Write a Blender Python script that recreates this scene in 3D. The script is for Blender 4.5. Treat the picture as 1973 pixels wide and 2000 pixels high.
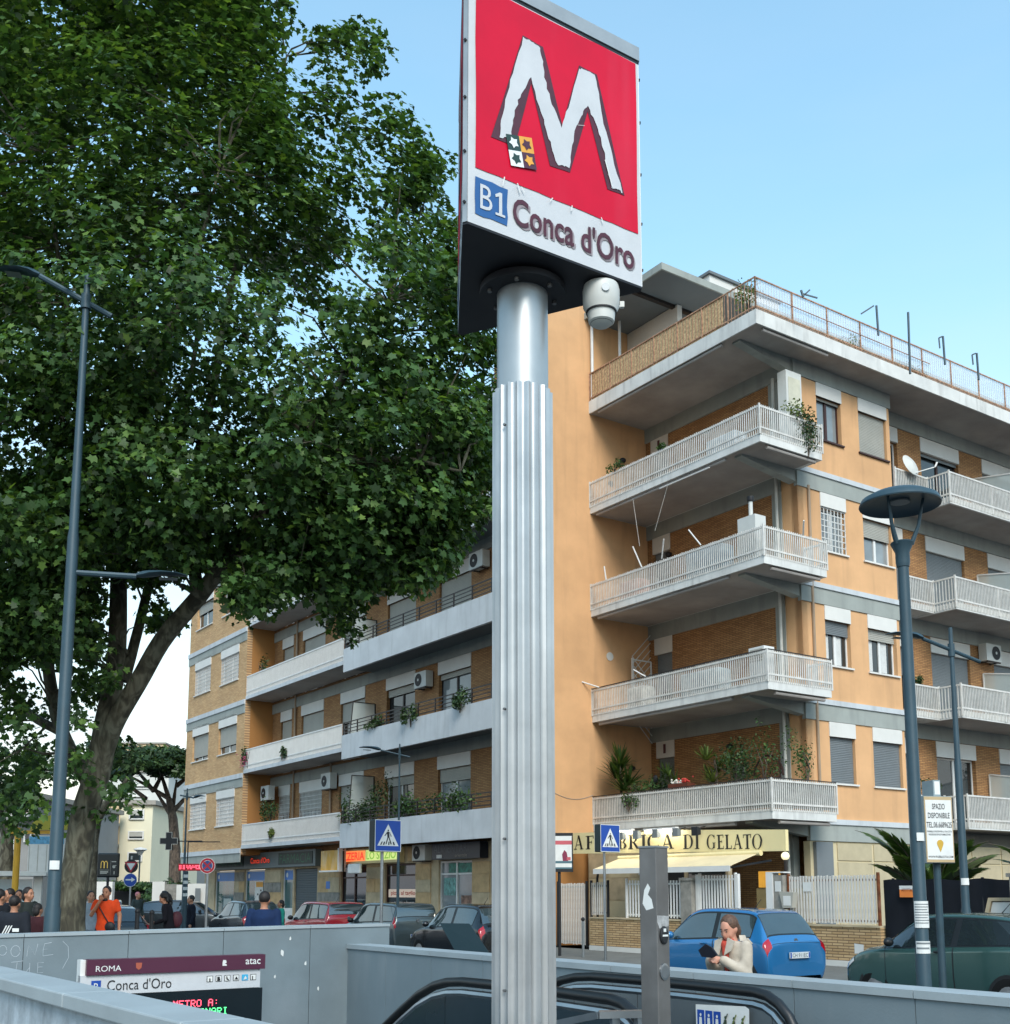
import bpy, bmesh, math, random
import numpy as np
from mathutils import Vector, Matrix, Quaternion, Euler
from mathutils import noise as mnoise

R = math.radians
random.seed(7); np.random.seed(7)
for o in list(bpy.data.objects): bpy.data.objects.remove(o)
scene = bpy.context.scene
COL = scene.collection

# ------------------------------------------------------------------ camera
EYE = 1.6
cam_d = bpy.data.cameras.new('camera')
cam = bpy.data.objects.new('camera', cam_d); COL.objects.link(cam)
cam.location = (0, 0, EYE); cam.rotation_euler = (R(98.1), 0, 0)
cam_d.sensor_fit = 'HORIZONTAL'; cam_d.sensor_width = 36.0
cam_d.lens = 36.0*2235/1973; cam_d.shift_y = 425/1973
cam_d.clip_start = 0.1; cam_d.clip_end = 3000
scene.camera = cam
scene.render.resolution_x = 1010; scene.render.resolution_y = 1024

# ------------------------------------------------------------------ sky, sun, exposure
SUN_EL, SUN_AZ = 42.0, 170.0          # azimuth clockwise from +Y (behind the camera)
world = bpy.data.worlds.new('World'); scene.world = world; world.use_nodes = True
wn, wl = world.node_tree.nodes, world.node_tree.links
for n in list(wn): wn.remove(n)
wo = wn.new('ShaderNodeOutputWorld'); bg = wn.new('ShaderNodeBackground')
sky = wn.new('ShaderNodeTexSky'); sky.sky_type = 'NISHITA'; sky.sun_disc = False
sky.sun_elevation = R(SUN_EL); sky.sun_rotation = R(SUN_AZ)
sky.altitude = 50; sky.air_density = 1.6; sky.dust_density = 0.4; sky.ozone_density = 1.0
# thin cloud veil lying low all round the horizon
tc = wn.new('ShaderNodeTexCoord'); sep = wn.new('ShaderNodeSeparateXYZ')
wl.new(tc.outputs['Generated'], sep.inputs[0])
mp = wn.new('ShaderNodeMapping'); mp.inputs['Scale'].default_value = (3.0, 3.0, 11.0)
wl.new(tc.outputs['Generated'], mp.inputs[0])
nz = wn.new('ShaderNodeTexNoise'); nz.inputs['Scale'].default_value = 1.6; nz.inputs['Detail'].default_value = 6
nz.inputs['Roughness'].default_value = 0.55
wl.new(mp.outputs[0], nz.inputs['Vector'])
lo = wn.new('ShaderNodeMapRange'); lo.inputs[1].default_value = 0.02; lo.inputs[2].default_value = 0.52
lo.inputs[3].default_value = 1.0; lo.inputs[4].default_value = 0.10; lo.interpolation_type = 'SMOOTHSTEP'
wl.new(sep.outputs['Z'], lo.inputs[0])
cr = wn.new('ShaderNodeMapRange'); cr.inputs[1].default_value = 0.30; cr.inputs[2].default_value = 0.62; cr.inputs[3].default_value = 0.55; cr.inputs[4].default_value = 1.0
wl.new(nz.outputs['Fac'], cr.inputs[0])
mu = wn.new('ShaderNodeMath'); mu.operation = 'MULTIPLY'
wl.new(lo.outputs[0], mu.inputs[0]); wl.new(cr.outputs[0], mu.inputs[1])
mx = wn.new('ShaderNodeMix'); mx.data_type = 'RGBA'
mx.inputs['B'].default_value = (2.95, 3.08, 3.45, 1)
wl.new(mu.outputs[0], mx.inputs['Factor']); wl.new(sky.outputs[0], mx.inputs['A'])
hs = wn.new('ShaderNodeHueSaturation'); hs.inputs['Saturation'].default_value = 1.14; hs.inputs['Hue'].default_value = 0.482
wl.new(mx.outputs['Result'], hs.inputs['Color']); wl.new(hs.outputs[0], bg.inputs['Color'])
bg.inputs['Strength'].default_value = 0.14
wl.new(bg.outputs[0], wo.inputs[0])
sun_d = bpy.data.lights.new('sun', 'SUN'); sun_d.energy = 1.5; sun_d.angle = R(28); sun_d.color = (1.0, 0.95, 0.87)
sun = bpy.data.objects.new('sun', sun_d); COL.objects.link(sun)
_az = R(SUN_AZ)
_sd = Vector((math.sin(_az)*math.cos(R(SUN_EL)), math.cos(_az)*math.cos(R(SUN_EL)), math.sin(R(SUN_EL))))
sun.rotation_euler = _sd.to_track_quat('Z', 'Y').to_euler(); sun.location = _sd*60
scene.view_settings.view_transform = 'Standard'; scene.view_settings.look = 'None'
scene.view_settings.exposure = 1.08; scene.view_settings.gamma = 1.0
scene.render.engine = 'CYCLES'
cy_ = scene.cycles; cy_.max_bounces = 5; cy_.diffuse_bounces = 3; cy_.glossy_bounces = 3; cy_.transmission_bounces = 3; cy_.transparent_max_bounces = 6; cy_.caustics_reflective = False; cy_.caustics_refractive = False

# ------------------------------------------------------------------ frames and helpers
# The street grid is turned PHI from the view: u runs across the street to the right, v along it, away.
PHI = R(34.5); CP, SP = math.cos(PHI), math.sin(PHI)
def W(u, v, z=0.0): return Vector((u*CP - v*SP, u*SP + v*CP, z))
def G(X, Y): return (X*CP + Y*SP, -X*SP + Y*CP)
ORG = {}
def tag(o, label=None, cat=None, group=None, kind=None):
    if label: o['label'] = label
    if cat: o['category'] = cat
    if group: o['group'] = group
    if kind: o['kind'] = kind
    return o
def thingG(name, label, cat, u, v, z=0.0, group=None):
    o = bpy.data.objects.new(name, None); COL.objects.link(o); o.empty_display_size = .2
    o.location = W(u, v, z); o.rotation_euler = (0, 0, PHI); ORG[o.name] = Vector((u, v, z))
    return tag(o, label, cat, group)
def thingL(name, label, cat, u, v, z=0.0, rz=0.0, group=None, scale=1.0):
    o = thingG(name, label, cat, u, v, z, group); o.rotation_euler = (0, 0, PHI+rz); ORG[o.name] = Vector((0, 0, 0))
    o.scale = (scale,)*3
    return o
def thingW(name, label, cat, X, Y, z=0.0, rz=0.0, group=None):
    u, v = G(X, Y); return thingL(name, label, cat, u, v, z, rz-PHI, group)

class MB:
    def __init__(s): s.v = []; s.f = []; s.m = []; s.k = 0
    def add(s, vs, fs, k=None):
        b = len(s.v); s.v.extend([tuple(p) for p in vs]); k = s.k if k is None else k
        for f in fs: s.f.append(tuple(i+b for i in f)); s.m.append(k)
        return s
    def box(s, x0, x1, y0, y1, z0, z1, k=None):
        if x0 > x1: x0, x1 = x1, x0
        if y0 > y1: y0, y1 = y1, y0
        if z0 > z1: z0, z1 = z1, z0
        return s.add([(x0,y0,z0),(x1,y0,z0),(x1,y1,z0),(x0,y1,z0),(x0,y0,z1),(x1,y0,z1),(x1,y1,z1),(x0,y1,z1)],
              [(0,3,2,1),(4,5,6,7),(0,1,5,4),(1,2,6,5),(2,3,7,6),(3,0,4,7)], k)
    def bar(s, p, q, w, h=None, k=None, up=(0,0,1)):
        p, q = Vector(p), Vector(q); h = h or w; d = (q-p).normalized(); up = Vector(up)
        if abs(d.dot(up)) > .98: up = Vector((0,1,0))
        a = d.cross(up).normalized()*w/2; b = a.cross(d).normalized()*h/2
        vs = [p-a-b, p+a-b, p+a+b, p-a+b, q-a-b, q+a-b, q+a+b, q-a+b]
        return s.add(vs, [(0,3,2,1),(4,5,6,7),(0,1,5,4),(1,2,6,5),(2,3,7,6),(3,0,4,7)][::1], k)
    def tube(s, pts, r, n=8, k=None, cap=True):
        pts = [Vector(p) for p in pts]; rs = r if isinstance(r, (list, tuple)) else [r]*len(pts)
        vs = []; fs = []; prev = None
        for i, p in enumerate(pts):
            d = (pts[min(i+1, len(pts)-1)] - pts[max(i-1, 0)])
            d = d.normalized() if d.length > 1e-9 else Vector((0,0,1))
            if prev is None:
                a = d.cross(Vector((0,0,1)) if abs(d.z) < .9 else Vector((0,1,0))).normalized()
            else:
                a = prev - d*prev.dot(d)
                a = a.normalized() if a.length > 1e-6 else d.orthogonal().normalized()
            prev = a; b = d.cross(a)
            for j in range(n):
                t = 2*math.pi*j/n; vs.append(p + (a*math.cos(t)+b*math.sin(t))*rs[i])
        for i in range(len(pts)-1):
            for j in range(n):
                fs.append((i*n+j, i*n+(j+1) % n, (i+1)*n+(j+1) % n, (i+1)*n+j))
        if cap: fs.append(tuple(range(n))[::-1]); fs.append(tuple(range((len(pts)-1)*n, len(pts)*n)))
        return s.add(vs, fs, k)
    def cyl(s, p, q, r, n=10, k=None, r2=None): return s.tube([p, q], [r, r if r2 is None else r2], n, k)
    def lathe(s, prof, c=(0,0,0), n=16, k=None):
        vs = []; fs = []
        for (r, z) in prof:
            for j in range(n):
                t = 2*math.pi*j/n; vs.append((c[0]+r*math.cos(t), c[1]+r*math.sin(t), c[2]+z))
        for i in range(len(prof)-1):
            for j in range(n): fs.append((i*n+j, i*n+(j+1) % n, (i+1)*n+(j+1) % n, (i+1)*n+j))
        if prof[0][0] > 1e-4: fs.append(tuple(range(n))[::-1])
        if prof[-1][0] > 1e-4: fs.append(tuple(range((len(prof)-1)*n, len(prof)*n)))
        return s.add(vs, fs, k)
    def ell(s, c, r, n=10, m=7, k=None):
        c = Vector(c); r = (r,)*3 if isinstance(r, (int, float)) else r
        vs = [(c.x, c.y, c.z-r[2])]; fs = []
        for i in range(1, m):
            a = -math.pi/2+math.pi*i/m
            for j in range(n):
                t = 2*math.pi*j/n; vs.append((c.x+r[0]*math.cos(a)*math.cos(t), c.y+r[1]*math.cos(a)*math.sin(t), c.z+r[2]*math.sin(a)))
        vs.append((c.x, c.y, c.z+r[2])); L = len(vs)-1
        for j in range(n):
            fs.append((0, 1+(j+1) % n, 1+j)); fs.append((L, L-n+j, L-n+(j+1) % n))
        for i in range(m-2):
            for j in range(n):
                a = 1+i*n; fs.append((a+j, a+(j+1) % n, a+n+(j+1) % n, a+n+j))
        return s.add(vs, fs, k)
    def prism(s, poly, fn, d0, d1, k=None):
        """poly of (a, b); fn(a, b, d) -> point; closed solid between depth d0 and d1"""
        n = len(poly)
        vs = [fn(a, b, d0) for a, b in poly]+[fn(a, b, d1) for a, b in poly]
        fs = [tuple(range(n))[::-1], tuple(range(n, 2*n))]+[(i, (i+1) % n, n+(i+1) % n, n+i) for i in range(n)]
        return s.add(vs, fs, k)
    def flat(s, poly, fn, d=0.0, k=None):
        return s.add([fn(a, b, d) for a, b in poly], [tuple(range(len(poly)))], k)
    def text(s, txt, fn, size=1.0, ax=0.5, d=0.0, k=None, sx=1.0, bold=0.0, box=None):
        """flat lettering; fn(a, b, d); box=(width, height) fits the string"""
        vs, fs, (w, h, x0, y0) = glyphs(txt, bold)
        kx = ky = size
        if box: kx, ky = box[0]/w, box[1]/h
        kx *= sx
        return s.add([fn((x-x0-w*ax)*kx, (y-y0)*ky, d) for x, y in vs], fs, k)
_GC = {}
def glyphs(txt, bold=0.0):
    key = (txt, bold)
    if key not in _GC:
        c = bpy.data.curves.new('t', 'FONT'); c.body = txt; c.offset = bold; c.resolution_u = 3; c.fill_mode = 'FRONT'
        o = bpy.data.objects.new('t', c); COL.objects.link(o)
        me = bpy.data.meshes.new_from_object(o.evaluated_get(bpy.context.evaluated_depsgraph_get()))
        vs = [(p.co.x, p.co.y) for p in me.vertices]; fs = [tuple(p.vertices) for p in me.polygons]
        xs = [p[0] for p in vs]; ys = [p[1] for p in vs]
        _GC[key] = (vs, fs, (max(xs)-min(xs), max(ys)-min(ys), min(xs), min(ys)))
        bpy.data.objects.remove(o); bpy.data.curves.remove(c); bpy.data.meshes.remove(me)
    return _GC[key]

def mesh_of(name, mb, mats, org=(0,0,0), smooth=None):
    me = bpy.data.meshes.new(name); ox, oy, oz = org
    me.from_pydata([(x-ox, y-oy, z-oz) for x, y, z in mb.v], [], mb.f)
    mats = mats if isinstance(mats, (list, tuple)) else [mats]
    for m in mats: me.materials.append(m)
    if len(mats) > 1: me.polygons.foreach_set('material_index', mb.m)
    if smooth:
        me.polygons.foreach_set('use_smooth', [True]*len(me.polygons)); me.set_sharp_from_angle(angle=R(smooth))
    me.update()
    return me
def part(name, mb, mats, parent, smooth=None, label=None, kind=None, me=None):
    if me is None: me = mesh_of(name, mb, mats, ORG[parent.name], smooth)
    o = bpy.data.objects.new(name, me); COL.objects.link(o); o.parent = parent
    ORG[o.name] = ORG[parent.name]
    if label: o['label'] = label
    if kind: o['kind'] = kind
    return o
def soloG(name, mb, mats, label, cat, org, group=None, smooth=None, kind=None):
    o = bpy.data.objects.new(name, mesh_of(name, mb, mats, org, smooth)); COL.objects.link(o)
    o.location = W(*org); o.rotation_euler = (0, 0, PHI); ORG[o.name] = Vector(org)
    return tag(o, label, cat, group, kind)
def clone(root, parent=None, loc=None, rot=None, label=None, group=None):
    c = root.copy(); COL.objects.link(c); c.parent = parent
    ORG[c.name] = ORG[root.name]
    if loc is not None: c.location = loc
    if rot is not None: c.rotation_euler = rot
    if label: c['label'] = label
    if group: c['group'] = group
    for ch in root.children: clone(ch, c)
    return c

# ------------------------------------------------------------------ materials
def lin(h):
    h = h.lstrip('#'); c = [int(h[i:i+2], 16)/255 for i in (0, 2, 4)]
    return tuple(x/12.92 if x <= .04045 else ((x+.055)/1.055)**2.4 for x in c)
def M(name, col, rough=.6, metal=0.0, var=.10, scale=2.5, bump=0.0, bscale=60, spec=.5, coat=0.0, streak=0.0, stcol=(.05,.05,.05), emit=0.0, alpha=1.0, trans=0.0, stscale=(9,9,.7), aniso=None):
    if isinstance(col, str): col = lin(col)
    m = bpy.data.materials.new(name); m.use_nodes = True
    n, l = m.node_tree.nodes, m.node_tree.links; b = n['Principled BSDF']
    b.inputs['Roughness'].default_value = rough; b.inputs['Metallic'].default_value = metal
    b.inputs['Specular IOR Level'].default_value = spec if rough < .75 else spec*.45; b.inputs['Coat Weight'].default_value = coat
    b.inputs['Coat Roughness'].default_value = .06
    t = n.new('ShaderNodeTexCoord'); nz = n.new('ShaderNodeTexNoise'); nz.inputs['Scale'].default_value = scale
    nz.inputs['Detail'].default_value = 5; nz.inputs['Roughness'].default_value = .62
    l.new(t.outputs['Object'], nz.inputs['Vector'])
    mr = n.new('ShaderNodeMapRange'); mr.inputs[1].default_value = .3; mr.inputs[2].default_value = .7
    mr.inputs[3].default_value = 1-var*1.4; mr.inputs[4].default_value = 1+var
    l.new(nz.outputs['Fac'], mr.inputs[0])
    vm = n.new('ShaderNodeVectorMath'); vm.operation = 'SCALE'; vm.inputs[0].default_value = col
    l.new(mr.outputs[0], vm.inputs['Scale']); out = vm.outputs[0]
    if streak > 0:
        mp = n.new('ShaderNodeMapping'); mp.inputs['Scale'].default_value = stscale
        l.new(t.outputs['Object'], mp.inputs[0]); n2 = n.new('ShaderNodeTexNoise'); n2.inputs['Scale'].default_value = 1.0
        n2.inputs['Detail'].default_value = 6; l.new(mp.outputs[0], n2.inputs['Vector'])
        r2 = n.new('ShaderNodeMapRange'); r2.inputs[1].default_value = .52; r2.inputs[2].default_value = .78
        r2.inputs[4].default_value = streak; l.new(n2.outputs['Fac'], r2.inputs[0])
        mx = n.new('ShaderNodeMix'); mx.data_type = 'RGBA'; mx.inputs['B'].default_value = (*stcol, 1)
        l.new(r2.outputs[0], mx.inputs['Factor']); l.new(out, mx.inputs['A']); out = mx.outputs['Result']
    l.new(out, b.inputs['Base Color'])
    if rough > .12:
        rr = n.new('ShaderNodeMapRange'); rr.inputs[3].default_value = rough*.85; rr.inputs[4].default_value = min(1, rough*1.15)
        l.new(nz.outputs['Fac'], rr.inputs[0]); l.new(rr.outputs[0], b.inputs['Roughness'])
    if bump:
        n3 = n.new('ShaderNodeTexNoise'); n3.inputs['Scale'].default_value = bscale; n3.inputs['Detail'].default_value = 4
        l.new(t.outputs['Object'], n3.inputs['Vector']); bp = n.new('ShaderNodeBump'); bp.inputs['Strength'].default_value = bump
        bp.inputs['Distance'].default_value = .01
        l.new(n3.outputs['Fac'], bp.inputs['Height']); l.new(bp.outputs[0], b.inputs['Normal'])
    if emit:
        b.inputs['Emission Color'].default_value = (*col, 1); b.inputs['Emission Strength'].default_value = emit
    if trans: b.inputs['Transmission Weight'].default_value = trans
    if alpha < 1: b.inputs['Alpha'].default_value = alpha
    return m
def brick_mat(name, axis, c1, c2, mortar, bw=.26, bh=.055, mort=.008):
    m = bpy.data.materials.new(name); m.use_nodes = True
    n, l = m.node_tree.nodes, m.node_tree.links; b = n['Principled BSDF']; b.inputs['Roughness'].default_value = .85
    t = n.new('ShaderNodeTexCoord'); s = n.new('ShaderNodeSeparateXYZ'); c = n.new('ShaderNodeCombineXYZ')
    l.new(t.outputs['Object'], s.inputs[0]); l.new(s.outputs[axis], c.inputs[0]); l.new(s.outputs['Z'], c.inputs[1])
    br = n.new('ShaderNodeTexBrick'); br.inputs['Scale'].default_value = 1; br.inputs['Brick Width'].default_value = bw
    br.inputs['Row Height'].default_value = bh; br.inputs['Mortar Size'].default_value = mort; br.inputs['Mortar Smooth'].default_value = .3
    br.inputs['Color1'].default_value = (*c1, 1); br.inputs['Color2'].default_value = (*c2, 1); br.inputs['Mortar'].default_value = (*mortar, 1)
    br.inputs['Bias'].default_value = 0.0
    l.new(c.outputs[0], br.inputs['Vector'])
    nz = n.new('ShaderNodeTexNoise'); nz.inputs['Scale'].default_value = .9; nz.inputs['Detail'].default_value = 6
    l.new(t.outputs['Object'], nz.inputs['Vector']); mr = n.new('ShaderNodeMapRange'); mr.inputs[3].default_value = .72; mr.inputs[4].default_value = 1.25
    l.new(nz.outputs['Fac'], mr.inputs[0]); vm = n.new('ShaderNodeVectorMath'); vm.operation = 'SCALE'
    l.new(br.outputs['Color'], vm.inputs[0]); l.new(mr.outputs[0], vm.inputs['Scale']); l.new(vm.outputs[0], b.inputs['Base Color'])
    bp = n.new('ShaderNodeBump'); bp.inputs['Strength'].default_value = .6; bp.inputs['Distance'].default_value = .012; bp.invert = True
    l.new(br.outputs['Fac'], bp.inputs['Height']); l.new(bp.outputs[0], b.inputs['Normal'])
    return m
def glass_mat(name, col=(.03,.04,.045), rough=.04, spec=.9):
    m = M(name, col, rough, 0, .25, .6, spec=spec); return m
def clear_glass(name, tint=(.8,.9,.92), alpha=.35, rough=.05):
    return M(name, tint, rough, 0, .05, 1, alpha=alpha, spec=.8)
def leaf_mat(name, col, var=.5, trans=.35, rough=.5):
    m = bpy.data.materials.new(name); m.use_nodes = True
    n, l = m.node_tree.nodes, m.node_tree.links; b = n['Principled BSDF']; o = n['Material Output']
    at = n.new('ShaderNodeAttribute'); at.attribute_name = 'tint'
    r = n.new('ShaderNodeValToRGB'); e = r.color_ramp.elements
    e[0].color = (*[x*(1-var) for x in col], 1); e[1].color = (col[0]*(1+var*1.7), col[1]*(1+var*.95), col[2]*(1+var*.3), 1); q_ = e.new(.72); q_.color = (*[x*1.08 for x in col], 1)
    l.new(at.outputs['Fac'], r.inputs[0]); l.new(r.outputs[0], b.inputs['Base Color'])
    b.inputs['Roughness'].default_value = rough; b.inputs['Specular IOR Level'].default_value = .35
    tr = n.new('ShaderNodeBsdfTranslucent'); ms = n.new('ShaderNodeMixShader'); ms.inputs[0].default_value = trans
    sc = n.new('ShaderNodeVectorMath'); sc.operation = 'MULTIPLY'; sc.inputs[1].default_value = (1.3, 1.25, .5)
    l.new(r.outputs[0], sc.inputs[0]); l.new(sc.outputs[0], tr.inputs[0])
    l.new(b.outputs[0], ms.inputs[1]); l.new(tr.outputs[0], ms.inputs[2]); l.new(ms.outputs[0], o.inputs['Surface'])
    return m
K = {}
K['orange'] = M('orange_plaster', '#d6a87b', .9, var=.11, scale=.5, bump=.35, bscale=60, streak=.45, stcol=(.33,.20,.11), stscale=(2.2,2.2,.2))
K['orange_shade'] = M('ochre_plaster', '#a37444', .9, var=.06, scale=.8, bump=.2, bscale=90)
K['grey_band'] = M('grey_plaster_band', '#9ba09a', .88, var=.10, scale=.8, bump=.15, streak=.38, stcol=(.16,.17,.17), stscale=(3,3,.5))
K['white_band'] = M('white_plaster', '#c3c8ca', .85, var=.08, scale=1.0, bump=.15, streak=.30, stcol=(.22,.23,.22), stscale=(4,4,.5))
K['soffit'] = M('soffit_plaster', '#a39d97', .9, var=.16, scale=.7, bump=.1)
K['roofgrey'] = M('roof_soffit', '#6c7274', .85, var=.08, scale=.7)
K['brickL'] = brick_mat('roman_brick_street', 'Y', (.47,.245,.095), (.33,.16,.06), (.13,.07,.035))
K['brickR'] = brick_mat('roman_brick_side', 'X', (.47,.245,.095), (.33,.16,.06), (.13,.07,.035))
K['brickpale'] = brick_mat('pale_brick', 'Y', (.66,.43,.215), (.52,.31,.14), (.32,.20,.11), .28, .06)
K['bricklow'] = brick_mat('low_wall_brick', 'Y', (.58,.40,.21), (.44,.28,.13), (.17,.11,.06), .30, .062, .010)
K['white'] = M('white_paint', '#dcdcd8', .5, var=.05, scale=3, streak=.15, stcol=(.35,.30,.25), stscale=(6,6,.8))
K['picket'] = M('picket_paint', '#d2cfc8', .5, var=.12, scale=5, streak=.25, stcol=(.30,.25,.2), stscale=(5,5,1))
K['box'] = M('shutter_box_paint', '#d8d6cf', .6, var=.05, scale=1.5)
K['shutter'] = M('roller_shutter', '#a9a79d', .55, var=.06, scale=2)
K['shutterg'] = M('roller_shutter_grey', '#73797b', .55, var=.06, scale=2)
K['glass'] = glass_mat('window_glass', (.02,.027,.03))
K['glassl'] = glass_mat('curtained_glass', (.22,.25,.26), .06)
K['darkwood'] = M('dark_wood', '#3b1d16', .5, var=.2, scale=6)
K['darkmetal'] = M('dark_metal', '#2a2422', .5, .2, var=.1, scale=5)
K['black'] = M('black_paint', '#101315', .45, var=.15, scale=5)
K['rust'] = M('rusty_metal', '#7a4a30', .8, .1, var=.4, scale=9, streak=.5, stcol=(.35,.3,.25), stscale=(8,8,3))
K['rustpale'] = M('faded_rusty_paint', '#b08a70', .8, var=.4, scale=9, streak=.5, stcol=(.20,.08,.04), stscale=(8,8,3))
K['reed'] = M('reed_screen', '#cfb389', .95, var=.4, scale=14, streak=.5, stcol=(.20,.12,.06), stscale=(40,40,1.2))
K['reedg'] = M('grey_reed_screen', '#9a9c98', .95, var=.3, scale=14, streak=.5, stcol=(.18,.18,.18), stscale=(30,30,1.5))
K['slab_edge'] = M('slab_edge_paint', '#d6d6d1', .85, var=.10, scale=1.2, streak=.45, stcol=(.25,.25,.24), stscale=(5,5,.8))
K['pipe'] = M('drain_pipe', '#9c8770', .5, var=.08, scale=3)
K['pipew'] = M('white_pipe', '#c8c8c0', .5, var=.08, scale=3)
K['acwhite'] = M('ac_casing', '#c9cac4', .5, var=.05, scale=3)
K['stone'] = M('travertine', '#bdac8d', .75, var=.16, scale=2.5, bump=.2, streak=.25, stcol=(.3,.24,.17), stscale=(3,3,6))
K['stoneg'] = M('weathered_stone', '#8f8c84', .85, var=.25, scale=4, bump=.3, streak=.3, stcol=(.12,.12,.12))
K['steelpole'] = M('galvanised_steel', '#aaadad', .38, .6, var=.10, scale=2.0, streak=.12, stcol=(.18,.18,.18), stscale=(7,7,.6))
K['steelflute'] = M('ribbed_aluminium', '#b3b5b5', .35, .55, var=.12, scale=3.0, streak=.42, stcol=(.16,.16,.16), stscale=(12,12,1.2))
K['lampblue'] = M('lamp_post_paint', '#2f4650', .5, .15, var=.12, scale=4, streak=.15, stcol=(.08,.09,.09))
K['asphalt'] = M('asphalt', '#4b4f54', .9, var=.18, scale=1.2, bump=.4, bscale=120)
K['paving'] = M('paving', '#70716d', .85, var=.15, scale=1.6, bump=.2)
K['paint'] = M('road_paint', '#cfcfc9', .7, var=.12, scale=5)
K['kerb'] = M('kerb_stone', '#8d8b87', .85, var=.12, scale=3)
K['concrete'] = M('grey_painted_concrete', '#758287', .7, var=.07, scale=1.4, bump=.12, streak=.26, stcol=(.30,.32,.33), stscale=(4,4,.9))
K['coping'] = M('coping_stone', '#99a3a6', .6, var=.08, scale=2, bump=.08)
K['roughplaster'] = M('peeling_plaster', '#a9b3b9', .85, var=.22, scale=6, bump=.5, bscale=25, streak=.5, stcol=(.16,.18,.19), stscale=(7,7,2))
K['steel'] = M('brushed_steel', '#9aa0a4', .32, .9, var=.12, scale=5)
K['steeld'] = M('dull_steel_post', '#7d7b79', .42, .75, var=.14, scale=4, streak=.22, stcol=(.42,.42,.42), stscale=(6,6,4))
K['rubber'] = M('black_rubber', '#15181a', .45, var=.1, scale=8)
K['balus'] = M('balustrade_panel', '#3c4b52', .22, .5, var=.12, scale=1.5)
K['balusl'] = M('balustrade_light_panel', '#7f898e', .3, .6, var=.08, scale=2)
K['red'] = M('sign_red', '#cb032e', .42, var=.08, scale=2.2, spec=.22, streak=.22, stcol=(.60,.09,.14), stscale=(5,5,.5), bump=.05, bscale=8)
K['signwhite'] = M('sign_white', '#c3c5c7', .45, var=.05, scale=6, bump=.15, bscale=160)
K['maroon'] = M('peeled_maroon', '#4a1a2c', .6, var=.25, scale=12)
K['signblue'] = M('sign_blue', '#1a5590', .5, var=.08, scale=6)
K['signframe'] = M('sign_frame', '#9aa0a3', .5, .4, var=.1, scale=4)
K['signdark'] = M('sign_underside', '#0d1018', .6, var=.12, scale=4)
K['tyre'] = M('tyre_rubber', '#141414', .8, var=.1, scale=9)
K['rim'] = M('wheel_rim', '#8d9093', .35, .8, var=.1, scale=6)
K['carglass'] = glass_mat('car_glass', (.02,.03,.035), .03); K['carglass'].node_tree.nodes['Principled BSDF'].inputs['IOR'].default_value = 1.7
K['carglassl'] = glass_mat('car_glass_bright', (.035,.055,.06), .03); K['carglassl'].node_tree.nodes['Principled BSDF'].inputs['IOR'].default_value = 1.75
K['redlight'] = M('tail_light_red', '#a8101c', .15, var=.15, scale=9, coat=.6)
K['headlight'] = M('head_light', '#b9c0c4', .1, .3, var=.15, scale=9, coat=.8)
K['plate'] = M('number_plate', '#cfd4d4', .5, var=.05)
K['ink'] = M('ink_black', '#14161a', .6, var=.1)
K['inkblue'] = M('ink_blue', '#12449a', .5, var=.05)
K['paper'] = M('paper', '#d9dad6', .7, var=.06, scale=6)
# ------------------------------------------------------------------ setting: ground, road, plaza
ROAD = -0.25
def structG(name, mb, mats, smooth=None, label=None):
    o = bpy.data.objects.new(name, mesh_of(name, mb, mats, (0,0,0), smooth)); COL.objects.link(o)
    o.rotation_euler = (0, 0, PHI); ORG[o.name] = Vector((0,0,0)); o['kind'] = 'structure'
    if label: o['label'] = label
    return o
PU0, PU1, PV0, PV1 = 1.30, 5.95, 4.78, 11.50       # the stairwell of the metro entrance
def holed(mb, u0, u1, v0, v1, z):
    for a, b, c, d in ((u0, PU0, v0, v1), (PU1, u1, v0, v1), (PU0, PU1, v0, PV0), (PU0, PU1, PV1, v1)):
        mb.add([(a,c,z),(b,c,z),(b,d,z),(a,d,z)], [(0,1,2,3)])
mb = MB(); holed(mb, -900, 900, -900, 900, ROAD); structG('ground', mb, K['asphalt'])
mb = MB()
for a, b, c, d in ((-30, PU0, -15, 34), (PU1, 6.05, -15, 34), (PU0, PU1, -15, PV0), (PU0, PU1, PV1, 34)):
    mb.box(a, b, c, d, ROAD+.004, -.05)
structG('plaza_pavement', mb, K['paving'])
mb = MB()
mb.add([(18.1,-6,-.12),(20.7,-6,.0),(20.7,28.2,.0),(18.1,28.2,-.12)], [(0,1,2,3)])
mb.add([(18.1,28.2,-.12),(21.3,28.2,.02),(21.3,62,.02),(18.1,62,-.12)], [(0,1,2,3)])
mb.add([(18.1,-6,ROAD),(18.1,62,ROAD),(18.1,62,-.12),(18.1,-6,-.12)], [(0,1,2,3)])
o = structG('pavement', mb, K['paving'])
me = None
for i in range(34):
    mb = MB(); mb.box(17.90, 18.095, 0, 1.98, ROAD+.004, -.115)
    me = me or mesh_of('kerb_stone', mb, K['kerb'])
    k = bpy.data.objects.new('kerb_stone', me); COL.objects.link(k); k.parent = o; k.location = (0, -6+2*i, 0); ORG[k.name] = Vector((0,0,0))
mb = MB()
for i in range(9):                                   # zebra crossing between the two crossing signs
    mb.box(8.0+i*1.05, 8.55+i*1.05, 21.2, 24.4, ROAD+.001, ROAD+.005)
structG('zebra_crossing', mb, K['paint'])
mb = MB()
for i in range(24): mb.box(10.7, 10.82, -8+i*3.2, -6.2+i*3.2, ROAD+.001, ROAD+.005)
structG('lane_marking', mb, K['paint'])

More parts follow.
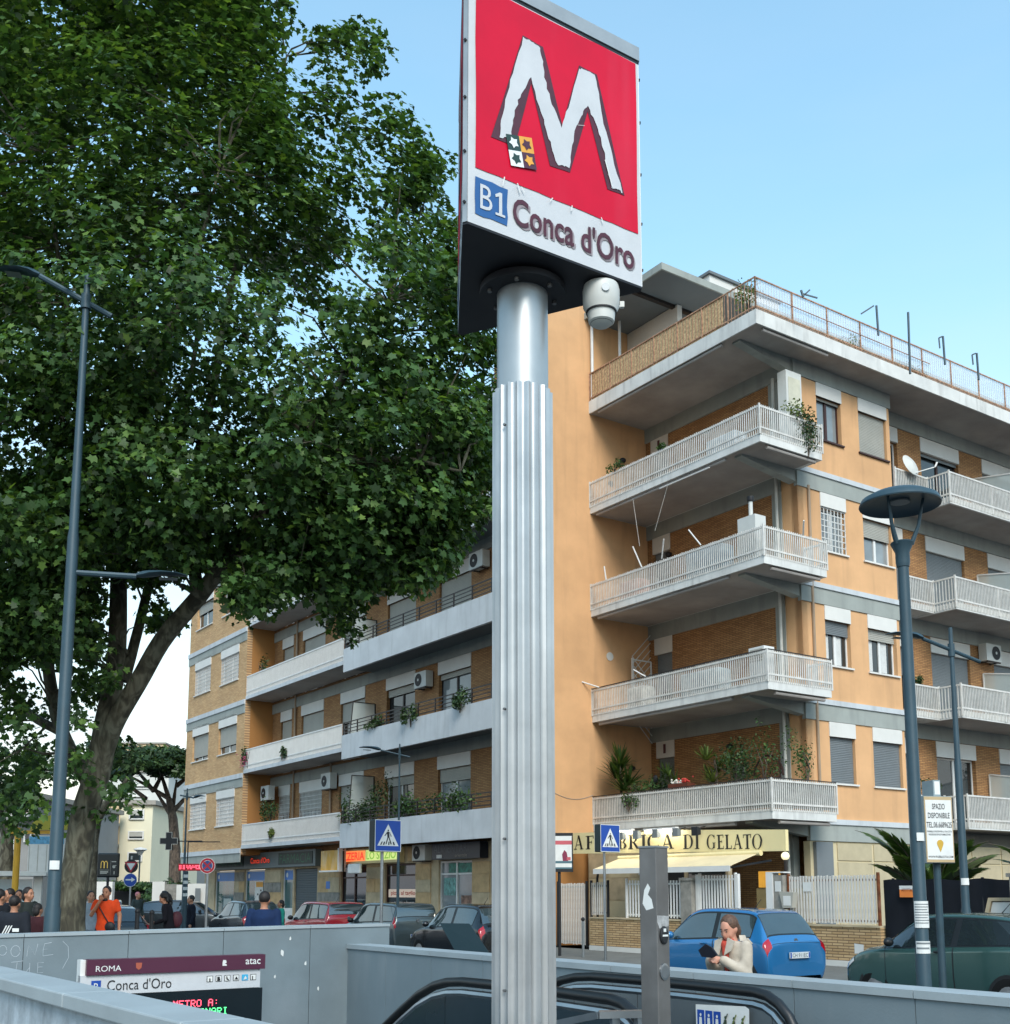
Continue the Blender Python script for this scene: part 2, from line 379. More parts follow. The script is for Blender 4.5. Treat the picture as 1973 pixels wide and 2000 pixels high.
# ------------------------------------------------------------------ metro entrance walls
def panel_row(parent, mk_panel, n, name='panel'):
    for i in range(n): part(name, mk_panel(i), K['concrete'], parent, label=None)
w = thingG('parapet_wall', 'long grey clad parapet wall on the street side of the escalator', 'wall', 5.82, 6.0, -.05)
mb = MB(); mb.box(5.72, 5.93, .6, 11.30, -3.4, 1.0); part('wall_core', mb, K['concrete'], w)
for i in range(12):
    v0, v1 = .6+i*.892, .6+(i+1)*.892-.006
    mb = MB(); mb.box(5.69, 5.718, v0, v1, -.9, 1.002); part('panel', mb, K['concrete'], w)
    mb = MB(); mb.box(5.675, 5.95, v0, v1, 1.004, 1.05); part('coping', mb, K['coping'], w)
w = thingG('parapet_wall', 'taller grey parapet wall closing the far end of the stairwell', 'wall', 3.0, 11.4, -.05)
mb = MB(); mb.box(-3, 6.18, 11.29, 11.5, -3.4, 1.14); part('wall_core', mb, K['concrete'], w)
def ztop(u): return 1.222+(max(min(u, 5.7), 1.0)-2.2)*.0105
K['concrete_far'] = M('scrubbed_concrete', '#727f84', .7, var=.13, scale=1.1, bump=.12, streak=.42, stcol=(.27,.31,.335), stscale=(1.6,1.6,1.1))
for i in range(8):
    a, b = -1.4+i*.95, -1.4+(i+1)*.95-.006
    mb = MB(); f = lambda a_, b_, d: (a_, 11.26+d, b_)
    mb.prism([(a, -3.3), (b, -3.3), (b, ztop(b)-.03), (a, ztop(a)-.03)], f, 0, .028); part('panel', mb, K['concrete_far'], w)
    mb = MB(); mb.prism([(a, ztop(a)-.028), (b, ztop(b)-.028), (b, ztop(b)), (a, ztop(a))], f, -.012, .25); part('coping', mb, K['coping'], w)
# scratched graffiti and scrubbed patch
mb = MB(); f = lambda a, b, d: (a, 11.258-d, b)
def scrib(mb, pts, r=.004):
    mb.tube([(p[0], 11.262, p[1]) for p in pts], r, 4)
for ch, cxx, cz, sz in (('o', 2.22, 1.08, .045), ('O', 2.33, 1.07, .05)):
    scrib(mb, [(cxx+sz*.8*math.cos(t*.5), cz+sz*math.sin(t*.5)) for t in range(13)])
scrib(mb, [(2.43,1.02),(2.44,1.12),(2.50,1.03),(2.52,1.13)]); scrib(mb, [(2.64,1.14),(2.58,1.13),(2.57,1.08),(2.62,1.08),(2.57,1.08),(2.57,1.02),(2.66,1.03)])
scrib(mb, [(2.74,1.15),(2.79,1.10),(2.80,1.0),(2.75,.9)])
scrib(mb, [(2.30,.97),(2.40,.98)]); scrib(mb, [(2.35,.97),(2.34,.87)]); scrib(mb, [(2.46,.96),(2.46,.87),(2.43,.88),(2.46,.92)]); scrib(mb, [(2.58,.96),(2.53,.96),(2.53,.87),(2.58,.87)]); scrib(mb, [(2.53,.92),(2.57,.92)])
part('graffiti', mb, M('chalk_scratch', '#b9c1c6', .8), w)
mb = MB()
for cxx, cz, rad, nn in ((4.93, .98, .035, 7), (5.2, .86, .02, 5), (5.02, 1.12, .02, 5), (5.35, .6, .02, 5), (4.86, .74, .015, 5)):
    mb.flat([(cxx+rad*random.uniform(.4, 1)*math.cos(t*6.28/nn), cz+rad*1.6*random.uniform(.4, 1)*math.sin(t*6.28/nn)) for t in range(nn)], f, .003)
part('paper_scrap', mb, K['paper'], w)
w = thingG('parapet_wall', 'near parapet wall with flaking plaster under a smooth grey coping', 'wall', 1.4, 7.5, -.05)
skew = lambda m_: setattr(m_, 'v', [(x+(7.7-y)*.033, y, z) for x, y, z in m_.v])
mb = MB(); mb.box(1.31, 1.49, 2.6, 11.25, -3.4, 1.08); skew(mb); part('wall_core', mb, K['roughplaster'], w)
for i in range(6):
    v0 = 2.6+i*1.44
    mb = MB(); mb.box(1.27, 1.52, v0, v0+1.433, 1.082, 1.15); skew(mb); o = part('coping', mb, K['coping'], w)
    bv = o.modifiers.new('bevel', 'BEVEL'); bv.width = .008; bv.segments = 2

# stairs down into the station
st = thingG('staircase', 'stone staircase going down beside the escalator', 'stairs', 2.8, 8.0, -.05)
me = None
for i in range(17):
    mb = MB(); mb.box(1.50, 4.05, PV0+i*.3, PV0+(i+1)*.3+.02, -.05-(i+1)*.165-.25, -.05-i*.165-.083)
    part('step', mb, K['paving'], st)
mb = MB(); mb.box(1.3, 5.9, PV0+5.0, 11.3, -3.3, -3.2); part('landing', mb, K['paving'], st)

# ------------------------------------------------------------------ escalator
es = thingG('escalator', 'escalator with black handrails and metal balustrades descending into the metro', 'escalator', 4.75, 6.0, -.05)
def bal_path(off, v_new, extra=0.0):
    P_ = []
    zt = 1.0-off; r = .34-off*.9
    for t in range(-80, 91, 17):                     # newel at the street end
        a = R(t); P_.append((v_new+.34-r*math.cos(a), zt-r+r*math.sin(a)))
    P_ += [(v_new+.8, zt+.005), (v_new+1.4, zt+.005), (v_new+1.9, zt), (v_new+2.1, zt-.015), (v_new+2.28, zt-.05), (v_new+2.5, zt-.13), (v_new+2.75, zt-.26), (v_new+3.0, zt-.40), (v_new+6.0, zt-2.13)]
    return P_
for (uu, vn, lab) in ((4.25, 4.78, 'near'), (5.28, 4.66, 'far')):
    pth = bal_path(0, vn)
    mb = MB(); mb.tube([(uu, v, z) for v, z in pth], .033, 10); o = part('handrail', mb, K['rubber'], es, 40)
    inn = bal_path(.075, vn)
    mb = MB(); mb.tube([(uu, v, z) for v, z in inn], .028, 8); part('rail_trim', mb, K['steel'], es, 40)
    # panels under the rail, cut by joints
    segs = [(0, 8), (8, 12), (12, 14), (14, 17), (17, len(inn)-1)]
    ii = [(v, z-.02) for v, z in inn]
    for a, b in segs:
        poly = ii[a:b+1]
        v0, v1 = poly[0][0]+.004, poly[-1][0]-.004
        low = [(v1, min(-.05, poly[-1][1]-.9)), (v0, -.35)] if a else [(v1, -.35)]
        poly = [(max(v0, min(v1, v)), z) for v, z in poly]
        if a == 0: poly = [p for p in ii[2:b]]+[(v1, ii[b][1])]; low = [(v1, -.35), (poly[0][0]+.02, -.35)]
        mb = MB(); mb.prism(poly+low, lambda p, q, d: (uu+d, p, q), -.022, .022)
        part('balustrade_panel', mb, K['balus'] if lab == 'near' else K['balusl'], es)
mb = MB(); mb.box(4.32, 5.21, 4.4, 6.9, -.3, -.045); part('landing_plate', mb, K['steel'], es)
for i in range(14):
    mb = MB(); mb.box(4.34, 5.19, 6.9+i*.4, 7.3+i*.4, -.3-(i+1)*.23, -.06-i*.23); part('step', mb, K['steeld'], es)
# safety notice on the far balustrade
mb = MB(); fn = lambda a, b, d: (5.25-.012-d, a, b)
mb.flat([(5.46,.60),(5.01,.60),(5.0,.90),(5.03,.915),(5.46,.895)], fn, .012, 0)
for i, kk in enumerate((1, 1, 1, 2, 2, 2)):
    a0 = 5.445-i*.072; 
    if kk == 1: mb.flat([(a0,.76),(a0-.062,.76),(a0-.062,.865),(a0,.865)], fn, .014, 1)
    c = a0-.031
    mb.flat([(c+.014,.77),(c-.012,.77),(c-.010,.82),(c+.012,.82)], fn, .016, 0 if kk == 1 else 3)
    mb.flat([(c+.009*math.cos(t), .835+.011*math.sin(t)) for t in (0,1,2,3,4,5)], fn, .016, 0 if kk == 1 else 3)
    if kk == 2: mb.flat([(a0,.775),(a0-.01,.775),(a0-.058,.86),(a0-.048,.86)], fn, .018, 4 if i != 3 else 3)
o = soloG('safety_notice', mb, [K['paper'], K['inkblue'], M('notice_green', '#8fae6a', .6), M('notice_dark', '#3d4a3a', .6), M('notice_olive', '#6d7a3a', .6)], 'white sticker with escalator safety pictograms on the balustrade', 'notice', (5.22, 5.23, .6))
# stainless stair rail end
sr = thingG('stair_handrail', 'bent flat stainless stair handrail end by the fluted column', 'handrail', 3.8, 4.45, -.05)
mb = MB(); mb.bar((3.46, 5.35, .80), (3.68, 4.52, 1.0), .06, .035); mb.bar((3.68, 4.53, 1.0), (3.86, 4.40, 1.005), .06, .035); part('rail', mb, K['steel'], sr)
mb = MB(); mb.bar((3.84, 4.41, 1.0), (3.84, 4.41, -.05), .05, .03, up=(0,1,0)); part('upright', mb, K['steel'], sr)
mb = MB(); mb.bar((3.74, 4.48, .985), (3.74, 4.48, -.05), .05, .02, up=(0,1,0)); part('upright', mb, K['steel'], sr)

# ------------------------------------------------------------------ information board over the stairs
V = 9.5
ib = thingG('station_board', 'maroon and white station board with red and green display over the stairs', 'sign', 3.24, V, -2.2)
fn = lambda a, b, d: (a, V-d, b)
mb = MB(); mb.box(2.46, 2.50, V+.02, V+.12, -2.2, 1.068); mb.box(3.93, 3.98, V+.02, V+.12, -2.2, .79); part('support_post', mb, K['white'], ib)
mb = MB(); mb.box(2.50, 4.0, V-.02, V+.10, .948, 1.07); part('header', mb, M('maroon_header', '#4d2037', .4, var=.04), ib)
mb = MB(); mb.box(2.46, 3.965, V, V+.09, .792, .946); part('name_panel', mb, K['signwhite'], ib)
mb = MB(); mb.text('ROMA', fn, ax=0, box=(.20, .045), d=.023); 
mb.v = [(x+2.57, y, z+.975) for x, y, z in mb.v]
part('lettering', mb, K['paper'], ib); mb = MB()
t2 = MB(); t2.text('atac', fn, ax=0, box=(.135, .05), d=.023, bold=.01); mb.add([(x+3.82, y, z+.99) for x, y, z in t2.v], t2.f)
part('lettering', mb, K['paper'], ib); mb = MB()
mb.flat([(3.615,.985),(3.655,.985),(3.65,.998),(3.635,1.0),(3.652,1.012),(3.645,1.032),(3.62,1.034),(3.615,1.012)], fn, .023)
part('emblem', mb, K['paper'], ib)
mb = MB(); mb.flat([(2.885,1.035),(2.935,1.035),(2.932,.995),(2.91,.978),(2.888,.995)], fn, .023); part('crest', mb, M('crest_red', '#a5543f', .5), ib)
mb = MB(); t2 = MB(); t2.text("Conca d'Oro", fn, ax=0, box=(.52, .085), d=.004); mb.add([(x+2.67, y, z+.822) for x, y, z in t2.v], t2.f, 0)
mb.flat([(2.545,.80),(2.62,.80),(2.62,.905),(2.545,.905)], fn, .004, 1)
t2 = MB(); t2.text('B', fn, ax=.5, box=(.035, .06), d=.007); mb.add([(x+2.583, y, z+.825) for x, y, z in t2.v], t2.f, 2)
part('lettering', mb, [K['ink'], K['inkblue'], K['paper']], ib)
mb = MB()
for i in range(6):
    a0 = 3.49+i*.077
    if i == 4: mb.flat([(a0,.855),(a0+.055,.855),(a0+.055,.905),(a0,.905)], fn, .004, 1)
    else:
        mb.prism([(a0,.855),(a0+.052,.855),(a0+.052,.905),(a0,.905)], fn, .001, .0035, 0); mb.flat([(a0+.004,.859),(a0+.048,.859),(a0+.048,.901),(a0+.004,.901)], fn, .005, 2)
    pts = [[(.02,.86),(.03,.86),(.03,.885),(.02,.885)], [(.012,.86),(.04,.862),(.034,.895),(.012,.895)], [(.014,.896),(.022,.896),(.028,.876),(.04,.868),(.036,.86),(.016,.872)], [(.01,.866),(.044,.866),(.027,.892)], [(.012,.86),(.03,.895),(.046,.87)], [(.014,.86),(.022,.86),(.022,.89),(.014,.89)]][i]
    mb.flat([(a0+p, q) for p, q in pts], fn, .0075, 2 if i == 4 else 0)
part('pictograms', mb, [K['ink'], M('cyan_square', '#3aa6cf', .5), K['paper']], ib)
mb = MB(); mb.box(2.52, 3.985, V-.01, V+.10, .10, .788); part('display', mb, M('display_black', '#101c22', .25, var=.1, scale=3), ib)
def dots(txt, a0, z0, h, k):
    """dot-matrix lettering: sampled from letter outlines on a 7-row grid"""
    FNT = {'A':'0E11111F111111','B':'1E11111E11111E','C':'0E11101010110E','D':'1E11111111111E','E':'1F10101E10101F','F':'1F10101E101010','I':'0E04040404040E','M':'111B1515111111','N':'11191513111111','O':'0E11111111110E','P':'1E11111E101010','R':'1E11111E141211','T':'1F040404040404','Z':'1F01020408101F','U':'1111111111110E','L':'1010101010101F','G':'0E11101711110F','S':'0F10100E01011E',':':'00040000040000','.':'00000000000004','-':'0000001F000000',' ':'00000000000000'}
    m_ = MB(); p = h/7; x = a0
    for ch in txt:
        rows = [int(FNT[ch][i*2:i*2+2], 16) for i in range(7)]
        for r_, bits in enumerate(rows):
            for c_ in range(5):
                if bits >> (4-c_) & 1:
                    m_.flat([(x+c_*p, z0+h-(r_+1)*p), (x+c_*p+p*.92, z0+h-(r_+1)*p), (x+c_*p+p*.92, z0+h-(r_+1)*p+p*.92), (x+c_*p, z0+h-(r_+1)*p+p*.92)], fn, .014)
        x += 6*p
    return m_
K['ledred'] = M('led_red', (1,.08,.13), .4, emit=1.3, var=0); K['ledgreen'] = M('led_green', (.10,.9,.25), .4, emit=1.0, var=0)
part('display_text', dots('DIREZIONE. METRO A:', 2.66, .658, .058, 0), K['ledred'], ib)
part('display_text', dots('    LAURENTINA BINARI', 2.64, .585, .058, 0), K['ledgreen'], ib)

# ------------------------------------------------------------------ steel call post
ps = thingL('call_post', 'dull steel call post with round button panel in front of the escalator', 'post', 3.52, 3.93, -.05, R(-34.5+47))
mb = MB(); mb.box(-.047, .047, -.047, .047, 0, 1.85); o = part('post', mb, K['steeld'], ps)
bv = o.modifiers.new('bevel', 'BEVEL'); bv.width = .004; bv.segments = 2
mb = MB(); mb.box(-.05, .05, -.05, .05, 1.85, 1.858); part('cap', mb, K['steel'], ps)
rotm = R(0)
mb = MB(); mb.lathe([(0,0),(.030,0),(.030,.006),(.024,.01),(0,.01)], n=20); mb.v = [(x, -.047-z, y*1.35+1.46) for x, y, z in mb.v]; o = part('button_plate', mb, K['ink'], ps)
t = MB(); t.box(-.02, .02, -.0585, -.057, 1.455, 1.463); t.box(-.012, .006, -.0585, -.057, 1.475, 1.49); part('symbol', t, K['paper'], o)
mb = MB(); mb.lathe([(0,0),(.034,0),(.034,.005),(.026,.006),(0,.006)], n=20); mb.v = [(x, -.047-z, y*1.1+1.30) for x, y, z in mb.v]; part('speaker_plate', mb, K['steel'], ps)
mb = MB(); mb.flat([(-.047,1.548),(.045,1.545),(.04,1.50),(-.03,1.49),(-.047,1.52)], lambda a, b, d: (a, -.0478-d, b)); part('tape_remnant', mb, M('tape', '#a9a9a8', .7, var=.3, scale=30), ps)
mb = MB(); mb.flat([(-.02,1.66),(.0,1.69),(.014,1.67),(.0,1.64),(.02,1.62),(.03,1.58),(-.01,1.57),(-.03,1.60)], lambda a, b, d: (-.0478-d, -a, b)); part('tape_remnant', mb, K['paper'], ps)

# ------------------------------------------------------------------ metro totem
tx, ty = .0895, 5.53
tt = thingW('metro_totem', 'fluted metal column carrying a three sided red M metro sign', 'sign', tx, ty, -.05)
mb = MB(); N = 96; prof = []
for j in range(N):
    t = 2*math.pi*j/N; fl = abs(math.sin(t*9)); prof.append((t, .153-.023*fl**.75))
zs = (0, 1.4, 2.8, 4.17)
for z in zs:
    for t, r in prof: mb.v.append((r*math.cos(t), r*math.sin(t), z))
for i in range(3):
    for j in range(N): mb.f.append((i*N+j, i*N+(j+1) % N, (i+1)*N+(j+1) % N, (i+1)*N+j)); mb.m.append(0)
mb.f.append(tuple(range(3*N, 4*N))); mb.m.append(0)
part('fluted_shaft', mb, K['steelflute'], tt, 35)
mb = MB(); mb.lathe([(.131,4.0),(.131,4.735)], n=48); part('upper_shaft', mb, K['steelpole'], tt, 40)
mb = MB(); mb.lathe([(.131,4.70),(.22,4.70),(.22,4.735),(.131,4.735)], n=40); part('flange', mb, K['signdark'], tt, 30)
for q in range(6):
    a = R(q*60+20); mb = MB(); mb.cyl((.178*math.cos(a), .178*math.sin(a), 4.685), (.178*math.cos(a), .178*math.sin(a), 4.70), .012, 6); part('bolt', mb, K['steeld'], tt)
for zz in (3.95, 2.52, 1.9, 1.2, .85):
    mb = MB(); a = R(-128); mb.cyl((.142*math.cos(a), .142*math.sin(a), zz), (.156*math.cos(a), .156*math.sin(a), zz), .007, 6); part('rivet', mb, K['steeld'], tt)
# sign box: triangle with blunt corners, local coords relative to the column
A = np.array([-.160-tx, 4.973-ty]); B = np.array([.712-tx, 5.5755-ty])
dv = (B-A); LN = np.linalg.norm(dv); dv /= LN; nv = np.array([dv[1], -dv[0]])     # outward normal of the M face
ZB = 4.7+.05
def fpt(a, b, d): p = A+dv*a+nv*d; return (p[0], p[1], b+.05)
def rot3(p, k):
    a = R(120*k-1.2); x, y = p
    return (x*math.cos(a)-y*math.sin(a), x*math.sin(a)+y*math.cos(a))
# true centre of the triangle is moved so that three copies of the face close around the column
mid = A+dv*LN/2; inr = abs(np.dot(mid, nv))
corner = []
for k in range(3):
    for s_ in (0.0, LN):
        p = dv*(s_-LN/2)+nv*.322; corner.append(rot3(p, k))
def tri(mb, z0, z1, grow=0.0, k=None):
    pts = [(x*(1+grow), y*(1+grow)) for x, y in corner]
    mb.prism(pts, lambda a, b, d: (a, b, d), z0, z1, k)
mb = MB(); tri(mb, 4.75, 4.758); part('underside', mb, K['signdark'], tt)
mb = MB(); tri(mb, 4.7585, 6.05, -.02); part('sign_case', mb, K['signframe'], tt)
mb = MB(); tri(mb, 6.052, 6.13, .015); part('top_cap', mb, K['signframe'], tt)
mb = MB(); tri(mb, 6.03, 6.052, -.005); part('top_gasket', mb, K['black'], tt)
off = mid-dv*0  # face frame: a from 0..LN measured from A, re-based on the closed triangle
c0 = dv*(-LN/2)+nv*.322
def face(k):
    def fn(a, b, d):
        p = rot3(c0+dv*a+nv*d, k); return (p[0], p[1], b+.05)
    return fn
Mw = [(.312,5.802),(.36,5.797),(.415,5.787),(.432,5.70),(.455,5.578),(.50,5.49),(.545,5.401),(.59,5.53),(.66,5.779),(.70,5.788),(.761,5.786),(.79,5.66),(.814,5.53),(.87,5.38),(.934,5.187),(.90,5.195),(.862,5.19),(.84,5.28),(.796,5.447),(.76,5.52),(.714,5.593),(.68,5.53),(.639,5.45),(.61,5.33),(.594,5.206),(.56,5.196),(.522,5.189),(.48,5.28),(.453,5.345),(.41,5.46),(.36,5.602),(.33,5.54),(.299,5.482),(.27,5.40),(.251,5.327),(.243,5.239),(.21,5.22),(.173,5.203),(.181,5.297),(.22,5.46),(.26,5.615)]
def jag(poly, amp, n=4):
    out = []
    for i, p in enumerate(poly):
        q = poly[(i+1) % len(poly)]
        for j in range(n):
            t = j/n; out.append((p[0]+(q[0]-p[0])*t+random.uniform(-amp, amp)*(j > 0), p[1]+(q[1]-p[1])*t+random.uniform(-amp, amp)*(j > 0)))
    return out
Md = [(.312,5.812),(.435,5.803),(.552,5.421),(.662,5.800),(.778,5.797),(.950,5.180),(.838,5.176),(.714,5.562),(.598,5.180),(.474,5.170),(.362,5.570),(.264,5.196),(.126,5.190)]
def tri_fill(poly):
    from mathutils.geometry import tessellate_polygon
    return tessellate_polygon([[Vector((a, b, 0)) for a, b in poly]])
def ngon(mb, poly, fn, d, k=0):
    mb.add([fn(a, b, d) for a, b in poly], tri_fill(poly), k)
for k in range(3):
    fn = face(k)
    mb = MB(); mb.prism([(.0,4.712),(LN,4.712),(LN,5.98),(.0,5.98)], fn, -.015, 0.0); pn = part('face_panel', mb, K['signwhite'], tt)
    mb = MB(); ngon(mb, jag([(.04,5.90),(.04,5.0),(.3,5.0),(.7,5.0),(1.04,4.998),(1.042,5.975),(.04,5.975)], .003), fn, .003); part('red_field', mb, K['red'], pn)
    mb = MB(); ngon(mb, jag(Md, .002, 3), fn, .0055); part('peeled_edge', mb, K['maroon'], pn)  # dark maroon edge left by the red film peeling round the letter
    mb = MB(); ngon(mb, jag(Mw, .006, 4), fn, .0085); part('letter', mb, K['signwhite'], pn)
    mb = MB(); ngon(mb, jag([(.04,4.955),(.225,4.952),(.22,4.762),(.04,4.765)], .004, 4), fn, .003, 0)
    t = MB(); t.text('B', lambda a, b, d: (a, b, d), ax=0, box=(.068, .125)); mb.add([fn(p[0]+.066, p[1]+4.80, .006) for p in t.v], t.f, 1)
    mb.flat([(.172,4.798),(.190,4.798),(.190,4.918),(.176,4.918),(.150,4.900),(.153,4.886),(.172,4.896)], fn, .006, 1); mb.flat([(.152,4.796),(.207,4.796),(.207,4.808),(.152,4.808)], fn, .0065, 1)
    part('line_badge', mb, [K['signblue'], K['signwhite']], pn)
    mb = MB()
    for (ox, oz, dd, kk, bd) in ((.010, -.008, .0035, 1, .03), (0, 0, .006, 0, .015)):
        t = MB(); t.text("Conca d'Oro", lambda a, b, d: (a, b, d), ax=0, box=(.755, .150), bold=bd)
        mb.add([fn(p[0]+.252+ox, p[1]+4.782+oz, dd) for p in t.v], t.f, kk)
    part('station_name', mb, [K['maroon'], M('faded_ink', '#8d8387', .6, var=.2, scale=20)], pn)
    if k == 0:
        mb = MB(); q = [(.208,5.235),(.360,5.272),(.391,5.113),(.239,5.080)]
        def bl(s_, t_): return tuple((1-t_)*((1-s_)*q[0][i]+s_*q[1][i])+t_*((1-s_)*q[3][i]+s_*q[2][i]) for i in (0, 1))
        for i in (0, 1):
            for j in (0, 1):
                bgk, fgk = (((0, 1), (1, 0)), ((2, 3), (3, 2)))[i][j]
                mb.flat([bl(i*.5, j*.5+.5), bl(i*.5+.5, j*.5+.5), bl(i*.5+.5, j*.5), bl(i*.5, j*.5)], fn, .0105, bgk)
                cc = bl(i*.5+.25, j*.5+.25)
                pl = [(cc[0]+.030*(1.0 if t % 2 else .6)*math.cos(t*.628+.3), cc[1]+.030*(1.0 if t % 2 else .6)*math.sin(t*.628+.3)) for t in range(10)]
                ngon(mb, pl, fn, .0125, fgk)
        part('sticker', mb, [M('sticker_green', '#173a33', .5), M('sticker_white', '#dfe2e0', .5), M('sticker_orange', '#e2a23c', .5), M('sticker_plum', '#4a1f35', .5)], pn)
        mb = MB()
        for p, q_ in (((.19,4.955),(.20,5.005)),((.29,4.955),(.275,5.0)),((.30,4.99),(.315,4.965)),((.47,4.975),(.485,4.998)),((.60,4.97),(.605,5.0)),((.80,4.975),(.79,5.0)),((.865,5.195),(.82,5.33)),((.645,5.455),(.69,5.47))):
            mb.add([fn(p[0]-.003, p[1], .0115), fn(p[0]+.003, p[1], .0115), fn(q_[0]+.003, q_[1], .0115), fn(q_[0]-.003, q_[1], .0115)], [(0,1,2,3)])
        part('peeling_strip', mb, K['paper'], pn)
    # blunt corner strip with screws
    p0, p1 = np.array(corner[2*k+1]), np.array(corner[(2*k+2) % 6]); ee = (p1-p0); el = np.linalg.norm(ee); ee /= el; en = np.array([ee[1], -ee[0]])
    if np.dot(en, (p0+p1)/2) < 0: en = -en
    mb = MB(); 
    q0, q1 = p0+ee*.002, p1-ee*.002
    mb.add([(*(q0+en*.004), 4.762), (*(q1+en*.004), 4.762), (*(q1+en*.004), 6.03), (*(q0+en*.004), 6.03), (*(q0-en*.02), 4.762), (*(q1-en*.02), 4.762), (*(q1-en*.02), 6.03), (*(q0-en*.02), 6.03)], [(0,1,2,3),(4,7,6,5),(0,4,5,1),(1,5,6,2),(2,6,7,3),(3,7,4,0)])
    cs = part('corner_strip', mb, K['signframe'], tt)
    for zz in (4.86, 5.12, 5.40, 5.70, 5.95):
        c = (p0+p1)/2; mb = MB(); mb.cyl((*(c), zz), (*(c+en*.012), zz), .008, 6); part('screw', mb, K['ink'], cs)

# dome camera hanging below the sign
cc = thingW('security_camera', 'white dome security camera hanging under the metro sign', 'camera', .495, 5.52, 4.475); cc.scale = (.75,)*3
mb = MB(); mb.lathe([(0,.0),(.055,.004),(.088,.03),(.095,.09),(.095,.10)], n=28); part('lens_dome', mb, K['acwhite'], cc, 40)
mb = MB(); mb.lathe([(.104,.10),(.104,.103),(.125,.14),(.128,.25),(.12,.29),(.0,.30)], n=28); part('housing', mb, K['acwhite'], cc, 40)
mb = MB(); mb.lathe([(.097,.096),(.106,.096),(.106,.106),(.097,.106)], n=28); part('gasket_ring', mb, K['ink'], cc, 40)
mb = MB(); mb.lathe([(.072,.022),(.074,.018),(.083,.030),(.083,.034)], n=28); part('seam', mb, K['darkmetal'], cc, 40)
mb = MB(); mb.lathe([(0,0),(.028,0),(.028,.006),(0,.006)], n=14); mb.v = [(x*.95+.02, -.128-z*1.4, y+.215) for x, y, z in mb.v]; part('badge', mb, K['signframe'], cc)
mb = MB(); mb.bar((.10,.0,.14),(.145,.02,.16),.012); mb.box(.13,.16,.01,.04,.15,.19); part('sensor_bracket', mb, K['acwhite'], cc)
K['frosted'] = clear_glass('frosted_glass', (.55,.62,.6), .75, .4); K['plastic'] = clear_glass('plastic_sheet', (.75,.82,.93), .30, .25)
# ------------------------------------------------------------------ facade helpers
def FL(U): return lambda c, d, z: (U-d, c, z)          # wall facing the piazza (-u); c runs along v
def FR(V): return lambda c, d, z: (c, V-d, z)          # wall facing the side road (-v); c runs along u
def fbox(mb, F, c0, c1, d0, d1, z0, z1, k=None):
    p = F(c0, d0, z0); q = F(c1, d1, z1); return mb.box(p[0], q[0], p[1], q[1], p[2], q[2], k)
def wall_mesh(F, c0, c1, z0, z1, holes=(), th=.25, mb=None):
    mb = mb or MB()
    hs = [(max(a, c0), min(b, c1), max(c, z0), min(d, z1)) for a, b, c, d in holes if a < c1 and b > c0 and c < z1 and d > z0]
    cs = sorted({c0, c1, *[h[0] for h in hs], *[h[1] for h in hs]}); zs = sorted({z0, z1, *[h[2] for h in hs], *[h[3] for h in hs]})
    for i in range(len(cs)-1):
        run = None
        for j in range(len(zs)-1):
            cm, zm = (cs[i]+cs[i+1])/2, (zs[j]+zs[j+1])/2
            solid = not any(h[0] < cm < h[1] and h[2] < zm < h[3] for h in hs)
            if solid: run = run if run is not None else zs[j]
            if run is not None and (not solid or j == len(zs)-2):
                fbox(mb, F, cs[i], cs[i+1], 0, -th, run, zs[j+1] if solid else zs[j]); run = None
    return mb
def slats(F, c0, c1, d, z0, z1, h=.05):
    mb = MB(); n = max(1, int((z1-z0)/h)); prof = []
    for i in range(n):
        a = z0+(z1-z0)*i/n; b = z0+(z1-z0)*(i+1)/n
        prof += [(a, d), (a+(b-a)*.25, d+.010), (b-(b-a)*.15, d+.010)]
    prof.append((z1, d))
    for z, dd in prof: mb.v += [F(c0, dd, z), F(c1, dd, z)]
    for i in range(len(prof)-1): mb.f.append((2*i, 2*i+1, 2*i+3, 2*i+2)); mb.m.append(0)
    return mb
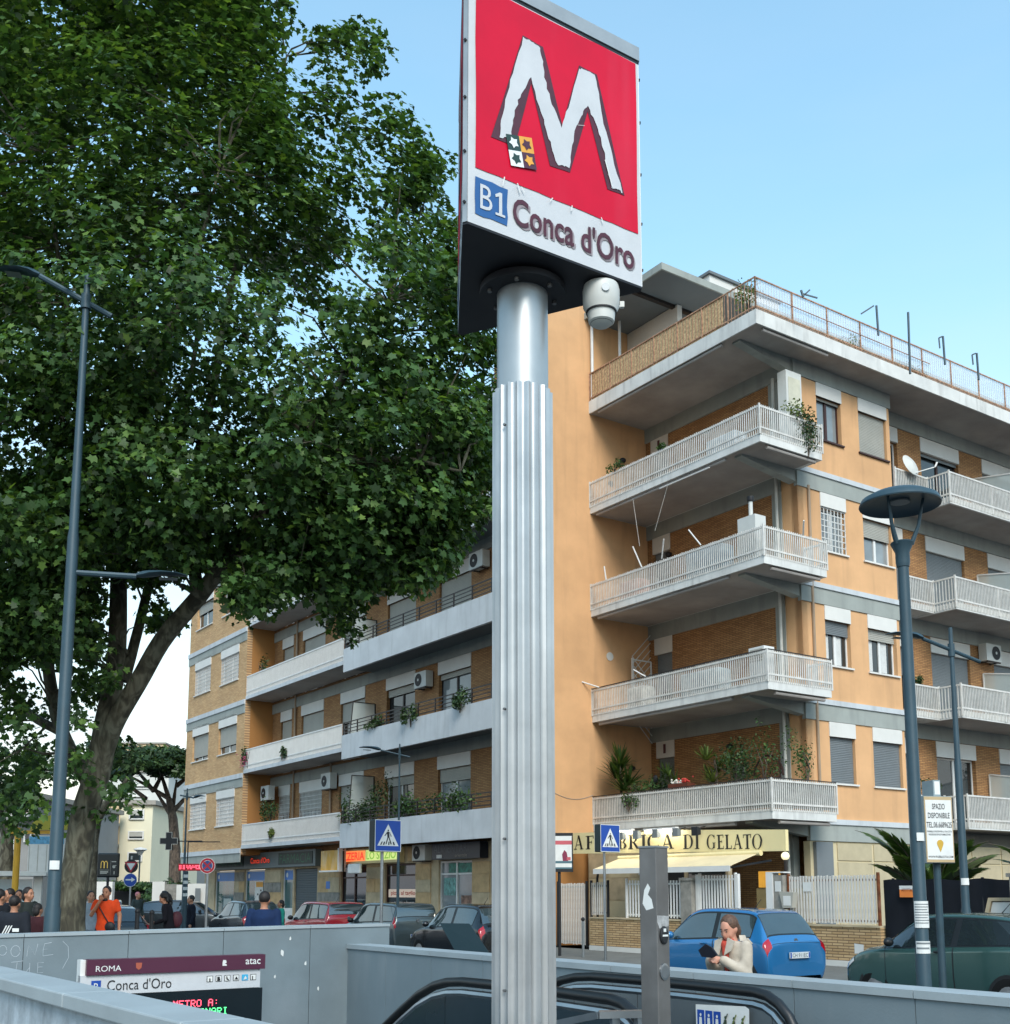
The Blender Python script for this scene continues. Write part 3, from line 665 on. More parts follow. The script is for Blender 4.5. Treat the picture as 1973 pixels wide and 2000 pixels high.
def window(parent, F, c0, c1, zs, zt, zbt, shut=0.0, fr='white', leaves=2, sill='box', shm='shutter', grille=False, glass='glass', curtain=False, box='box', door=False, boxw=.03):
    rec = -.14; w = .055; mb = MB()
    zc = zt-(zt-zs)*shut                                         # lower end of the rolled-down shutter
    for a, b in ((c0, c0+w), (c1-w, c1)): fbox(mb, F, a, b, rec-.05, rec, zs, zt)
    fbox(mb, F, c0+w, c1-w, rec-.05, rec, zt-w, zt); fbox(mb, F, c0+w, c1-w, rec-.05, rec, zs, zs+w)
    lw = (c1-c0)/leaves
    for i in range(1, leaves): fbox(mb, F, c0+lw*i-.05, c0+lw*i+.05, rec-.048, rec+.01, zs+w, zt-w)
    win = part('balcony_door' if door else 'window', mb, K[fr], parent)
    for i in range(leaves):
        a, b = c0+lw*i+.055, c0+lw*(i+1)-.055
        m2 = MB(); fbox(m2, F, a, b, rec-.035, rec-.025, zs+w, zt-w); part('pane', m2, K[glass], win)
        if curtain:
            m2 = MB(); n = 7
            for q in range(n): fbox(m2, F, a+(b-a)*.55*q/n*(1), a+(b-a)*.55*(q+.8)/n, rec-.023, rec-.018, zs+w+.02, zt-w)
            part('curtain', m2, K['paper'], win)
    if zbt > zt:
        m2 = MB(); fbox(m2, F, c0-.02, c1+.02, -.06, boxw, zt, zbt); part('shutter_box', m2, K[box], win)
    if shut > 0: part('roller_shutter', slats(F, c0+.02, c1-.02, rec+.05, zc, zt), K[shm], win)
    if not door:
        m2 = MB(); fbox(m2, F, c0-.06, c1+.06, -.12, .06, zs-.05, zs); part('sill', m2, K[sill], win)
    if grille:
        m2 = MB(); nb = max(4, int((c1-c0)/.14)); nh = max(4, int((zt-zs)/.17))
        for i in range(nb+1): c = c0+.01+(c1-c0-.02)*i/nb; m2.bar(F(c, -.02, zs), F(c, -.02, zt), .022)
        for i in range(nh+1): z = zs+.02+(zt-zs-.04)*i/nh; m2.bar(F(c0, -.02, z), F(c1, -.02, z), .022)
        part('grille', m2, K['white'], win)
    return win
def pickets(mb, p, q, z0, z1, sp=.078, w=.025, t=.02):
    p, q = Vector(p), Vector(q); L = (q-p).length; n = max(2, int(L/sp)); d = (q-p)/n
    ax = abs(q.x-p.x) > abs(q.y-p.y)
    for i in range(n+1):
        c = p+d*i; wx, wy = (w/2, t/2) if ax else (t/2, w/2); j = random.uniform(-.012, .012)
        mb.box(c.x-wx, c.x+wx, c.y-wy, c.y+wy, z0, z1+j)
def rails(mb, pts, zz, w=.03, h=.045):
    for i in range(len(pts)-1):
        for z in zz: mb.bar((*pts[i], z), (*pts[i+1], z), w, h)

# ------------------------------------------------------------------ corner apartment block
LV = [3.50, 6.93, 10.36, 13.79, 17.22]                        # undersides of the balcony slabs
U0, V0, VS, VB, UB = 25.08, 21.50, 28.0, 20.60, 22.60
cb = thingG('apartment_building', 'orange and brick apartment block on the corner with deep white balconies', 'building', U0, V0)
holes = []; doors = []
for f in range(4):
    zb, top = LV[f], LV[f+1]
    doors.append((26.92, 27.72, zb+.15, zb+2.43))
mats = [('grey_band', 22.10, 22.46), ('brickL', 22.46, VS)]
mb = wall_mesh(FL(U0), V0, 22.10, 3.5, 16.74); part('wall', mb, K['orange'], cb)
mb = wall_mesh(FL(U0-.03), 22.10, 22.46, 0, 16.74); part('pilaster', mb, K['grey_band'], cb)
mb = wall_mesh(FL(U0), 22.46, VS, 0, 17.2, doors); part('wall', mb, K['brickL'], cb, label='brick wall at the back of the balconies')
for f in range(5):
    mb = MB(); z = LV[f]; fbox(mb, FL(U0), V0 if f == 4 else 22.10, VS, .0, .06, z-.48, z-.004); part('lintel_band', mb, K['grey_band'], cb)
for f in range(4):
    a, b, c, d = doors[f]
    window(cb, FL(U0), a, b, c, d-.02, d+.55, shut=(.5, .55, .35, .3)[f], leaves=1, door=True, shm='shutterg', box='box')
    if f in (0, 3):
        mb = MB(); fbox(mb, FL(U0), 27.28, 27.38, .035, .05, d+.12, d+.42); part('wall_plaque', mb, M('plaque', '#5a3236', .6), cb)
# side-road facade: two window columns
RW = [(26.06, 27.17), (27.99, 29.33)]
hR = []
for f in range(4):
    dz = (f-1)*3.43
    for a, b in RW: hR.append((a, b, 8.12+dz, 9.46+dz))
mb = wall_mesh(FR(V0), U0, 29.5, 3.62, 16.74, hR); part('wall', mb, K['orange'], cb)
for f in range(5):
    z = LV[f]
    mb = MB(); fbox(mb, FR(V0), U0-.03, 29.55, -.1, .035, z-.47, z-.001 if f < 4 else z-.005); part('string_course', mb, K['grey_band'], cb)
    if f < 4:
        mb = MB(); fbox(mb, FR(V0), U0+.05, 29.56, -.1, .075, z+.0, z+.15); part('string_course', mb, K['white_band'], cb)
opt = {(0,0): dict(shut=.999, shm='shutterg'), (0,1): dict(shut=.999, shm='shutterg'), (1,0): dict(shut=.30, curtain=True, shm='shutterg'), (1,1): dict(shut=.25, shm='shutter', curtain=True),
       (2,0): dict(grille=True, glass='glassl'), (2,1): dict(shut=.42, glass='glassl'), (3,0): dict(shut=.06, fr='darkwood', glass='glassl'), (3,1): dict(shut=.999, shm='shutter')}
for f in range(4):
    dz = (f-1)*3.43
    for i, (a, b) in enumerate(RW): window(cb, FR(V0), a, b, 8.12+dz, 9.46+dz, 9.88+dz, sill='darkwood' if f == 3 else 'box', **opt[(f, i)])
# recessed side-road bay with doors
VR = 22.30
hB = []
for f in range(4):
    zb = LV[f]
    hB += [(30.2, 30.95, zb+.15, zb+2.45), (32.2, 34.3, zb+.15, zb+2.45), (35.7, 37.6, zb+.15, zb+2.45)]
mb = wall_mesh(FR(VR), 29.3, 44, 0, 17.2, hB); part('wall', mb, K['brickR'], cb, label='brick wall of the recessed bay')
mb = MB(); mb.box(29.3, 29.5, V0+.25, VR, 0, 17.2); part('return_wall', mb, K['orange'], cb)
for f in range(5):
    mb = MB(); fbox(mb, FR(VR), 29.5, 44, 0, .05, LV[f]-.48, LV[f]-.004); part('lintel_band', mb, K['grey_band'], cb)
for f in range(4):
    zb = LV[f]
    window(cb, FR(VR), 30.2, 30.95, zb+.15, zb+2.43, zb+2.93, shut=(.999,.4,.999,0)[f], leaves=1, door=True, fr='white' if f != 1 else 'darkwood', shm='shutterg')
    window(cb, FR(VR), 32.2, 34.3, zb+.15, zb+2.43, zb+2.93, shut=(0,.95,.9,.05)[f], leaves=2, door=True, fr=('white','darkmetal','darkmetal','darkwood')[f], shm='shutterg')
    window(cb, FR(VR), 35.7, 37.6, zb+.15, zb+2.43, zb+2.93, shut=(.3,.5,.6,.5)[f], leaves=2, door=True, shm='shutterg')
# corner balconies
for f in range(4):
    zb = LV[f]; mb = MB()
    mb.box(UB, U0-.004, VB, VS-.004, zb, zb+.26, 0)
    mb.box(U0-.004, U0+.05, VB, V0-.04, zb, zb+.26, 0)
    bal = part('balcony', mb, K['slab_edge'], cb)
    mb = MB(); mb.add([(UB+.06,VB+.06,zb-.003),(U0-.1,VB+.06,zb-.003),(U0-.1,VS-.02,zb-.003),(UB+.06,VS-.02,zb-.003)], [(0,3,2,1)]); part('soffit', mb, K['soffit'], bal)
    mb = MB(); mb.prism([(U0, zb-.003), (UB+.25, zb-.003), (UB+.25, zb-.06), (U0, zb-.36)], lambda a, b, d: (a, d, b), V0+.02, V0+.30); part('beam', mb, K['grey_band'], bal)
    pts = [(UB-.012, VS-.01), (UB-.012, VB-.012), (U0+.062, VB-.012), (U0+.062, V0-.1)]
    mb = MB(); rails(mb, pts, (zb+1.0, zb+.40), .035, .05)
    for p in pts: mb.bar((*p, zb+.20), (*p, zb+1.08), .045)
    rl = part('railing', mb, K['picket'], bal)
    mb = MB()
    for i in range(3): pickets(mb, (*pts[i], 0), (*pts[i+1], 0), zb+.21, zb+1.06)
    part('pickets', mb, K['picket'], bal, kind='stuff')
    if f == 1 or f == 0:
        mb = MB()
        for i in range(2): mb.bar((*pts[i], zb+1.075), (*pts[i+1], zb+1.075), .05, .02)
        part('hand_rail', mb, K['darkmetal'], bal)
    if f == 0:
        mb = MB(); mb.box(UB+.03, UB+.045, VB+.05, VS-.05, zb+.30, zb+.98); mb.box(UB+.05, U0, VB+.03, VB+.045, zb+.30, zb+.98); part('screen', mb, K['reedg'], bal)
    # awning cassettes under the slab edge
    mb = MB(); mb.cyl((UB+.10, V0+.5, zb-.07), (UB+.10, VS-.25, zb-.07), .05, 8); mb.box(UB+.03, UB+.17, V0+.5, VS-.25, zb-.03, zb-.004)
    part('awning_cassette', mb, [K['soffit'], K['darkmetal']][0], bal, 40)
    mb = MB(); mb.cyl((UB+.35, VB+.10, zb-.07), (U0-.15, VB+.10, zb-.07), .05, 8); part('awning_cassette', mb, K['soffit'], bal, 40)
# recessed-bay balconies on the side road
for f in range(4):
    zb = LV[f]; mb = MB()
    mb.box(29.56, 31.30, V0-.02, VR-.004, zb, zb+.22); mb.box(31.30, 44, 20.70, VR-.004, zb, zb+.22)
    bal = part('balcony', mb, K['slab_edge'], cb)
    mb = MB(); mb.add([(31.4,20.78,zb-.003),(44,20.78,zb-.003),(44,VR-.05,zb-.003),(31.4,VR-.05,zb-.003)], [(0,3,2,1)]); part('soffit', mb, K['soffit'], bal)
    pts = [(29.62, V0-.035), (31.285, V0-.035), (31.285, 20.685), (44, 20.685)]
    mb = MB(); rails(mb, pts, (zb+1.02, zb+.30), .035, .05)
    for p in pts[:3]: mb.bar((*p, zb+.05), (*p, zb+1.08), .045)
    for uu in (33.6, 36): mb.bar((uu, 20.685, zb+.05), (uu, 20.685, zb+1.04), .04)
    part('railing', mb, K['picket'], bal)
    mb = MB()
    for i in range(3): pickets(mb, (*pts[i], 0), (*pts[i+1], 0), zb+.05, zb+1.02, .08 if i != 1 else .1)
    part('pickets', mb, K['picket'], bal, kind='stuff')
    mb = MB(); mb.box(31.36, 33.5, 20.72, 20.735, zb+.30, zb+1.0); mb.box(29.7, 31.25, V0, V0+.012, zb+.3, zb+1.0); mb.box(33.7, 44, 20.72, 20.735, zb+.28, zb+.86); part('screen', mb, K['reedg'], bal)
    mb = MB(); fr = 20.72; mb.bar((34.9, fr, zb+.25), (34.9, fr, zb+1.75), .04); mb.bar((34.9, fr, zb+1.75), (34.9, VR-.1, zb+2.0), .04); mb.bar((34.9, VR-.1, zb+.25), (34.9, VR-.1, zb+2.0), .04)
    dv_ = part('divider', mb, K['white'], bal)
    mb = MB(); mb.add([(34.9, fr+.02, zb+.3), (34.9, VR-.12, zb+.3), (34.9, VR-.12, zb+1.97), (34.9, fr+.02, zb+1.73)], [(0,1,2,3)]); part('frosted_pane', mb, K['frosted'], dv_)
# roof terrace slab
zb = LV[4]; mb = MB(); mb.box(UB, 44, VB, 30.5, zb, zb+.42); ts = part('terrace_slab', mb, K['slab_edge'], cb)
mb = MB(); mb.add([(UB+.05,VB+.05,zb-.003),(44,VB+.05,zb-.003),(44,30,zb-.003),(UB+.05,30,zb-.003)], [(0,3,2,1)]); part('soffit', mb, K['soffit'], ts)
mb = MB(); mb.prism([(U0, zb-.005), (UB+.3, zb-.005), (UB+.3, zb-.06), (U0, zb-.40)], lambda a, b, d: (a, d, b), V0+.02, V0+.30); part('beam', mb, K['grey_band'], ts)
mb = MB(); mb.cyl((UB+.10, V0+.5, zb-.06), (UB+.10, VS-.4, zb-.06), .05, 8); part('awning_cassette', mb, K['soffit'], ts, 40)
mb = MB(); mb.cyl((UB+.35, VB+.12, zb-.06), (U0+.6, VB+.12, zb-.06), .05, 8); part('awning_cassette', mb, K['soffit'], ts, 40)
pts = [(UB+.03, VS-.02), (UB+.03, VB+.03), (44, VB+.03)]
mb = MB(); rails(mb, pts, (zb+.52, zb+1.38), .03, .035)
for i in range(8): mb.bar((UB+.03, VB+.03+i*1.05, zb+.4), (UB+.03, VB+.03+i*1.05, zb+1.4), .035)
for i in range(15): mb.bar((UB+.03+i*1.5, VB+.03, zb+.4), (UB+.03+i*1.5, VB+.03, zb+1.4), .035)
mb.bar((UB, VB+.0, zb+.95), (30.5, VB+.0, zb+.95), .02, .02)
part('terrace_railing', mb, K['rustpale'], ts)
mb = MB(); pickets(mb, (UB+.03, VS-.02, 0), (UB+.03, VB+.03, 0), zb+.28, zb+1.40, .13, .014, .014); pickets(mb, (UB+.03, VB+.03, 0), (44, VB+.03, 0), zb+.36, zb+.55, .07, .02, .014); part('pickets', mb, K['rustpale'], ts, kind='stuff')
mb = MB(); pickets(mb, (UB+.05, VB+.04, 0), (44, VB+.04, 0), zb+.55, zb+1.38, .11, .010, .010); part('pickets', mb, K['picket'], ts, kind='stuff')
mb = MB(); mb.box(UB+.05, UB+.065, VB+1.3, VS-.05, zb+.42, zb+1.37); part('screen', mb, K['reed'], ts)
for i in range(7):
    mb = MB(); mb.box(UB+.12+i*3.0, UB+.12+i*3.0+2.9, VB+.055, VB+.065, zb+.60, zb+1.36)
    part('plastic_panel', mb, K['plastic'], ts)
mb = MB(); mb.box(UB+2.2, 31.5, VB+.9, VB+1.0, zb+.42, zb+1.02); part('terrace_curb_wall', mb, M('terrace_cream', '#c9bca4', .85, var=.1), ts)
# penthouse set back on the terrace
mb = MB(); mb.box(25.2, 44, 26.2, 32, zb+.42, 20.48); part('penthouse_wall', mb, K['orange'], cb)
mb = MB(); mb.box(24.3, 24.5, 25.5, 27.98, zb+.42, 20.48); pw = part('penthouse_wall', mb, K['box'], cb)
mb = MB(); mb.box(24.26, 24.297, 26.1, 27.3, zb+.5, 19.6); mb.box(24.255, 24.292, 27.36, 27.4, zb+.5, 19.6); part('penthouse_door', mb, K['glass'], pw)
mb = MB(); mb.box(22.5, 44, 24.25, 28.2, 20.50, 20.66); cp_ = part('canopy_roof', mb, K['roofgrey'], cb)
mb = MB(); mb.box(22.44, 44, 24.19, 24.247, 20.48, 20.70); mb.box(22.44, 22.497, 24.247, 28.2, 20.48, 20.70); part('fascia', mb, K['grey_band'], cp_)
mb = MB(); mb.box(22.6, 30, 25.6, 25.75, 20.40, 20.499); part('beam', mb, K['darkmetal'], cp_)
mb = MB(); mb.cyl((23.5, 27.45, zb+.42), (23.5, 27.45, 20.5), .05, 8); part('post', mb, K['white'], cp_)
mb = MB(); mb.cyl((22.68, 27.9, zb+.42), (22.68, 27.9, 20.5), .05, 8); part('post', mb, K['white'], cp_)
mb = MB(); mb.box(26.2, 29.6, 25.9, 28, 20.7, 22.32); st_ = part('stair_tower', mb, K['box'], cb)
mb = MB(); mb.box(26.12, 29.7, 25.82, 28, 22.322, 22.42); part('tower_roof', mb, K['roofgrey'], st_)
mb = MB(); mb.box(U0+.26, 44, VR+.3, 40, 0.1, 17.2); part('rear_wall', mb, K['orange_shade'], cb)
# down pipes
for (u, v, z0, z1, kk) in ((25.0, 22.16, .2, 16.8, 'pipew'), (25.6, V0-.04, 3.7, 13.4, 'pipe')):
    mb = MB(); mb.cyl((u-.08, v, z0), (u-.08, v, z1), .045, 8); part('drain_pipe', mb, K[kk], cb, 40)
# utility cabinet on the top balcony corner
mb = MB(); mb.box(24.35, 25.0, V0-.36, V0-.04, 14.06, 16.55); o = part('boiler_cabinet', mb, K['acwhite'], cb)
mb = MB(); mb.box(24.44, 24.93, V0-.372, V0-.362, 15.5, 16.35); part('cabinet_door', mb, M('cabinet_cream', '#c6c3ae', .6), o)
for q in range(5):
    mb = MB(); mb.box(24.46, 24.92, V0-.375, V0-.365, 15.02+q*.06, 15.05+q*.06); part('vent_slot', mb, K['darkmetal'], o)

# ------------------------------------------------------------------ long wing
UW, UF = 21.05, 19.67
wg = thingG('apartment_building', 'long brick apartment wing with grey parapet balconies above the shops', 'building', UF, 40)
zw = [0, 3.43, 6.86, 10.28, 13.71, 17.1]
WIN = [(36.55, 38.75), (32.7, 34.85), (29.0, 31.0), (40.55, 42.7)]
LOG = [(44.35, 46.6), (47.65, 48.85)]
hW = []
for f in range(1, 5):
    z = zw[f]
    for a, b in WIN+LOG: hW.append((a, b, z+.12, z+2.5))
mb = wall_mesh(FL(UW), VS+.25, 49.8, 3.3, 17.4, hW); part('wall', mb, K['brickL'], wg)
for f in range(1, 5):
    z = zw[f]
    mb = MB(); fbox(mb, FL(UW), VS+.25, 49.8, 0, .05, z+2.98, z+3.42); part('lintel_band', mb, K['grey_band'], wg)
    for i, (a, b) in enumerate(WIN+LOG):
        sh = {(1,0):.14,(1,1):.2,(2,0):.12,(2,1):.08,(3,0):.8,(3,1):.7}.get((f, i), .35)
        fr = 'darkmetal' if i in (0, 1) and f > 1 else 'white'
        window(wg, FL(UW), a, b, z+.12, z+2.5, z+2.97, shut=sh, fr=fr, curtain=((f*7+i*3) % 5 in (1, 3)), leaves=1 if b-a < 1.5 else 2, door=True, grille=(f == 1 and i >= 4), glass='glassl' if (i in (1, 4) and f < 3) else 'glass')
# parapet balconies
for f in range(0, 5):
    zb = 3.27+3.415*f; mb = MB()
    mb.box(UF, UF+.12, VS+.1, 39.78, zb, zb+.93); par = part('balcony', mb, K['white_band'], wg)
    mb = MB(); mb.box(UF+.121, UW-.002, VS+.26, 39.78, zb+.15, zb+.33); part('balcony_slab', mb, K['roofgrey'], par)
    mb = MB()
    for q in range(4): mb.bar((UF+.06, VS+.1, zb+1.03+q*.13), (UF+.06, 39.78, zb+1.03+q*.13), .022, .03 if q < 3 else .04)
    for q in range(11): mb.bar((UF+.06, VS+.3+q*1.145, zb+.93), (UF+.06, VS+.3+q*1.145, zb+1.44), .04)
    part('railing', mb, K['darkmetal'], par)
    if f < 4:
        mb = MB(); v_ = 39.5
        h_ = (1.9, 1.35, 1.3, 1.3)[f]
        mb.add([(UF+.2, v_, zb+.95), (UW-.1, v_, zb+.4), (UW-.1, v_, zb+.9+h_), (UF+.32, v_, zb+.9+h_)], [(0,1,2,3)]); dv_ = part('glass_divider', mb, K['frosted'], par)
        mb = MB(); mb.bar((UF+.2, v_, zb+.95), (UF+.32, v_, zb+.9+h_), .03); mb.bar((UF+.32, v_, zb+.9+h_), (UW-.1, v_, zb+.9+h_), .03); mb.bar((UW-.1, v_, zb+.4), (UW-.1, v_, zb+.9+h_), .05); part('divider_frame', mb, K['darkmetal'], dv_)
# loggia balconies with white railings
for f in range(1, 5):
    zb = 3.56+3.43*(f-1); mb = MB(); mb.box(UF, UW-.002, 39.80, 49.795, zb, zb+.16); bal = part('balcony', mb, K['white_band'], wg)
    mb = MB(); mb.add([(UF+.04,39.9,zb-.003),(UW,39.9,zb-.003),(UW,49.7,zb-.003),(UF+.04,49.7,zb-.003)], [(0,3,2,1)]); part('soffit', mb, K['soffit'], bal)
    mb = MB(); rails(mb, [(UF+.03, 39.85), (UF+.03, 49.78)], (zb+1.07, zb+.35), .03, .05); part('railing', mb, K['white'], bal)
    mb = MB(); pickets(mb, (UF+.03, 39.85, 0), (UF+.03, 49.78, 0), zb+.16, zb+1.05, .09); part('pickets', mb, K['white'], bal, kind='stuff')
    mb = MB(); mb.box(UF+.06, UF+.07, 39.9, 49.75, zb+.2, zb+1.03); part('screen', mb, K['reedg'] if f != 2 else K['box'], bal)
# end block, flush with the balconies
EW = [(54.5, 56.75), (50.78, 53.08)]
hE = []
for f in range(1, 5):
    z = zw[f]
    for a, b in EW: hE.append((a, b, z+1.28, z+2.58))
mb = wall_mesh(FL(UF), 49.8, 57.72, 3.3, 17.4, hE); part('wall', mb, K['brickpale'], wg, label='pale brick wall of the end block')
mb = MB(); mb.box(UF+.25, UW, 49.8, 49.95, 3.3, 17.4); part('return_wall', mb, K['orange_shade'], wg)
for f in range(0, 5):
    zb = 3.56+3.43*(f-1)+3.43
    mb = MB(); fbox(mb, FL(UF), 49.805, 57.75, 0, .03, zb-.60, zb-.19); part('string_course', mb, K['grey_band'], wg)
    mb = MB(); fbox(mb, FL(UF), 49.805, 57.76, 0, .07, zb-.19, zb+.03); part('string_course', mb, K['white_band'], wg)
for f in range(1, 5):
    z = zw[f]
    for i, (a, b) in enumerate(EW):
        window(wg, FL(UF), a, b, z+1.28, z+2.58, z+3.06, shut={(2,0):.85,(2,1):.72}.get((f, i), .0 if f in (1,3) else .4), grille=f in (1, 3), glass='glassl' if f == 1 else 'glass')
mb = MB(); mb.box(UF+.3, 33, 49.96, 57.7, 3.29, 17.4); mb.box(UW+.26, 33, VS+.26, 49.9, 0, 17.4); part('rear_wall', mb, K['orange_shade'], wg)
mb = MB(); mb.box(UF+.3, 33, VS+.3, 57.6, 17.42, 17.7); part('roof', mb, K['roofgrey'], wg)
mb = MB(); mb.box(23.5, 33, 33.02, 57, 17.71, 20.4); part('penthouse_wall', mb, K['brickL'], wg)
mb = MB(); mb.box(22.2, 33, VS+.26, 33, 17.71, 21.5); part('penthouse_wall', mb, K['orange_shade'], wg)
# big orange end wall beside the corner balconies
mb = MB(); mb.box(UF+1.25, 25.07, VS, VS+.25, 3.40, 21.6); part('end_wall', mb, K['orange'], wg, label='tall plain orange end wall')
mb = MB(); cab = [(22.6-i*.17, VS-.012, 4.62-.16*math.sin(i/9*math.pi)) for i in range(10)]; mb.tube(cab, .008, 5); part('cable', mb, K['soffit'], wg)
mb = MB(); mb.box(UF+1.2, 22.6, VS-.03, VS+.0, 3.30, 3.398); part('end_wall_trim', mb, K['soffit'], wg)
for (v, z0, z1) in ((47.15, 3.7, 17), (43.4, 3.7, 7)):
    mb = MB(); mb.cyl((UW-.07, v, z0), (UW-.07, v, z1), .05, 8); part('drain_pipe', mb, K['pipe'], wg, 40)
# ------------------------------------------------------------------ shops under the wing
US = 20.9
def TL(U, vc, z0): return lambda a, b, d: (U-d, vc-a, b+z0)     # lettering on walls facing the piazza
def TR(V, uc, z0): return lambda a, b, d: (uc+a, V-d, b+z0)
K['creamsign'] = M('cream_sign', '#ead9a2', .5, var=.05, scale=1.2)
K['stonewarm'] = M('warm_stone', '#c3a67c', .8, var=.2, scale=3, bump=.2, streak=.25, stcol=(.32,.22,.13), stscale=(3,3,3))
op = [(53.6, 56.25, .1, 2.66), (49.85, 52.3, .1, 2.66), (46.75, 47.9, .1, 2.62), (44.3, 46.6, .02, 2.62), (39.9, 42.1, .02, 2.66), (36.1, 38.4, .1, 2.66), (32.36, 34.5, .02, 2.7), (29.0, 31.2, .02, 2.7)]
mb = wall_mesh(FL(US), VS+.26, 57.7, 0, 3.28, op); part('shop_wall', mb, K['stone'], wg)
for i, (a, b) in enumerate(((52.32, 53.55), (48.0, 49.8), (42.15, 44.2), (38.45, 39.85), (35.0, 36.05), (31.25, 32.3))):   # stone cladding blocks
    z = .05; q = 0
    while z < 2.6:
        h = (.52, .44, .60)[(q+i) % 3]; h = min(h, 2.62-z)
        n = 2 if (b-a) > 1.1 and q % 2 else 1
        for j in range(n):
            mb = MB(); fbox(mb, FL(US), a+(b-a)*j/n+.006, a+(b-a)*(j+1)/n-.006, .001, .02+.01*((q+i+j) % 3), z, z+h-.012)
            part('cladding_stone', mb, K['stonewarm'] if (q+i+j) % 3 == 0 else K['stone'] if (q+i) % 2 else K['stoneg'] if i < 3 else K['stonewarm'], wg)
        z += h; q += 1
def shopglass(a, b, z0, z1, fr='steel', mull=1, tr=None, glass='glass'):
    mb = MB(); w = .06; F = FL(US)
    for c, d in ((a, a+w), (b-w, b)): fbox(mb, F, c, d, -.16, -.08, z0, z1)
    fbox(mb, F, a+w, b-w, -.16, -.08, z1-w, z1); fbox(mb, F, a+w, b-w, -.16, -.08, z0, z0+.12)
    if tr: fbox(mb, F, a+w, b-w, -.16, -.08, tr, tr+w)
    for i in range(1, mull): c = a+(b-a)*i/mull; fbox(mb, F, c-.04, c+.04, -.155, -.075, z0+.12, z1-w)
    s = part('shop_window', mb, K[fr], wg)
    for i in range(mull):
        c0, c1 = a+(b-a)*i/mull+.05, a+(b-a)*(i+1)/mull-.05
        m2 = MB(); fbox(m2, F, c0, c1, -.13, -.12, z0+.12, z1-w); part('pane', m2, K[glass], s)
    return s
K['shopglass'] = glass_mat('shop_glass', (.02,.11,.12), .05)
K['pharmblue'] = M('pharmacy_blue', '#1070c0', .4, var=.06)
for a, b in ((53.6, 56.25), (49.85, 52.3), (46.75, 47.9)):
    s = shopglass(a, b, .1 if a > 47 else .8, 2.64, 'white', 1, None, 'shopglass')
    mb = MB(); fbox(mb, FL(US), a+.08, b-.08, -.115, -.105, 2.15, 2.56); part('blue_header', mb, K['pharmblue'], s)
    mb = MB(); mb.lathe([(0,0),(.11,0),(.11,.004),(0,.004)], n=12); mb.v = [(US+.103-z, b-.3+x, 2.36+y) for x, y, z in mb.v]; part('round_logo', mb, K['paper'], s)
    if a < 47: mb = MB(); fbox(mb, FL(US), a+.02, b-.02, -.10, -.06, .1, .8); part('door_panel', mb, K['white'], s)
mb = MB(); fbox(mb, FL(US), 50.3, 51.25, -.11, -.10, .35, 2.1, 0)
fbox(mb, FL(US), 50.3, 51.1, -.10, -.097, 1.85, 2.08, 1)
for q in range(7): fbox(mb, FL(US), 50.45+.35*(q % 2), 50.6+.35*(q % 2), -.10, -.097, 1.65-q*.18, 1.73-q*.18, 2)
soloG('shop_poster', mb, [K['paper'], M('poster_orange', '#dd9a35', .6), K['ink']], 'tall white poster with an orange strip in the pharmacy window', 'poster', (US+.1, 50.8, .35))
mb = MB(); fbox(mb, FL(US), 54.2, 55.2, -.11, -.10, .2, 1.3); soloG('shop_poster', mb, K['frosted'], 'pale green display card leaning in the first pharmacy window', 'poster', (US+.1, 54.7, .2))
part('roller_shutter', slats(FL(US), 44.32, 46.58, -.08, .05, 2.6, .10), M('shop_shutter', '#4f5a5f', .5, .3, var=.08), wg)
# pharmacy fascia
ph = thingG('shop_sign', 'grey fascia reading FARMACIA twice in green with red script between', 'sign', 20.6, 49.8, 2.7)
mb = MB(); mb.box(20.6, 20.88, 43.9, 55.7, 2.70, 3.40); part('fascia', mb, M('fascia_grey', '#6b7678', .5, .2, var=.06), ph)
for vc in (53.5, 45.9):
    mb = MB(); fbox(mb, FL(20.6), vc-1.75, vc+1.75, .002, .02, 2.80, 3.32); p_ = part('letter_panel', mb, M('fascia_dark', '#16302d', .5), ph)
    mb = MB(); mb.text('FARMACIA', TL(20.58, vc, 2.86), ax=.5, box=(3.2, .38), d=.004, bold=-.01); part('lettering', mb, M('neon_green', '#1c6b46', .5), p_)
mb = MB(); mb.text("Conca d'Oro", TL(20.6, 49.75, 2.90), ax=.5, box=(2.3, .30), d=.012, bold=.06); part('lettering', mb, M('script_dark', '#3a2a33', .5), ph)
mb = MB(); mb.text("Conca d'Oro", TL(20.6, 49.75, 2.92), ax=.5, box=(2.2, .26), d=.016, bold=.01); part('lettering', mb, M('neon_red', '#e0452e', .4, emit=.35), ph)
# yellow sun-bleached box sign
ys = thingG('box_sign', 'faded yellow projecting box sign between pharmacy and pizzeria', 'sign', 19.9, 41.4, 2.4)
mb = MB(); mb.box(20.05, 20.30, 40.62, 42.2, 2.46, 3.24); part('sign_face', mb, M('faded_yellow', '#d8a23f', .6, var=.15, scale=2, streak=.6, stcol=(.75,.66,.5), stscale=(2,2,1)), ys)
mb = MB(); mb.box(20.0, 20.32, 40.56, 42.26, 2.40, 2.458); mb.box(20.0, 20.32, 40.52, 40.60, 2.40, 3.3); part('frame', mb, K['white'], ys)
mb = MB(); mb.bar((20.2, 40.5, 3.2), (20.2, 40.5, 2.4), .05); mb.bar((20.2,40.5,3.26),(20.9,41.4,3.26),.05); part('bracket', mb, K['darkmetal'], ys)
mb = MB(); fbox(mb, FL(US), 43.0, 43.35, .04, .05, 1.75, 2.05); soloG('wall_plate', mb, K['pharmblue'], 'small blue plate on the stone pier beside the pharmacy shutter', 'plate', (20.85, 43.2, 1.75))
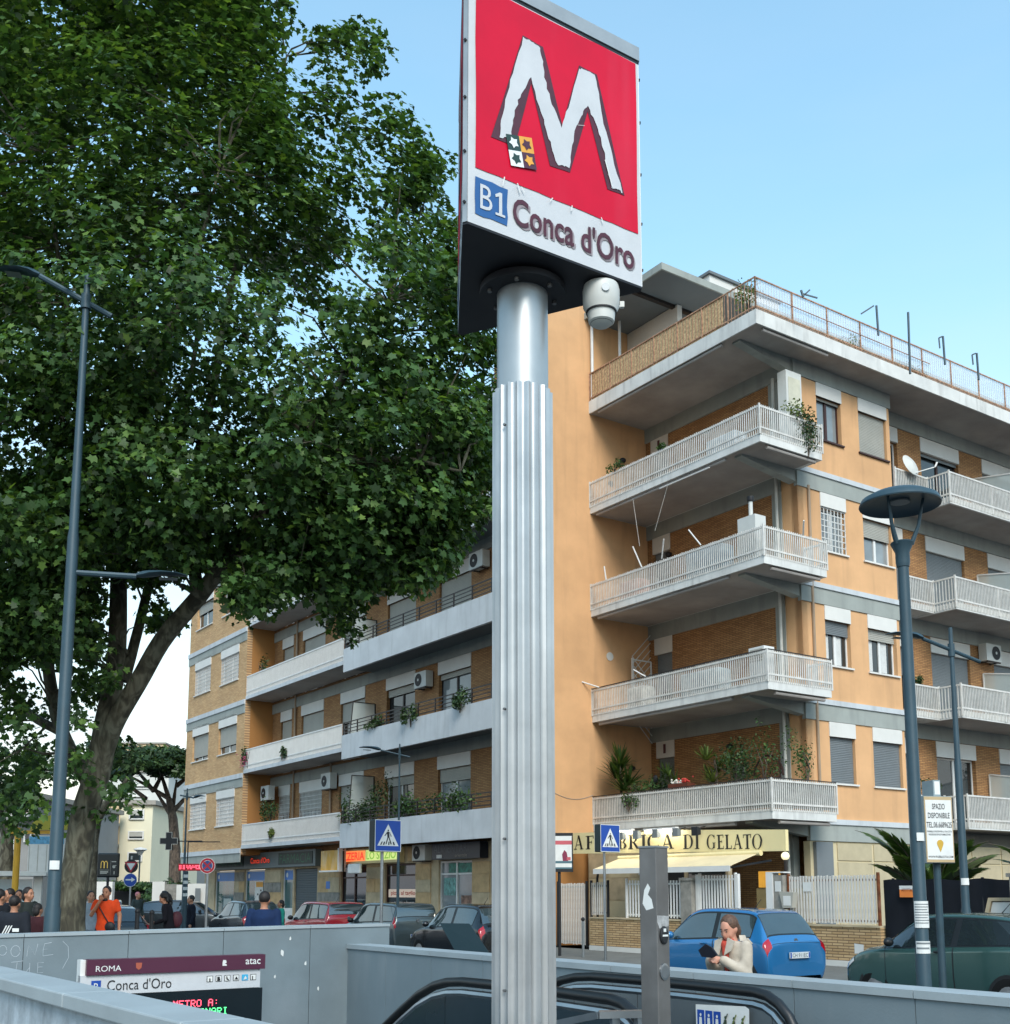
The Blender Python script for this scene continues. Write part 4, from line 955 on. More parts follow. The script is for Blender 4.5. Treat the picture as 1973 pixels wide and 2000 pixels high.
# pizzeria
pz_ = thingG('shop_sign', 'cream fascia with red PIZZERIA and green lettering', 'sign', 20.55, 39.4, 2.72)
mb = MB(); mb.box(20.60, 20.88, 36.9, 41.9, 2.70, 3.26); part('fascia', mb, K['creamsign'], pz_)
K['orangeglow'] = M('orange_neon_glow', '#ef8a4c', .5, emit=.5); K['yellowglow'] = M('green_neon_glow', '#cfe08a', .5, emit=.4)
mb = MB(); fbox(mb, FL(20.6), 39.45, 41.75, .002, .01, 2.80, 3.2); part('glow_panel', mb, K['orangeglow'], pz_)
mb = MB(); fbox(mb, FL(20.6), 36.95, 39.40, .002, .01, 2.80, 3.2); part('glow_panel', mb, K['yellowglow'], pz_)
mb = MB(); mb.text('PIZZERIA', TL(20.6, 40.6, 2.84), ax=.5, box=(2.2, .31), d=.016, bold=.02); part('lettering', mb, M('neon_scarlet', '#e2332f', .4, emit=.4), pz_)
mb = MB(); mb.text('LO SFIZIO', TL(20.6, 38.17, 2.84), ax=.5, box=(2.3, .31), d=.016, bold=.02); part('lettering', mb, M('neon_lime', '#86b63c', .4, emit=.35), pz_)
mb = MB(); mb.box(20.0, 20.12, 38.75, 39.75, 2.30, 2.68); o = soloG('box_sign', mb, K['paper'], 'blank white rounded box sign hanging under the pizzeria fascia', 'sign', (20.05, 39.25, 2.3)); bv = o.modifiers.new('b', 'BEVEL'); bv.width = .05; bv.segments = 3
shopglass(39.9, 42.1, .02, 2.64, 'darkwood', 2, 2.15)
s = shopglass(36.1, 38.4, .1, 2.64, 'darkwood', 1, 2.2)
K['winprint'] = M('window_lettering', '#e8cdb8', .6, emit=.12)
mb = MB(); fbox(mb, FL(US), 36.25, 38.3, -.118, -.112, 1.42, 1.72); part('lettering_band', mb, K['winprint'], s)
mb = MB(); mb.text('pizza al taglio', TL(US+.112, 37.2, 1.46), ax=.5, box=(1.8, .2), d=.006, bold=.02); part('lettering', mb, M('window_red', '#c4503c', .6), s)
mb = MB(); mb.text('pronta e buona', TL(US+.116, 37.1, 1.12), ax=.5, box=(1.5, .18), d=.004, bold=.01); part('lettering', mb, K['paper'], s)
mb = MB(); fbox(mb, FL(US), 35.0, 36.6, 0, .06, 2.72, 3.25); part('cladding_stone', mb, K['stonewarm'], wg)
# alimentari
al = thingG('shop_sign', 'dark navy fascia with thin grey ALIMENTARI lettering', 'sign', 20.6, 32.8, 2.75)
mb = MB(); mb.box(20.55, 20.88, 31.35, 34.4, 2.72, 3.26); part('fascia', mb, M('fascia_navy', '#101c2c', .35, var=.1), al)
mb = MB(); mb.text('ALIMENTARI', TL(20.55, 33.15, 2.95), ax=.5, box=(2.2, .26), d=.006, bold=-.03); part('lettering', mb, M('letter_grey', '#6f7a85', .5), al)
mb = MB(); mb.text('orientale', TL(20.55, 32.5, 2.78), ax=.5, box=(.75, .11), d=.006); part('lettering', mb, M('letter_tan', '#a39a8c', .5), al)
mb = MB(); fbox(mb, FL(20.55), 33.7, 34.05, .004, .02, 2.76, 2.88); part('small_plate', mb, K['paper'], al)
s = shopglass(32.36, 34.5, .02, 2.68, 'white', 2, 2.2, 'glassl')
mb = MB(); fbox(mb, FL(US), 32.5, 34.0, -.118, -.11, 2.27, 2.6); part('transom_poster', mb, M('greenery_print', '#2f7a6a', .5, var=.5, scale=8), s)
mb = MB(); fbox(mb, FL(US), 32.5, 33.2, -.118, -.11, .6, 1.5); part('door_poster', mb, M('cow_print', '#8a6a5a', .6, var=.8, scale=4), s)
mb = MB(); fbox(mb, FL(US), 33.55, 34.3, -.118, -.11, 1.5, 2.1); part('door_poster', mb, M('teal_print', '#6fa39c', .6, var=.5, scale=6), s)
shopglass(29.0, 31.2, .02, 2.68, 'steel', 2)

# ------------------------------------------------------------------ air conditioners
def ac_unit(label, F, c, d, z, w=.85, h=.58, dp=.30, turn=False):
    p = F(c, d, z); t = thingG('air_conditioner', label, 'air conditioner', p[0], p[1], z, 'outdoor air conditioner units')
    mb = MB(); fbox(mb, F, c-w/2, c+w/2, d, d+dp, z, z+h); part('casing', mb, K['acwhite'], t)
    mb = MB(); mb.lathe([(.0,0),(.22,0),(.235,.004),(.235,.012),(.21,.012),(.20,.004),(0,.004)], n=20)
    q = [F(c+w*.14+x, d+dp+z_+.001, z+h*.5+y) for x, y, z_ in mb.v]; m2 = MB(); m2.add(q, mb.f); part('fan_grille', m2, K['ink'], t)
    m3 = MB(); mb = MB(); mb.lathe([(0,0),(.05,0),(.05,.006),(0,.006)], n=10); m3.add([F(c+w*.14+x, d+dp+.014+z_, z+h*.5+y) for x, y, z_ in mb.v], mb.f); part('fan_hub', m3, K['acwhite'], t)
    mb = MB()
    for s_ in (-.3, .3): mb.bar(F(c+s_*w, d-.15 if d > .1 else 0, z-.03), F(c+s_*w, d+dp, z-.03), .035); 
    mb.bar(F(c-.45*w, d+dp-.03, z-.03), F(c+.45*w, d+dp-.03, z-.03), .035)
    part('bracket', mb, K['darkmetal'], t)
ac_unit('air conditioner on the wall left of the dark grocery fascia', FL(US), 35.3, .06, 2.72, .9, .55)
ac_unit('air conditioner on the brick under the third parapet balcony', FL(UW), 35.6, .05, 9.0)
ac_unit('air conditioner under the fourth parapet balcony near the column', FL(UW), 31.9, .05, 12.6)
ac_unit('air conditioner beside the lowest loggia door next to the frosted screen', FL(UW), 43.2, .1, 5.85, .9, .65)
ac_unit('air conditioner on a wall bracket above the plants of the lowest loggia', FL(UW), 49.0, .35, 5.75, .9, .65)
ac_unit('air conditioner in the recessed bay on the right edge behind the lamp', FR(VR), 35.2, .05, 9.35)

# ------------------------------------------------------------------ ground floor of the corner block and ice-cream shop
K['cream'] = M('cream_plaster', '#cbbd9a', .85, var=.08, scale=1.0, streak=.15, stcol=(.35,.3,.2), stscale=(2,2,.6))
mb = MB(); mb.box(U0, 44, V0+.02, V0+.25, 0, 3.02); gf = part('ground_floor_wall', mb, K['cream'], cb)
for i in range(6):
    mb = MB(); fbox(mb, FR(V0+.02), 26.2+i*1.6, 27.7+i*1.6, .001, .03, .3, 2.45); part('wall_panel', mb, M('beige_panel', '#b8ab8c', .7, var=.08) if i == 0 else bpy.data.materials['beige_panel'], cb)
    mb = MB(); fbox(mb, FR(V0+.02), 26.2+i*1.6, 27.7+i*1.6, .001, .03, 2.50, 2.98); part('wall_panel', mb, bpy.data.materials['beige_panel'], cb)
mb = MB(); mb.box(25.2, 25.9, V0-.10, V0+.015, 0, 3.0); part('pilaster', mb, K['shutterg'], cb)
mb = MB(); mb.box(22.36, 22.5, 22.0, 27.97, 0, 3.05); mb.box(22.5, 25.0, 27.8, 27.97, 0, 3.3); sw = part('shop_wall', mb, K['stone'], cb)
for i in range(3):
    for j in range(4):
        mb = MB(); fbox(mb, FL(22.36), 25.0+i*.98, 25.96+i*.98, .001, .02, .06+j*.66, .70+j*.66); part('cladding_stone', mb, K['stone'] if (i+j) % 2 else K['cream'], cb)
mb = MB(); fbox(mb, FL(22.36), 23.7, 24.6, .001, .03, 0.1, 2.2); part('shop_door', mb, K['ink'], cb)
mb = MB(); fbox(mb, FL(22.36), 22.1, 23.5, .001, .03, .9, 2.3); part('shop_window', mb, K['glass'], cb)
gs = thingG('shop_sign', 'long cream fascia with black serif letters LA FABBRICA DI GELATO', 'sign', 21.5, 24, 2.68)
fb = lambda a, b, d: (21.5-d, a, b)
mb = MB(); mb.prism([(27.99, 2.77), (19.2, 2.60), (19.2, 3.12), (23.5, 3.30), (27.99, 3.40)], fb, -.10, 0); part('fascia', mb, K['creamsign'], gs)
def serif(ch):
    """list of polygons in a unit-high box, plus the advance width"""
    P = []
    def bar(x0, y0, x1, y1, t): 
        P.append([(x0-t/2, y0), (x0+t/2, y0), (x1+t/2, y1), (x1-t/2, y1)])
    def box(x0, x1, y0, y1): P.append([(x0, y0), (x1, y0), (x1, y1), (x0, y1)])
    def arc(cx, cy, rx, ry, a0, a1, tmin, tmax):
        n = 14; o_, i_ = [], []
        for k_ in range(n+1):
            a = R(a0+(a1-a0)*k_/n); t = tmin+(tmax-tmin)*abs(math.cos(a))
            o_.append((cx+rx*math.cos(a), cy+ry*math.sin(a))); i_.append((cx+(rx-t)*math.cos(a), cy+(ry-t*.5)*math.sin(a)))
        for k_ in range(n): P.append([o_[k_], o_[k_+1], i_[k_+1], i_[k_]])
    st, th, sf = .18, .06, .055
    if ch in 'LFBRIDE': box(.10, .10+st, 0, 1); box(.0, .35, 0, sf); box(.0, .35, 1-sf, 1)
    if ch == 'L': box(.25, .62, 0, .06); box(.57, .62, 0, .24); w = .66
    if ch == 'I': w = .38
    if ch in 'FE':
        box(.25, .62, .94, 1); box(.57, .62, .78, 1); box(.25, .48, .49, .55); box(.45, .49, .42, .62); w = .64
    if ch == 'E': box(.25, .64, 0, .06); box(.60, .64, 0, .22); w = .68
    if ch == 'D': box(.2, .40, 0, .05); box(.2, .40, .95, 1); arc(.38, .5, .42, .5, -90, 90, .06, .16); w = .84
    if ch == 'B':
        for c_, r_ in ((.75, .25), (.255, .265)): arc(.34, c_, .28 if c_ > .5 else .32, r_, -90, 90, .05, .15)
        box(.2, .36, 0, .05); box(.2, .36, .95, 1); box(.2, .36, .48, .53); w = .70
    if ch == 'R':
        arc(.34, .74, .30, .26, -90, 90, .05, .15); box(.2, .36, .95, 1); box(.2, .36, .48, .53); bar(.70, 0, .40, .5, .16); box(.60, .85, 0, sf); w = .82
    if ch == 'A':
        bar(.12, 0, .42, 1, .055); bar(.70, 0, .42, 1, .16); box(.22, .62, .30, .35); box(0, .26, 0, sf); box(.55, .86, 0, sf); w = .84
    if ch == 'T': box(.30, .30+st, 0, 1); box(.18, .57, 0, sf); box(.02, .73, .94, 1); box(.02, .07, .76, 1); box(.68, .73, .76, 1); w = .75
    if ch == 'O': arc(.45, .5, .44, .52, 0, 180, .05, .16); arc(.45, .5, .44, .52, 180, 360, .05, .16); w = .90
    if ch in 'CG':
        arc(.45, .5, .44, .52, 42, 180, .06, .16); arc(.45, .5, .44, .52, 180, 318, .06, .16); box(.75, .79, .70, .98); w = .84
        if ch == 'G': box(.66, .80, .05, .44); box(.58, .88, .40, .44); w = .90
        else: box(.75, .79, .03, .28)
    return P, w
# measured letter spans along the fascia (v from, v to)
K['signink'] = M('sign_black', '#15120f', .5, var=.08)
def letters(word, va, vb, z0, z1, zh):
    tot = sum(serif(c)[1] for c in word)+.08*(len(word)-1); kx = (va-vb)/tot; x = va
    for c in word:
        P_, w_ = serif(c); mb = MB(); zz = z0+(z1-z0)*((va-x)/(va-vb))
        for i, poly in enumerate(P_): mb.flat([(x-px*kx, zz+py*zh) for px, py in poly], fb, .006+.0006*i)
        part('letter', mb, K['signink'], gs); x -= (w_+.08)*kx
letters('LA', 27.98, 27.12, 2.89, 2.88, .42); letters('FABBRICA', 27.0, 23.17, 2.875, 2.765, .40); letters('DI', 22.8, 22.17, 2.755, 2.735, .385); letters('GELATO', 21.9, 19.95, 2.725, 2.665, .37)
K['tube'] = M('fluorescent_tube', (1,.95,.82), .4, emit=7.0, var=0)
for (a, b, z) in ((25.9, 24.6, 3.33), (24.1, 22.8, 3.30)):
    mb = MB(); mb.box(21.22, 21.35, b, a, z, z+.05); mb.cyl((21.28, b+.05, z-.04), (21.28, a-.05, z-.04), .045, 8, 1)
    soloG('strip_light', mb, [K['white'], K['tube']], 'lit white strip light above the letters, %s' % ('left one' if a > 25 else 'right one'), 'lamp', (21.28, (a+b)/2, z-.06), 'strip lights over the ice cream sign')
for i, (v, lab) in enumerate(((24.95, 'first floodlight from the left'), (24.3, 'second floodlight from the left'), (23.5, 'third floodlight from the left'), (22.7, 'fourth floodlight from the left'), (21.95, 'rightmost dark floodlight'))):
    t = thingG('floodlight', lab+' above the cream fascia', 'lamp', 21.2, v, 3.1, 'floodlights over the ice cream sign')
    mb = MB(); mb.prism([(.0, 0), (.13, .03), (.13, .20), (.0, .23)], lambda a, b, d: (21.1+a, v+d, 3.07+b), -.11, .11); part('housing', mb, K['shutterg'] if i < 4 else K['ink'], t)
    mb = MB(); mb.bar((21.2, v, 3.25), (21.5, v, 3.33), .025); part('arm', mb, K['darkmetal'], t)
aw = thingG('awning', 'yellow retractable awning below the ice cream fascia', 'awning', 21.6, 22.5, 2.2)
mb = MB()
N_ = 12
for i in range(N_):
    a, b = 20.05+5.3*i/N_, 20.05+5.3*(i+1)/N_
    mb.add([(21.45, a, 2.56), (21.45, b, 2.56), (20.45, b, 2.24), (20.45, a, 2.24), (21.45, a, 2.57), (21.45, b, 2.57), (20.45, b, 2.25), (20.45, a, 2.25)], [(0,3,2,1),(4,5,6,7),(0,1,5,4),(1,2,6,5),(2,3,7,6),(3,0,4,7)])
part('fabric', mb, M('awning_cream', '#e2cfa6', .8, var=.08, scale=1.5), aw)
mb = MB(); mb.box(20.43, 20.445, 20.05, 25.35, 2.11, 2.25); part('valance', mb, K['white'], aw)
mb = MB(); mb.cyl((21.43, 19.95, 2.57), (21.43, 25.4, 2.57), .07, 10); part('roller', mb, K['creamsign'], aw, 40)
mb = MB()
for v in (20.15, 25.2):
    mb = MB(); mb.bar((22.0, v, 2.40), (20.5, v+.1, 2.19), .05); part('folding_arm', mb, K['ink'], aw)
mb = MB(); mb.bar((21.2, 22.0, 2.30), (20.5, 20.6, 2.19), .05); mb.bar((22.2, 22.3, 2.35), (21.2, 22.0, 2.30), .05)
part('folding_arm', mb, K['ink'], aw)
gl = thingG('globe_lamp', 'pale yellow globe lamp at the right end of the ice cream fascia', 'lamp', 21.2, 19.3, 0)
mb = MB(); mb.ell((21.3, 19.05, 2.47), .10, 14, 9); part('globe', mb, M('globe_glow', (.95,.82,.5), .4, emit=.45, var=0), gl, 60)
mb = MB(); mb.cyl((21.3, 19.05, .0), (21.3, 19.05, 2.38), .04, 8); part('stem', mb, K['darkmetal'], gl, 40)
ac_unit('air conditioner in a niche under the black serif letters', FL(22.36), 24.85, .03, 2.1, .8, .5)

# ------------------------------------------------------------------ street boundary
UFN = 20.70
def barfence(name, label, v0, v1, z0, z1, mat, sp=.11, w=.035, frame=None, posts=True, cat='fence', grp=None):
    t = thingG(name, label, cat, UFN, (v0+v1)/2, z0, grp); n = int((v1-v0)/sp); me = None
    for i in range(n+1):
        v = v0+(v1-v0)*i/n; m_ = MB(); m_.box(UFN-.012, UFN+.012, -w/2, w/2, z0+.02+random.uniform(-.0, .0), z1)
        if me is None: me = mesh_of('bar', m_, K[mat], (UFN, 0, z0))
        o = part('bar', None, None, t, me=me); o.location = (0, v-(v0+v1)/2, random.uniform(-.012, .012))
    m_ = MB()
    for z in (z0+.06, z1-.12): m_.box(UFN+.013, UFN+.045, v0, v1, z, z+.045)
    part('rail', m_, K[frame or mat], t)
    if posts:
        for v in (v0-.02, v1+.02):
            m_ = MB(); m_.box(UFN-.03, UFN+.03, v-.025, v+.025, max(0, z0-.05), z1+.06); part('post', m_, K[frame or mat], t)
    return t
barfence('entrance_gate', 'black framed gate of pale bars beside the orange end wall', 26.0, 27.32, .10, 1.86, 'picket', .075, .03, 'ink', cat='gate')
barfence('bar_fence', 'pale bar fence panel with black posts next to the gate', 25.05, 25.75, .95, 1.88, 'picket', .085, .03, 'ink')
fr_ = thingG('tubular_frame', 'bent black tube frame standing over the low brick wall', 'frame', UFN, 25.4, .9)
mb = MB(); mb.tube([(UFN+.1, 25.62, .9), (UFN+.1, 25.62, 2.0), (UFN+.1, 25.58, 2.13), (UFN+.1, 25.42, 2.18), (UFN+.1, 22.6, 2.22)], .035, 8); part('tube', mb, K['ink'], fr_, 50)
def low_wall(label, v0, v1, h):
    t = thingG('low_brick_wall', label, 'wall', UFN, (v0+v1)/2, 0)
    mb = MB(); mb.box(UFN-.10, UFN+.12, v0, v1, .12, h-.04); part('brickwork', mb, K['bricklow'], t)
    mb = MB(); mb.box(UFN-.13, UFN+.15, v0, v1, h-.039, h); part('coping', mb, K['stone'], t)
    mb = MB(); mb.box(UFN-.14, UFN+.14, v0, v1, -.05, .118); part('plinth', mb, K['box'], t)
    m2 = MB(); m2.flat([(v0+.7,.5),(v0+.45,.48),(v0+.46,.30),(v0+.70,.28)], lambda a, b, d: (UFN-.103-d, a, b)); part('paint_patch', m2, K['paper'], t)
low_wall('low thin-brick wall with stone coping behind the crossing sign', 21.95, 25.72, .91)
low_wall('low thin-brick wall under the rusty white fence by the blue car', 15.85, 18.45, .89)
barfence('bar_fence', 'white bar fence on the low wall in front of the ice cream shop', 22.0, 24.2, .92, 1.92, 'white', .11, .04)
mb = MB(); mb.box(UFN-.16, UFN+.2, 21.53, 21.92, -.05, 1.90); mb.box(UFN-.19, UFN+.23, 21.50, 21.95, 1.902, 1.97); soloG('gate_pillar', mb, K['stoneg'], 'stained grey gate pillar left of the white gate', 'pillar', (UFN, 21.7, 0))
wgate = barfence('entrance_gate', 'white bar gate with broad side frame behind the blue car', 20.15, 21.35, .12, 2.02, 'white', .095, .04, cat='gate')
for a_, b_ in ((21.39, 21.5), (20.02, 20.11)):
    mb = MB(); mb.box(UFN-.04, UFN+.04, a_, b_, 0, 2.05); part('frame_post', mb, K['white'], wgate)
gp = thingG('gate_pillar', 'grey and white gate pillar with small notice right of the white gate', 'pillar', UFN, 18.75, 0)
mb = MB(); mb.box(UFN-.14, UFN+.2, 18.50, 18.78, -.05, 2.0); part('pillar', mb, K['stoneg'], gp)
mb = MB(); mb.box(UFN-.16, UFN+.05, 18.79, 19.0, 0, 2.05); mb.box(UFN-.16, UFN+.1, 18.46, 19.0, 2.051, 2.08); part('steel_frame', mb, K['white'], gp)
mb = MB(); fbox(mb, FL(UFN-.14), 18.55, 18.73, .002, .008, 1.62, 1.86); part('notice', mb, K['paper'], gp)
mb = MB(); mb.box(UFN+.9, UFN+1.0, 18.9, 20.3, 0, 1.7); soloG('yard_screen', mb, M('olive_screen', '#8a7a52', .7, var=.12), 'olive brown screen standing behind the open gateway', 'screen', (UFN+.95, 19.6, 0))
mb = MB(); mb.box(UFN+.88, UFN+.9, 19.5, 20.2, 1.72, 2.12); soloG('menu_board', mb, M('menu_orange', '#e0a038', .6, emit=.15), 'small orange menu board above the olive screen', 'board', (UFN+.9, 19.85, 1.72))
rf = barfence('bar_fence', 'rusty white bar fence on the low wall behind the blue car', 15.95, 18.42, .90, 1.97, 'picket', .085, .045, 'rust')
mbx = thingG('mailbox', 'grey metal mailbox hung on the rusty white fence', 'mailbox', UFN-.15, 18.3, 1.25)
mb = MB(); mb.prism([(18.55, 1.62), (18.12, 1.60), (18.17, 1.25), (18.45, 1.24)], lambda a, b, d: (UFN-.06-d, a, b), 0, .16); part('body', mb, K['shutter'], mbx)
mb = MB(); fbox(mb, FL(UFN-.22), 18.2, 18.42, .001, .006, 1.30, 1.52); part('front_plate', mb, K['white'], mbx)
mb = MB(); fbox(mb, FL(UFN-.02), 17.75, 18.0, .001, .006, 1.62, 1.83); soloG('paper_notice', mb, K['paper'], 'small paper notice tied to the rusty white fence', 'notice', (UFN, 17.9, 1.62))
# black screened fence
bf = thingG('screened_fence', 'tall fence covered with black cloth behind the green car', 'fence', UFN, 13, 0)
mb = MB(); n = 60
for i in range(n+1):
    v = 5.0+10.8*i/n; du = .03*math.sin(i*1.9)+.02*math.sin(i*.7)
    mb.v += [(UFN+du, v, .28), (UFN+du*1.4, v, 1.1), (UFN+du*.5, v, 1.86+.02*math.sin(i*1.1))]
for i in range(n):
    for j in range(2): mb.f.append((3*i+j, 3*i+3+j, 3*i+4+j, 3*i+1+j)); mb.m.append(0)
part('cloth', mb, M('black_cloth', '#14181f', .85, var=.2, scale=3), bf, 60)
for i in range(6):
    mb = MB(); mb.cyl((UFN+.07, 5.1+i*2.1, 0), (UFN+.07, 5.1+i*2.1, 1.9), .03, 8); part('post', mb, K['ink'], bf)
mb = MB(); mb.box(UFN-.08, UFN+.15, 13.8, 15.8, -.05, .40); mb.box(UFN-.1, UFN+.17, 13.8, 15.8, .401, .45); part('base_wall', mb, K['box'], bf)
mb = MB(); fbox(mb, FL(UFN-.06), 14.95, 15.35, .001, .008, 1.50, 1.74, 0); fbox(mb, FL(UFN-.06), 14.95, 15.35, .009, .011, 1.66, 1.74, 1)
t2 = MB(); t2.text('AFFITTASI', TL(UFN-.07, 15.15, 1.62), ax=.5, box=(.3, .06), d=.004); mb.add(t2.v, t2.f, 2)
soloG('paper_notice', mb, [M('notice_orange', '#e8843a', .6), K['paper'], M('notice_brown', '#8a3a18', .6)], 'orange notice pinned on the black cloth fence', 'notice', (UFN-.07, 15.15, 1.5))
wl_ = thingG('sloping_wall', 'white plastered sloping wall end behind the green car', 'wall', 19.6, 12.6, 0)
mb = MB(); mb.prism([(13.25, 0), (13.0, .6), (12.75, 1.42), (11.6, 1.42), (11.6, 0)], lambda a, b, d: (19.9+d, a, b), 0, .3); part('wall', mb, K['box'], wl_)
mb = MB(); mb.prism([(13.03, .6), (12.76, 1.44), (11.6, 1.44), (11.6, 1.50), (12.82, 1.50), (13.1, .6)], lambda a, b, d: (19.87+d, a, b), 0, .36); part('coping', mb, K['stone'], wl_)
mb = MB(); mb.box(19.6, 20.0, 11.75, 12.2, -.05, 1.88); mb.box(19.56, 20.04, 11.71, 12.24, 1.881, 1.95); soloG('gate_pillar', mb, K['stoneg'], 'weathered stone pillar at the right edge', 'pillar', (19.8, 12.0, 0))
# ------------------------------------------------------------------ vegetation
_F, _CX, _CY, _TH = 2235., 986.5, 1425., R(8.1)
def at(x, y, Y):
    """world point at distance Y seen at a measured place of the photograph (survey helper)"""
    dx, du = x-_CX, _CY-y; F_ = _F*math.cos(_TH)-du*math.sin(_TH); U_ = du*math.cos(_TH)+_F*math.sin(_TH)
    return Vector((dx/F_*Y, Y, EYE+U_/F_*Y))
LEAF5 = np.array([(0,-.46),(.40,-.38),(.27,-.10),(.52,.12),(.22,.20),(0,.58),(-.22,.20),(-.52,.12),(-.27,-.10),(-.40,-.38)])
LEAF1 = np.array([(0,-.5),(.22,-.2),(.26,.1),(0,.55),(-.26,.1),(-.22,-.2)])
BLADE = np.array([(-.06,-.5),(.06,-.5),(.05,.2),(0,.5),(-.05,.2)])
NEEDLE = np.array([(-.5,-.16),(.5,-.16),(.5,.16),(-.5,.16)])
def leaf_mesh(name, pos, nrm, size, mat, shape=LEAF5, up=None, cup=.12, rng=None):
    rng = rng or np.random; n = len(pos); nrm = nrm/np.maximum(np.linalg.norm(nrm, axis=1, keepdims=True), 1e-6)
    if up is None:
        r = rng.normal(size=(n, 3)); r[:, 2] -= .6
    else: r = up
    t = r-nrm*np.sum(r*nrm, axis=1, keepdims=True); t /= np.maximum(np.linalg.norm(t, axis=1, keepdims=True), 1e-6)
    b = np.cross(nrm, t); k = len(shape)
    s = size[:, None, None]
    co = pos[:, None, :] + s*(shape[None, :, 0, None]*b[:, None, :] + shape[None, :, 1, None]*t[:, None, :]) - s*cup*(np.abs(shape[None, :, 0, None])*nrm[:, None, :])
    me = bpy.data.meshes.new(name); me.vertices.add(n*k); me.vertices.foreach_set('co', co.reshape(-1).astype(np.float32))
    me.loops.add(n*k); me.loops.foreach_set('vertex_index', np.arange(n*k, dtype=np.int32))
    me.polygons.add(n); me.polygons.foreach_set('loop_start', np.arange(0, n*k, k, dtype=np.int32))
    at_ = me.attributes.new('tint', 'FLOAT', 'POINT'); at_.data.foreach_set('value', np.repeat(rng.random(n), k).astype(np.float32))
    me.materials.append(mat); me.update(); me.validate()
    return me
def inpoly(x, y, poly):
    c = False; j = len(poly)-1
    for i in range(len(poly)):
        xi, yi = poly[i]; xj, yj = poly[j]
        if (yi > y) != (yj > y) and x < (xj-xi)*(y-yi)/(yj-yi)+xi: c = not c
        j = i
    return c
def edge_dist(x, y, poly):
    d = 1e9
    for i in range(len(poly)):
        x0, y0 = poly[i]; x1, y1 = poly[(i+1) % len(poly)]; L2 = (x1-x0)**2+(y1-y0)**2
        t = max(0, min(1, ((x-x0)*(x1-x0)+(y-y0)*(y1-y0))/L2)); d = min(d, math.hypot(x-x0-t*(x1-x0), y-y0-t*(y1-y0)))
    return d
K['leaf'] = leaf_mat('plane_leaf', (.066,.146,.040), .72, .34)
K['leafd'] = leaf_mat('dark_leaf', (.035,.075,.022), .5, .2)
K['leafpine'] = leaf_mat('pine_needles', (.035,.075,.022), .55, .15)
K['leafpalm'] = leaf_mat('palm_leaf', (.055,.105,.025), .5, .25, .4)
K['leafb'] = leaf_mat('balcony_leaf', (.05,.11,.03), .6, .25)
K['leafy'] = leaf_mat('yellow_green_leaf', (.12,.17,.04), .5, .3)
def bark_mat(name, a, b, c):
    m = bpy.data.materials.new(name); m.use_nodes = True; n, l = m.node_tree.nodes, m.node_tree.links; bs = n['Principled BSDF']; bs.inputs['Roughness'].default_value = .85
    t = n.new('ShaderNodeTexCoord'); mp = n.new('ShaderNodeMapping'); mp.inputs['Scale'].default_value = (5,5,2.2); l.new(t.outputs['Object'], mp.inputs[0])
    vo = n.new('ShaderNodeTexNoise'); vo.inputs['Scale'].default_value = 1.3; vo.inputs['Detail'].default_value = 5; vo.inputs['Distortion'].default_value = .8; l.new(mp.outputs[0], vo.inputs['Vector'])
    r = n.new('ShaderNodeValToRGB'); e = r.color_ramp.elements; e[0].position = .36; e[0].color = (*a, 1); e[1].position = .62; e[1].color = (*c, 1); q = e.new(.48); q.color = (*b, 1)
    l.new(vo.outputs['Fac'], r.inputs[0]); l.new(r.outputs[0], bs.inputs['Base Color'])
    bp = n.new('ShaderNodeBump'); bp.inputs['Strength'].default_value = .5; bp.inputs['Distance'].default_value = .03; l.new(vo.outputs['Fac'], bp.inputs['Height']); l.new(bp.outputs[0], bs.inputs['Normal'])
    return m
K['bark'] = bark_mat('plane_bark', (.040,.036,.024), (.075,.068,.044), (.150,.142,.100))
K['barkd'] = bark_mat('pine_bark', (.05,.04,.03), (.10,.075,.055), (.16,.12,.09))
BX, BY = -8.25, 22.0
tr = thingW('plane_tree', 'huge leafy plane tree with forked mottled trunk left of the metro sign', 'tree', BX, BY, -.06)
base = Vector((BX, BY, -.06))
